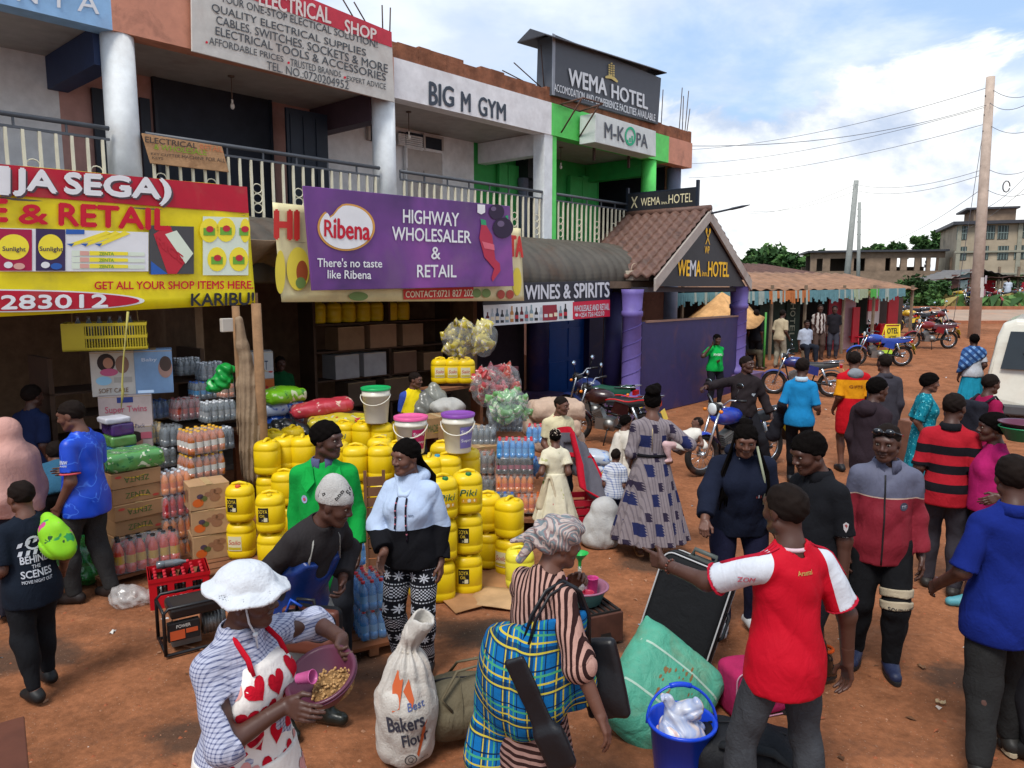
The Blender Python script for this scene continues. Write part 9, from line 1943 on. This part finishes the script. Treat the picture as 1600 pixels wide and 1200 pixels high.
S=SDF();pts=[p17.tp(*q)for q in((.11,-.175,.24),(.115,-.165,.36),(.12,-.11,.475),(.125,-.02,.525),(.13,.08,.49),(.14,.16,.38),(.15,.20,.2))]
B=MB();B.tube(pts,.014,6,ell=.5);B.tube([q+np.array([.03,0,-.004])for q in pts],.010,6,ell=.5);o=B.obj('bag_strap',BLK_L,p17.root)
hb2=thing('shoulder_bag','long black shoulder bag hung across the blue plaid cloth','handbag',D(842,1118,2.96),Euler((R(0),R(-24),R(-12))));S=SDF();S.box((0,0,.02),(.046,.014,.25),None,.013,0);S.box((.01,0,-.16),(.06,.018,.09),None,.017,.05);S.disp(folds(.004,12,2));soft('body',BLK_L,S,.007,hb2)
bp_=DZ(1082,3.78,0);bk=thing('bucket','large open blue bucket with a raised handle at the bottom edge','bucket',bp_);BLB=plastic('bucket blue','#1440c0',rough=.28);B=MB();B.lathe([(.0,.0),(.135,.0),(.14,.01),(.172,.30),(.188,.303),(.19,.318),(.18,.324),(.168,.315),(.135,.02),(.0,.014)],40,caps=False);B.obj('body',BLB,bk)
B=MB();B.tube([(.19*math.cos(a),.06*math.sin(a),.30+.19*math.sin(a))for a in[math.pi*i/16 for i in range(17)]],.011,8,ell=.7);B.tube([(.19*math.cos(a),.06*math.sin(a),.30+.19*math.sin(a))for a in[math.pi*(.4+.2*i/6)for i in range(7)]],.015,8);B.obj('handle',BLB,bk)
def pbc(t,oc):n=t.noise(oc,7,3,.5,1.2);return t.ramp(n,[(.35,asc('#b8bcc8')),(.48,asc('#8f9fc0')),(.56,asc('#c8bcb8')),(.66,asc('#b8887c'))])
kb=thing('plastic_bag','knotted pink and blue printed plastic bag inside the blue bucket','bag',bp_+Vector((-.01,-.02,.24)));S=SDF();S.ell((0,0,.0),[.13,.12,.11],None,.05);S.ell((-.02,0,.10),[.07,.06,.07],None,.05);S.cap((-.03,0,.13),(-.08,.0,.21),.03,.035,.03);S.cap((-.01,0,.13),(.07,-.02,.17),.028,.05,.03);S.disp(folds(.016,26,1));soft('film',mat('printed film',rough=.3,color_fn=pbc),S,.006,kb)
gp=D(1034,1086,4.30);gs_=thing('green_bale','stuffed turquoise green woven bale with rust stains, standing on one corner','sack',gp,Euler((R(42),R(38),R(-12)),'XYZ'));S=SDF();S.box((0,0,0),(.31,.35,.12),None,.10,0);S.ell((0,0,0),[.31,.35,.17],None,.05)
for sx in(-1,1):
 for sy in(-1,1):S.cap((sx*.22,sy*.25,0),(sx*.315,sy*.345,0),.10,.015,.06)
S.disp(folds(.008,10,1));GT=mat('green woven','#48957c',rough=.55,var=.16,fold=.5,bump=.35,bsc=90,dirt='#8a6a4a',damt=.28,dsc=4);gb2=soft('body',GT,S,.010,gs_)
B=MB();rn=random.Random(3)
for i in range(26):x,z=rn.gauss(-.02,.09),rn.gauss(.02,.1);r=rn.uniform(.004,.014);B.add([(x+r*rn.uniform(.5,1)*math.cos(a),0,z+2.2*r*rn.uniform(.5,1)*math.sin(a))for a in(0,1,2,3,4,5)],[tuple(range(6))])
decal(gb2,B,(0,0,.4),(0,0,-1),up=(0,1,0),mats=mat('rust stain','#7a5a34',rough=.8),name='stain',off=.002)
B=MB();[B.add([(-.33,0,z),(.33,0,z),(.33,0,z+.012),(-.33,0,z+.012)],[(0,1,2,3)])for z in(-.12,.16)];B2=MB();[B2.add([(-.3+.6*i/20,0,z),(-.3+.6*(i+1)/20,0,z),(-.3+.6*(i+1)/20,0,z+.014),(-.3+.6*i/20,0,z+.014)],[(0,1,2,3)])for z in(-.12,.16)for i in range(20)];decal(gb2,B2,(0,0,.4),(0,0,-1),up=(0,1,0),mats=mat('pale seam','#9ab4a4',rough=.7),name='seam',off=.002)
ca=thing('suitcase','large black fabric suitcase with white piping held by the navy hoodie','suitcase',G(1046,1040)+Vector((0,.02,.0)),Euler((R(-14),R(13),R(-30))));NYL=cloth('black case fabric','#191a1c',rough=.75)
S=SDF();S.box((0,0,.39),(.255,.125,.38),None,.06,0);cb3=soft('shell',NYL,S,.010,ca);PIP=plastic('white piping','#a8a8a8')
def rr(w_,h_,y,r=.07,zc=.39):
 P=[]
 for cx,cz,a0 in((w_-r,h_-r,0),(-w_+r,h_-r,90),(-w_+r,-h_+r,180),(w_-r,-h_+r,270)):P+=[(cx+r*math.cos(R(a0+i*18)),y,zc+cz+r*math.sin(R(a0+i*18)))for i in range(6)]
 return P
B=MB();B.tube(rr(.25,.375,-.115),.006,6,closed=True);B.tube(rr(.25,.375,.115),.006,6,closed=True);B.obj('piping',PIP,ca);B=MB();B.tube(rr(.258,.383,-.06,.08),.006,5,closed=True);B.tube(rr(.258,.383,-.03,.08),.004,5,closed=True);B.obj('zip',mat('black zip',''),ca)
B=MB();B.bx((-.1,-.06,.765),(.1,.08,.785));B.tube([(-.08,.0,.78),(-.08,0,.83),(.08,0,.83),(.08,0,.78)],.016,8);B.obj('handle',mat('grey green plastic','#4a504c',rough=.5),ca);B=MB();B.tube([(.262,-.01,.30),(.285,-.01,.33),(.285,-.01,.47),(.262,-.01,.50)],.012,6);B.obj('side_handle',mat('black meter box',''),ca)
B=MB();B.add([(-.22,-.1275,.10),(.21,-.1275,.06),(.21,-.1275,.08),(-.22,-.1275,.12)],[(0,1,2,3)]);B.bx((-.235,-.135,.62),(-.225,-.126,.66));B.obj('pocket_trim',mat('grey trim','#3a3a3c'),ca);[MB().ball((x,0,.01),(.03,.03,.03),10).obj('wheel',mat('black meter box',''),ca)for x in(-.2,.2)]
sp=G(930,1000);sv=thing('stove_block','square brown metal charcoal stove on the soil under the basin','stove',sp,R(24));RST=mat('rusted stove','#4a2c22',rough=.8,var=.3,sc=8,dirt='#2a1c18',damt=.5);B=MB();B.bx((-.15,-.15,.03),(.15,.15,.26));B.obj('body',RST,sv,bevel=.006);B=MB();[B.bx((-.13+i*.05,-.12,.26),(-.11+i*.05,.12,.272))for i in range(6)];B.bx((-.14,-.13,.255),(.14,-.12,.275));B.bx((-.14,.12,.255),(.14,.13,.275));B.obj('grate',mat('soot metal','#1f1a18',rough=.9),sv);B=MB();B.add([(-.06,-.152,.05),(.06,-.152,.05),(.04,-.152,.12),(-.04,-.152,.12)],[(0,1,2,3)]);B.obj('ash_door',mat('soot metal',''),sv)
wb=thing('basin','teal washing basin with a pink inside standing on the charcoal stove','basin',sp+Vector((-.09,.06,.277)));B=MB();B.lathe([(.0,.0),(.12,.0),(.135,.008),(.178,.12)],36,caps=False);B.obj('outside',plastic('basin teal','#4a7a78',rough=.4),wb);B=MB();B.lathe([(.178,.12),(.196,.124),(.196,.132),(.182,.134),(.172,.126),(.128,.014),(.0,.008)],36,caps=False);B.obj('inside',plastic('basin mauve','#8a5a70',rough=.4),wb)
wbp=wb.location;gl=thing('glass_bottle','clear glass bottle with a red label standing in the teal basin','bottle',wbp+Vector((-.03,-.02,.02)));B=MB();B.lathe([(.04,0),(.042,.02),(.042,.11),(.036,.15),(.016,.21),(.014,.27)],16);B.obj('glass',mat('clear glass','#a8b4ac',rough=.05,alpha=.4,spec=.9,var=0),gl);B=MB();B.lathe([(.0425,.03),(.0425,.09)],16,caps=False);B.obj('label',INK('#a8283a'),gl)
fn_=thing('funnel','bright green plastic funnel stuck in the clear glass bottle','funnel',wbp+Vector((-.03,-.02,.27)));B=MB();B.lathe([(.010,.0),(.014,.06),(.022,.075),(.062,.12),(.066,.125),(.060,.122),(.018,.074)],20,caps=False);B.obj('cone',plastic('green plastic','#1c9a40'),fn_)
for dx_,dy_,h,c,l in((.07,.02,.16,'#c03a7c','bright pink plastic jug standing in the teal basin'),(.03,-.06,.08,'#a8304a','small red plastic cup in the teal basin')):o=thing('cup',l,'cup',wbp+Vector((dx_,dy_,.02)));B=MB();B.lathe([(.036,0),(.046,h),(.05,h+.002),(.046,h+.005),(.04,h-.004),(.032,.005)],18,caps=False);B.obj('body',plastic('cup '+c,c),o)
pc_=thing('suitcase','pink fabric suitcase partly hidden behind the man in the red jersey','suitcase',G(1192,1122)+Vector((0,.12,0)),R(18));S=SDF();S.box((0,0,.16),(.24,.12,.16),None,.05,0);S.disp(folds(.006,10,1));soft('shell',cloth('pink case','#98224e'),S,.010,pc_);B=MB();B.tube(rr(.235,.155,-.115,.05,.16),.005,5,closed=True);B.obj('piping',plastic('grey pink piping','#a87a8a'),pc_);B=MB();B.tube([(-.1,-.02,.31),(-.08,-.02,.37),(.06,-.02,.37),(.08,-.02,.31)],.018,6);B.obj('handle',cloth('pink case',''),pc_)
bb=thing('backpack','black backpack lying on the soil behind the legs of the red jersey','bag',DZ(1190,3.72,0),R(-20));S=SDF();S.box((0,0,.14),(.27,.19,.14),None,.10,0);S.ell((.05,-.02,.2),[.2,.15,.12],None,.06);S.disp(folds(.012,12,3));soft('body',cloth('black nylon',''),S,.010,bb);B=MB();B.tube([(-.12,-.14,.27),(.0,-.18,.31),(.14,-.17,.30),(.22,-.16,.24),(.26,-.15,.05)],[.035,.04,.035,.02,.012],8,ell=.45);B.obj('strap',cloth('grey webbing','#26282a'),bb);B=MB();B.tube([(-.2,.0,.3),(.0,.04,.32),(.2,.02,.3)],.006,5);B.obj('zip',mat('black zip',''),bb)
tbp=HZ(38,1118,.62);tt=thing('table','corner of a brown wooden table at the bottom left of the frame','table',(tbp.x,tbp.y,0),R(35));MB().bx((-1.0,-.9,.58),(0,0,.62)).obj('tabletop',mat('brown table board','#5a3224',rough=.6,var=.25,sc=4),tt,bevel=.006);[MB().box((x,y,.29),(.06,.06,.58)).obj('leg',WOOD,tt)for x in(-.9,-.1)for y in(-.8,-.1)]
nb=thing('bag','neon green patterned bag hanging from the shoulder of the boy in navy','bag',D(86,842,4.6));S=SDF();S.ell((0,0,.0),[.092,.06,.115],None,.05);S.ell((.02,0,-.06),[.10,.065,.075],None,.05);S.cap((-.03,.02,.05),(-.09,.06,.12),.05,.03,.05);S.disp(folds(.018,15,1));soft('body',mat('neon green fabric',rough=.7,color_fn=floral_fn('#7fc01c',(('#2a8a4a',14,.60),('#b0407a',11,.66),('#2a4a2a',20,.66)))),S,.008,nb)
hbp=D(1596,688,5.75);o=thing('basin','green plastic basin with a maroon one nested in it, at the right edge','basin',hbp);B=MB();B.lathe([(.0,.0),(.10,.0),(.155,.10),(.165,.102),(.165,.11),(.15,.105)],28,caps=False);B.obj('bowl',plastic('basin green','#1f8a5a'),o)
o=thing('basin','maroon plastic basin nested in the green one at the right edge','basin',hbp+Vector((0,0,.055)));B=MB();B.lathe([(.0,.0),(.10,.0),(.155,.08),(.17,.085),(.17,.093),(.15,.088),(.1,.01),(0,.008)],28,caps=False);B.obj('bowl',MAR,o)
rn=random.Random(77)
for i,(px,py,l)in enumerate(((176,988,'short white paper scrap on the open soil at the left'),(1290,640,'crumpled pale wrapper on the soil beyond the brown block'),(1478,590,'crumpled white plastic scrap on the far soil'),(1440,1042,'small brown leaf scrap on the soil right of the blue shoe'),(1517,1000,'black bottle lid on the soil near the teal shoe'),(1470,1098,'pale twig on the soil behind the black patent shoe'),(258,968,'torn white sachet beside the generator'))):
 o=thing('paper_scrap',l,'scrap',G(px,py),rn.random()*6);B=MB();B.grid(lambda u,v:(-.03+.06*u,-.015+.03*v,.006+.012*math.sin(u*7+i)*math.sin(v*5+i)),6,4);B.obj('scrap',INK(('#c4c0b8','#b4aca4','#c9ccd0','#6a4a30','#1c1c1c','#a8906c','#b8b4b0')[i]),o,solid=.002)
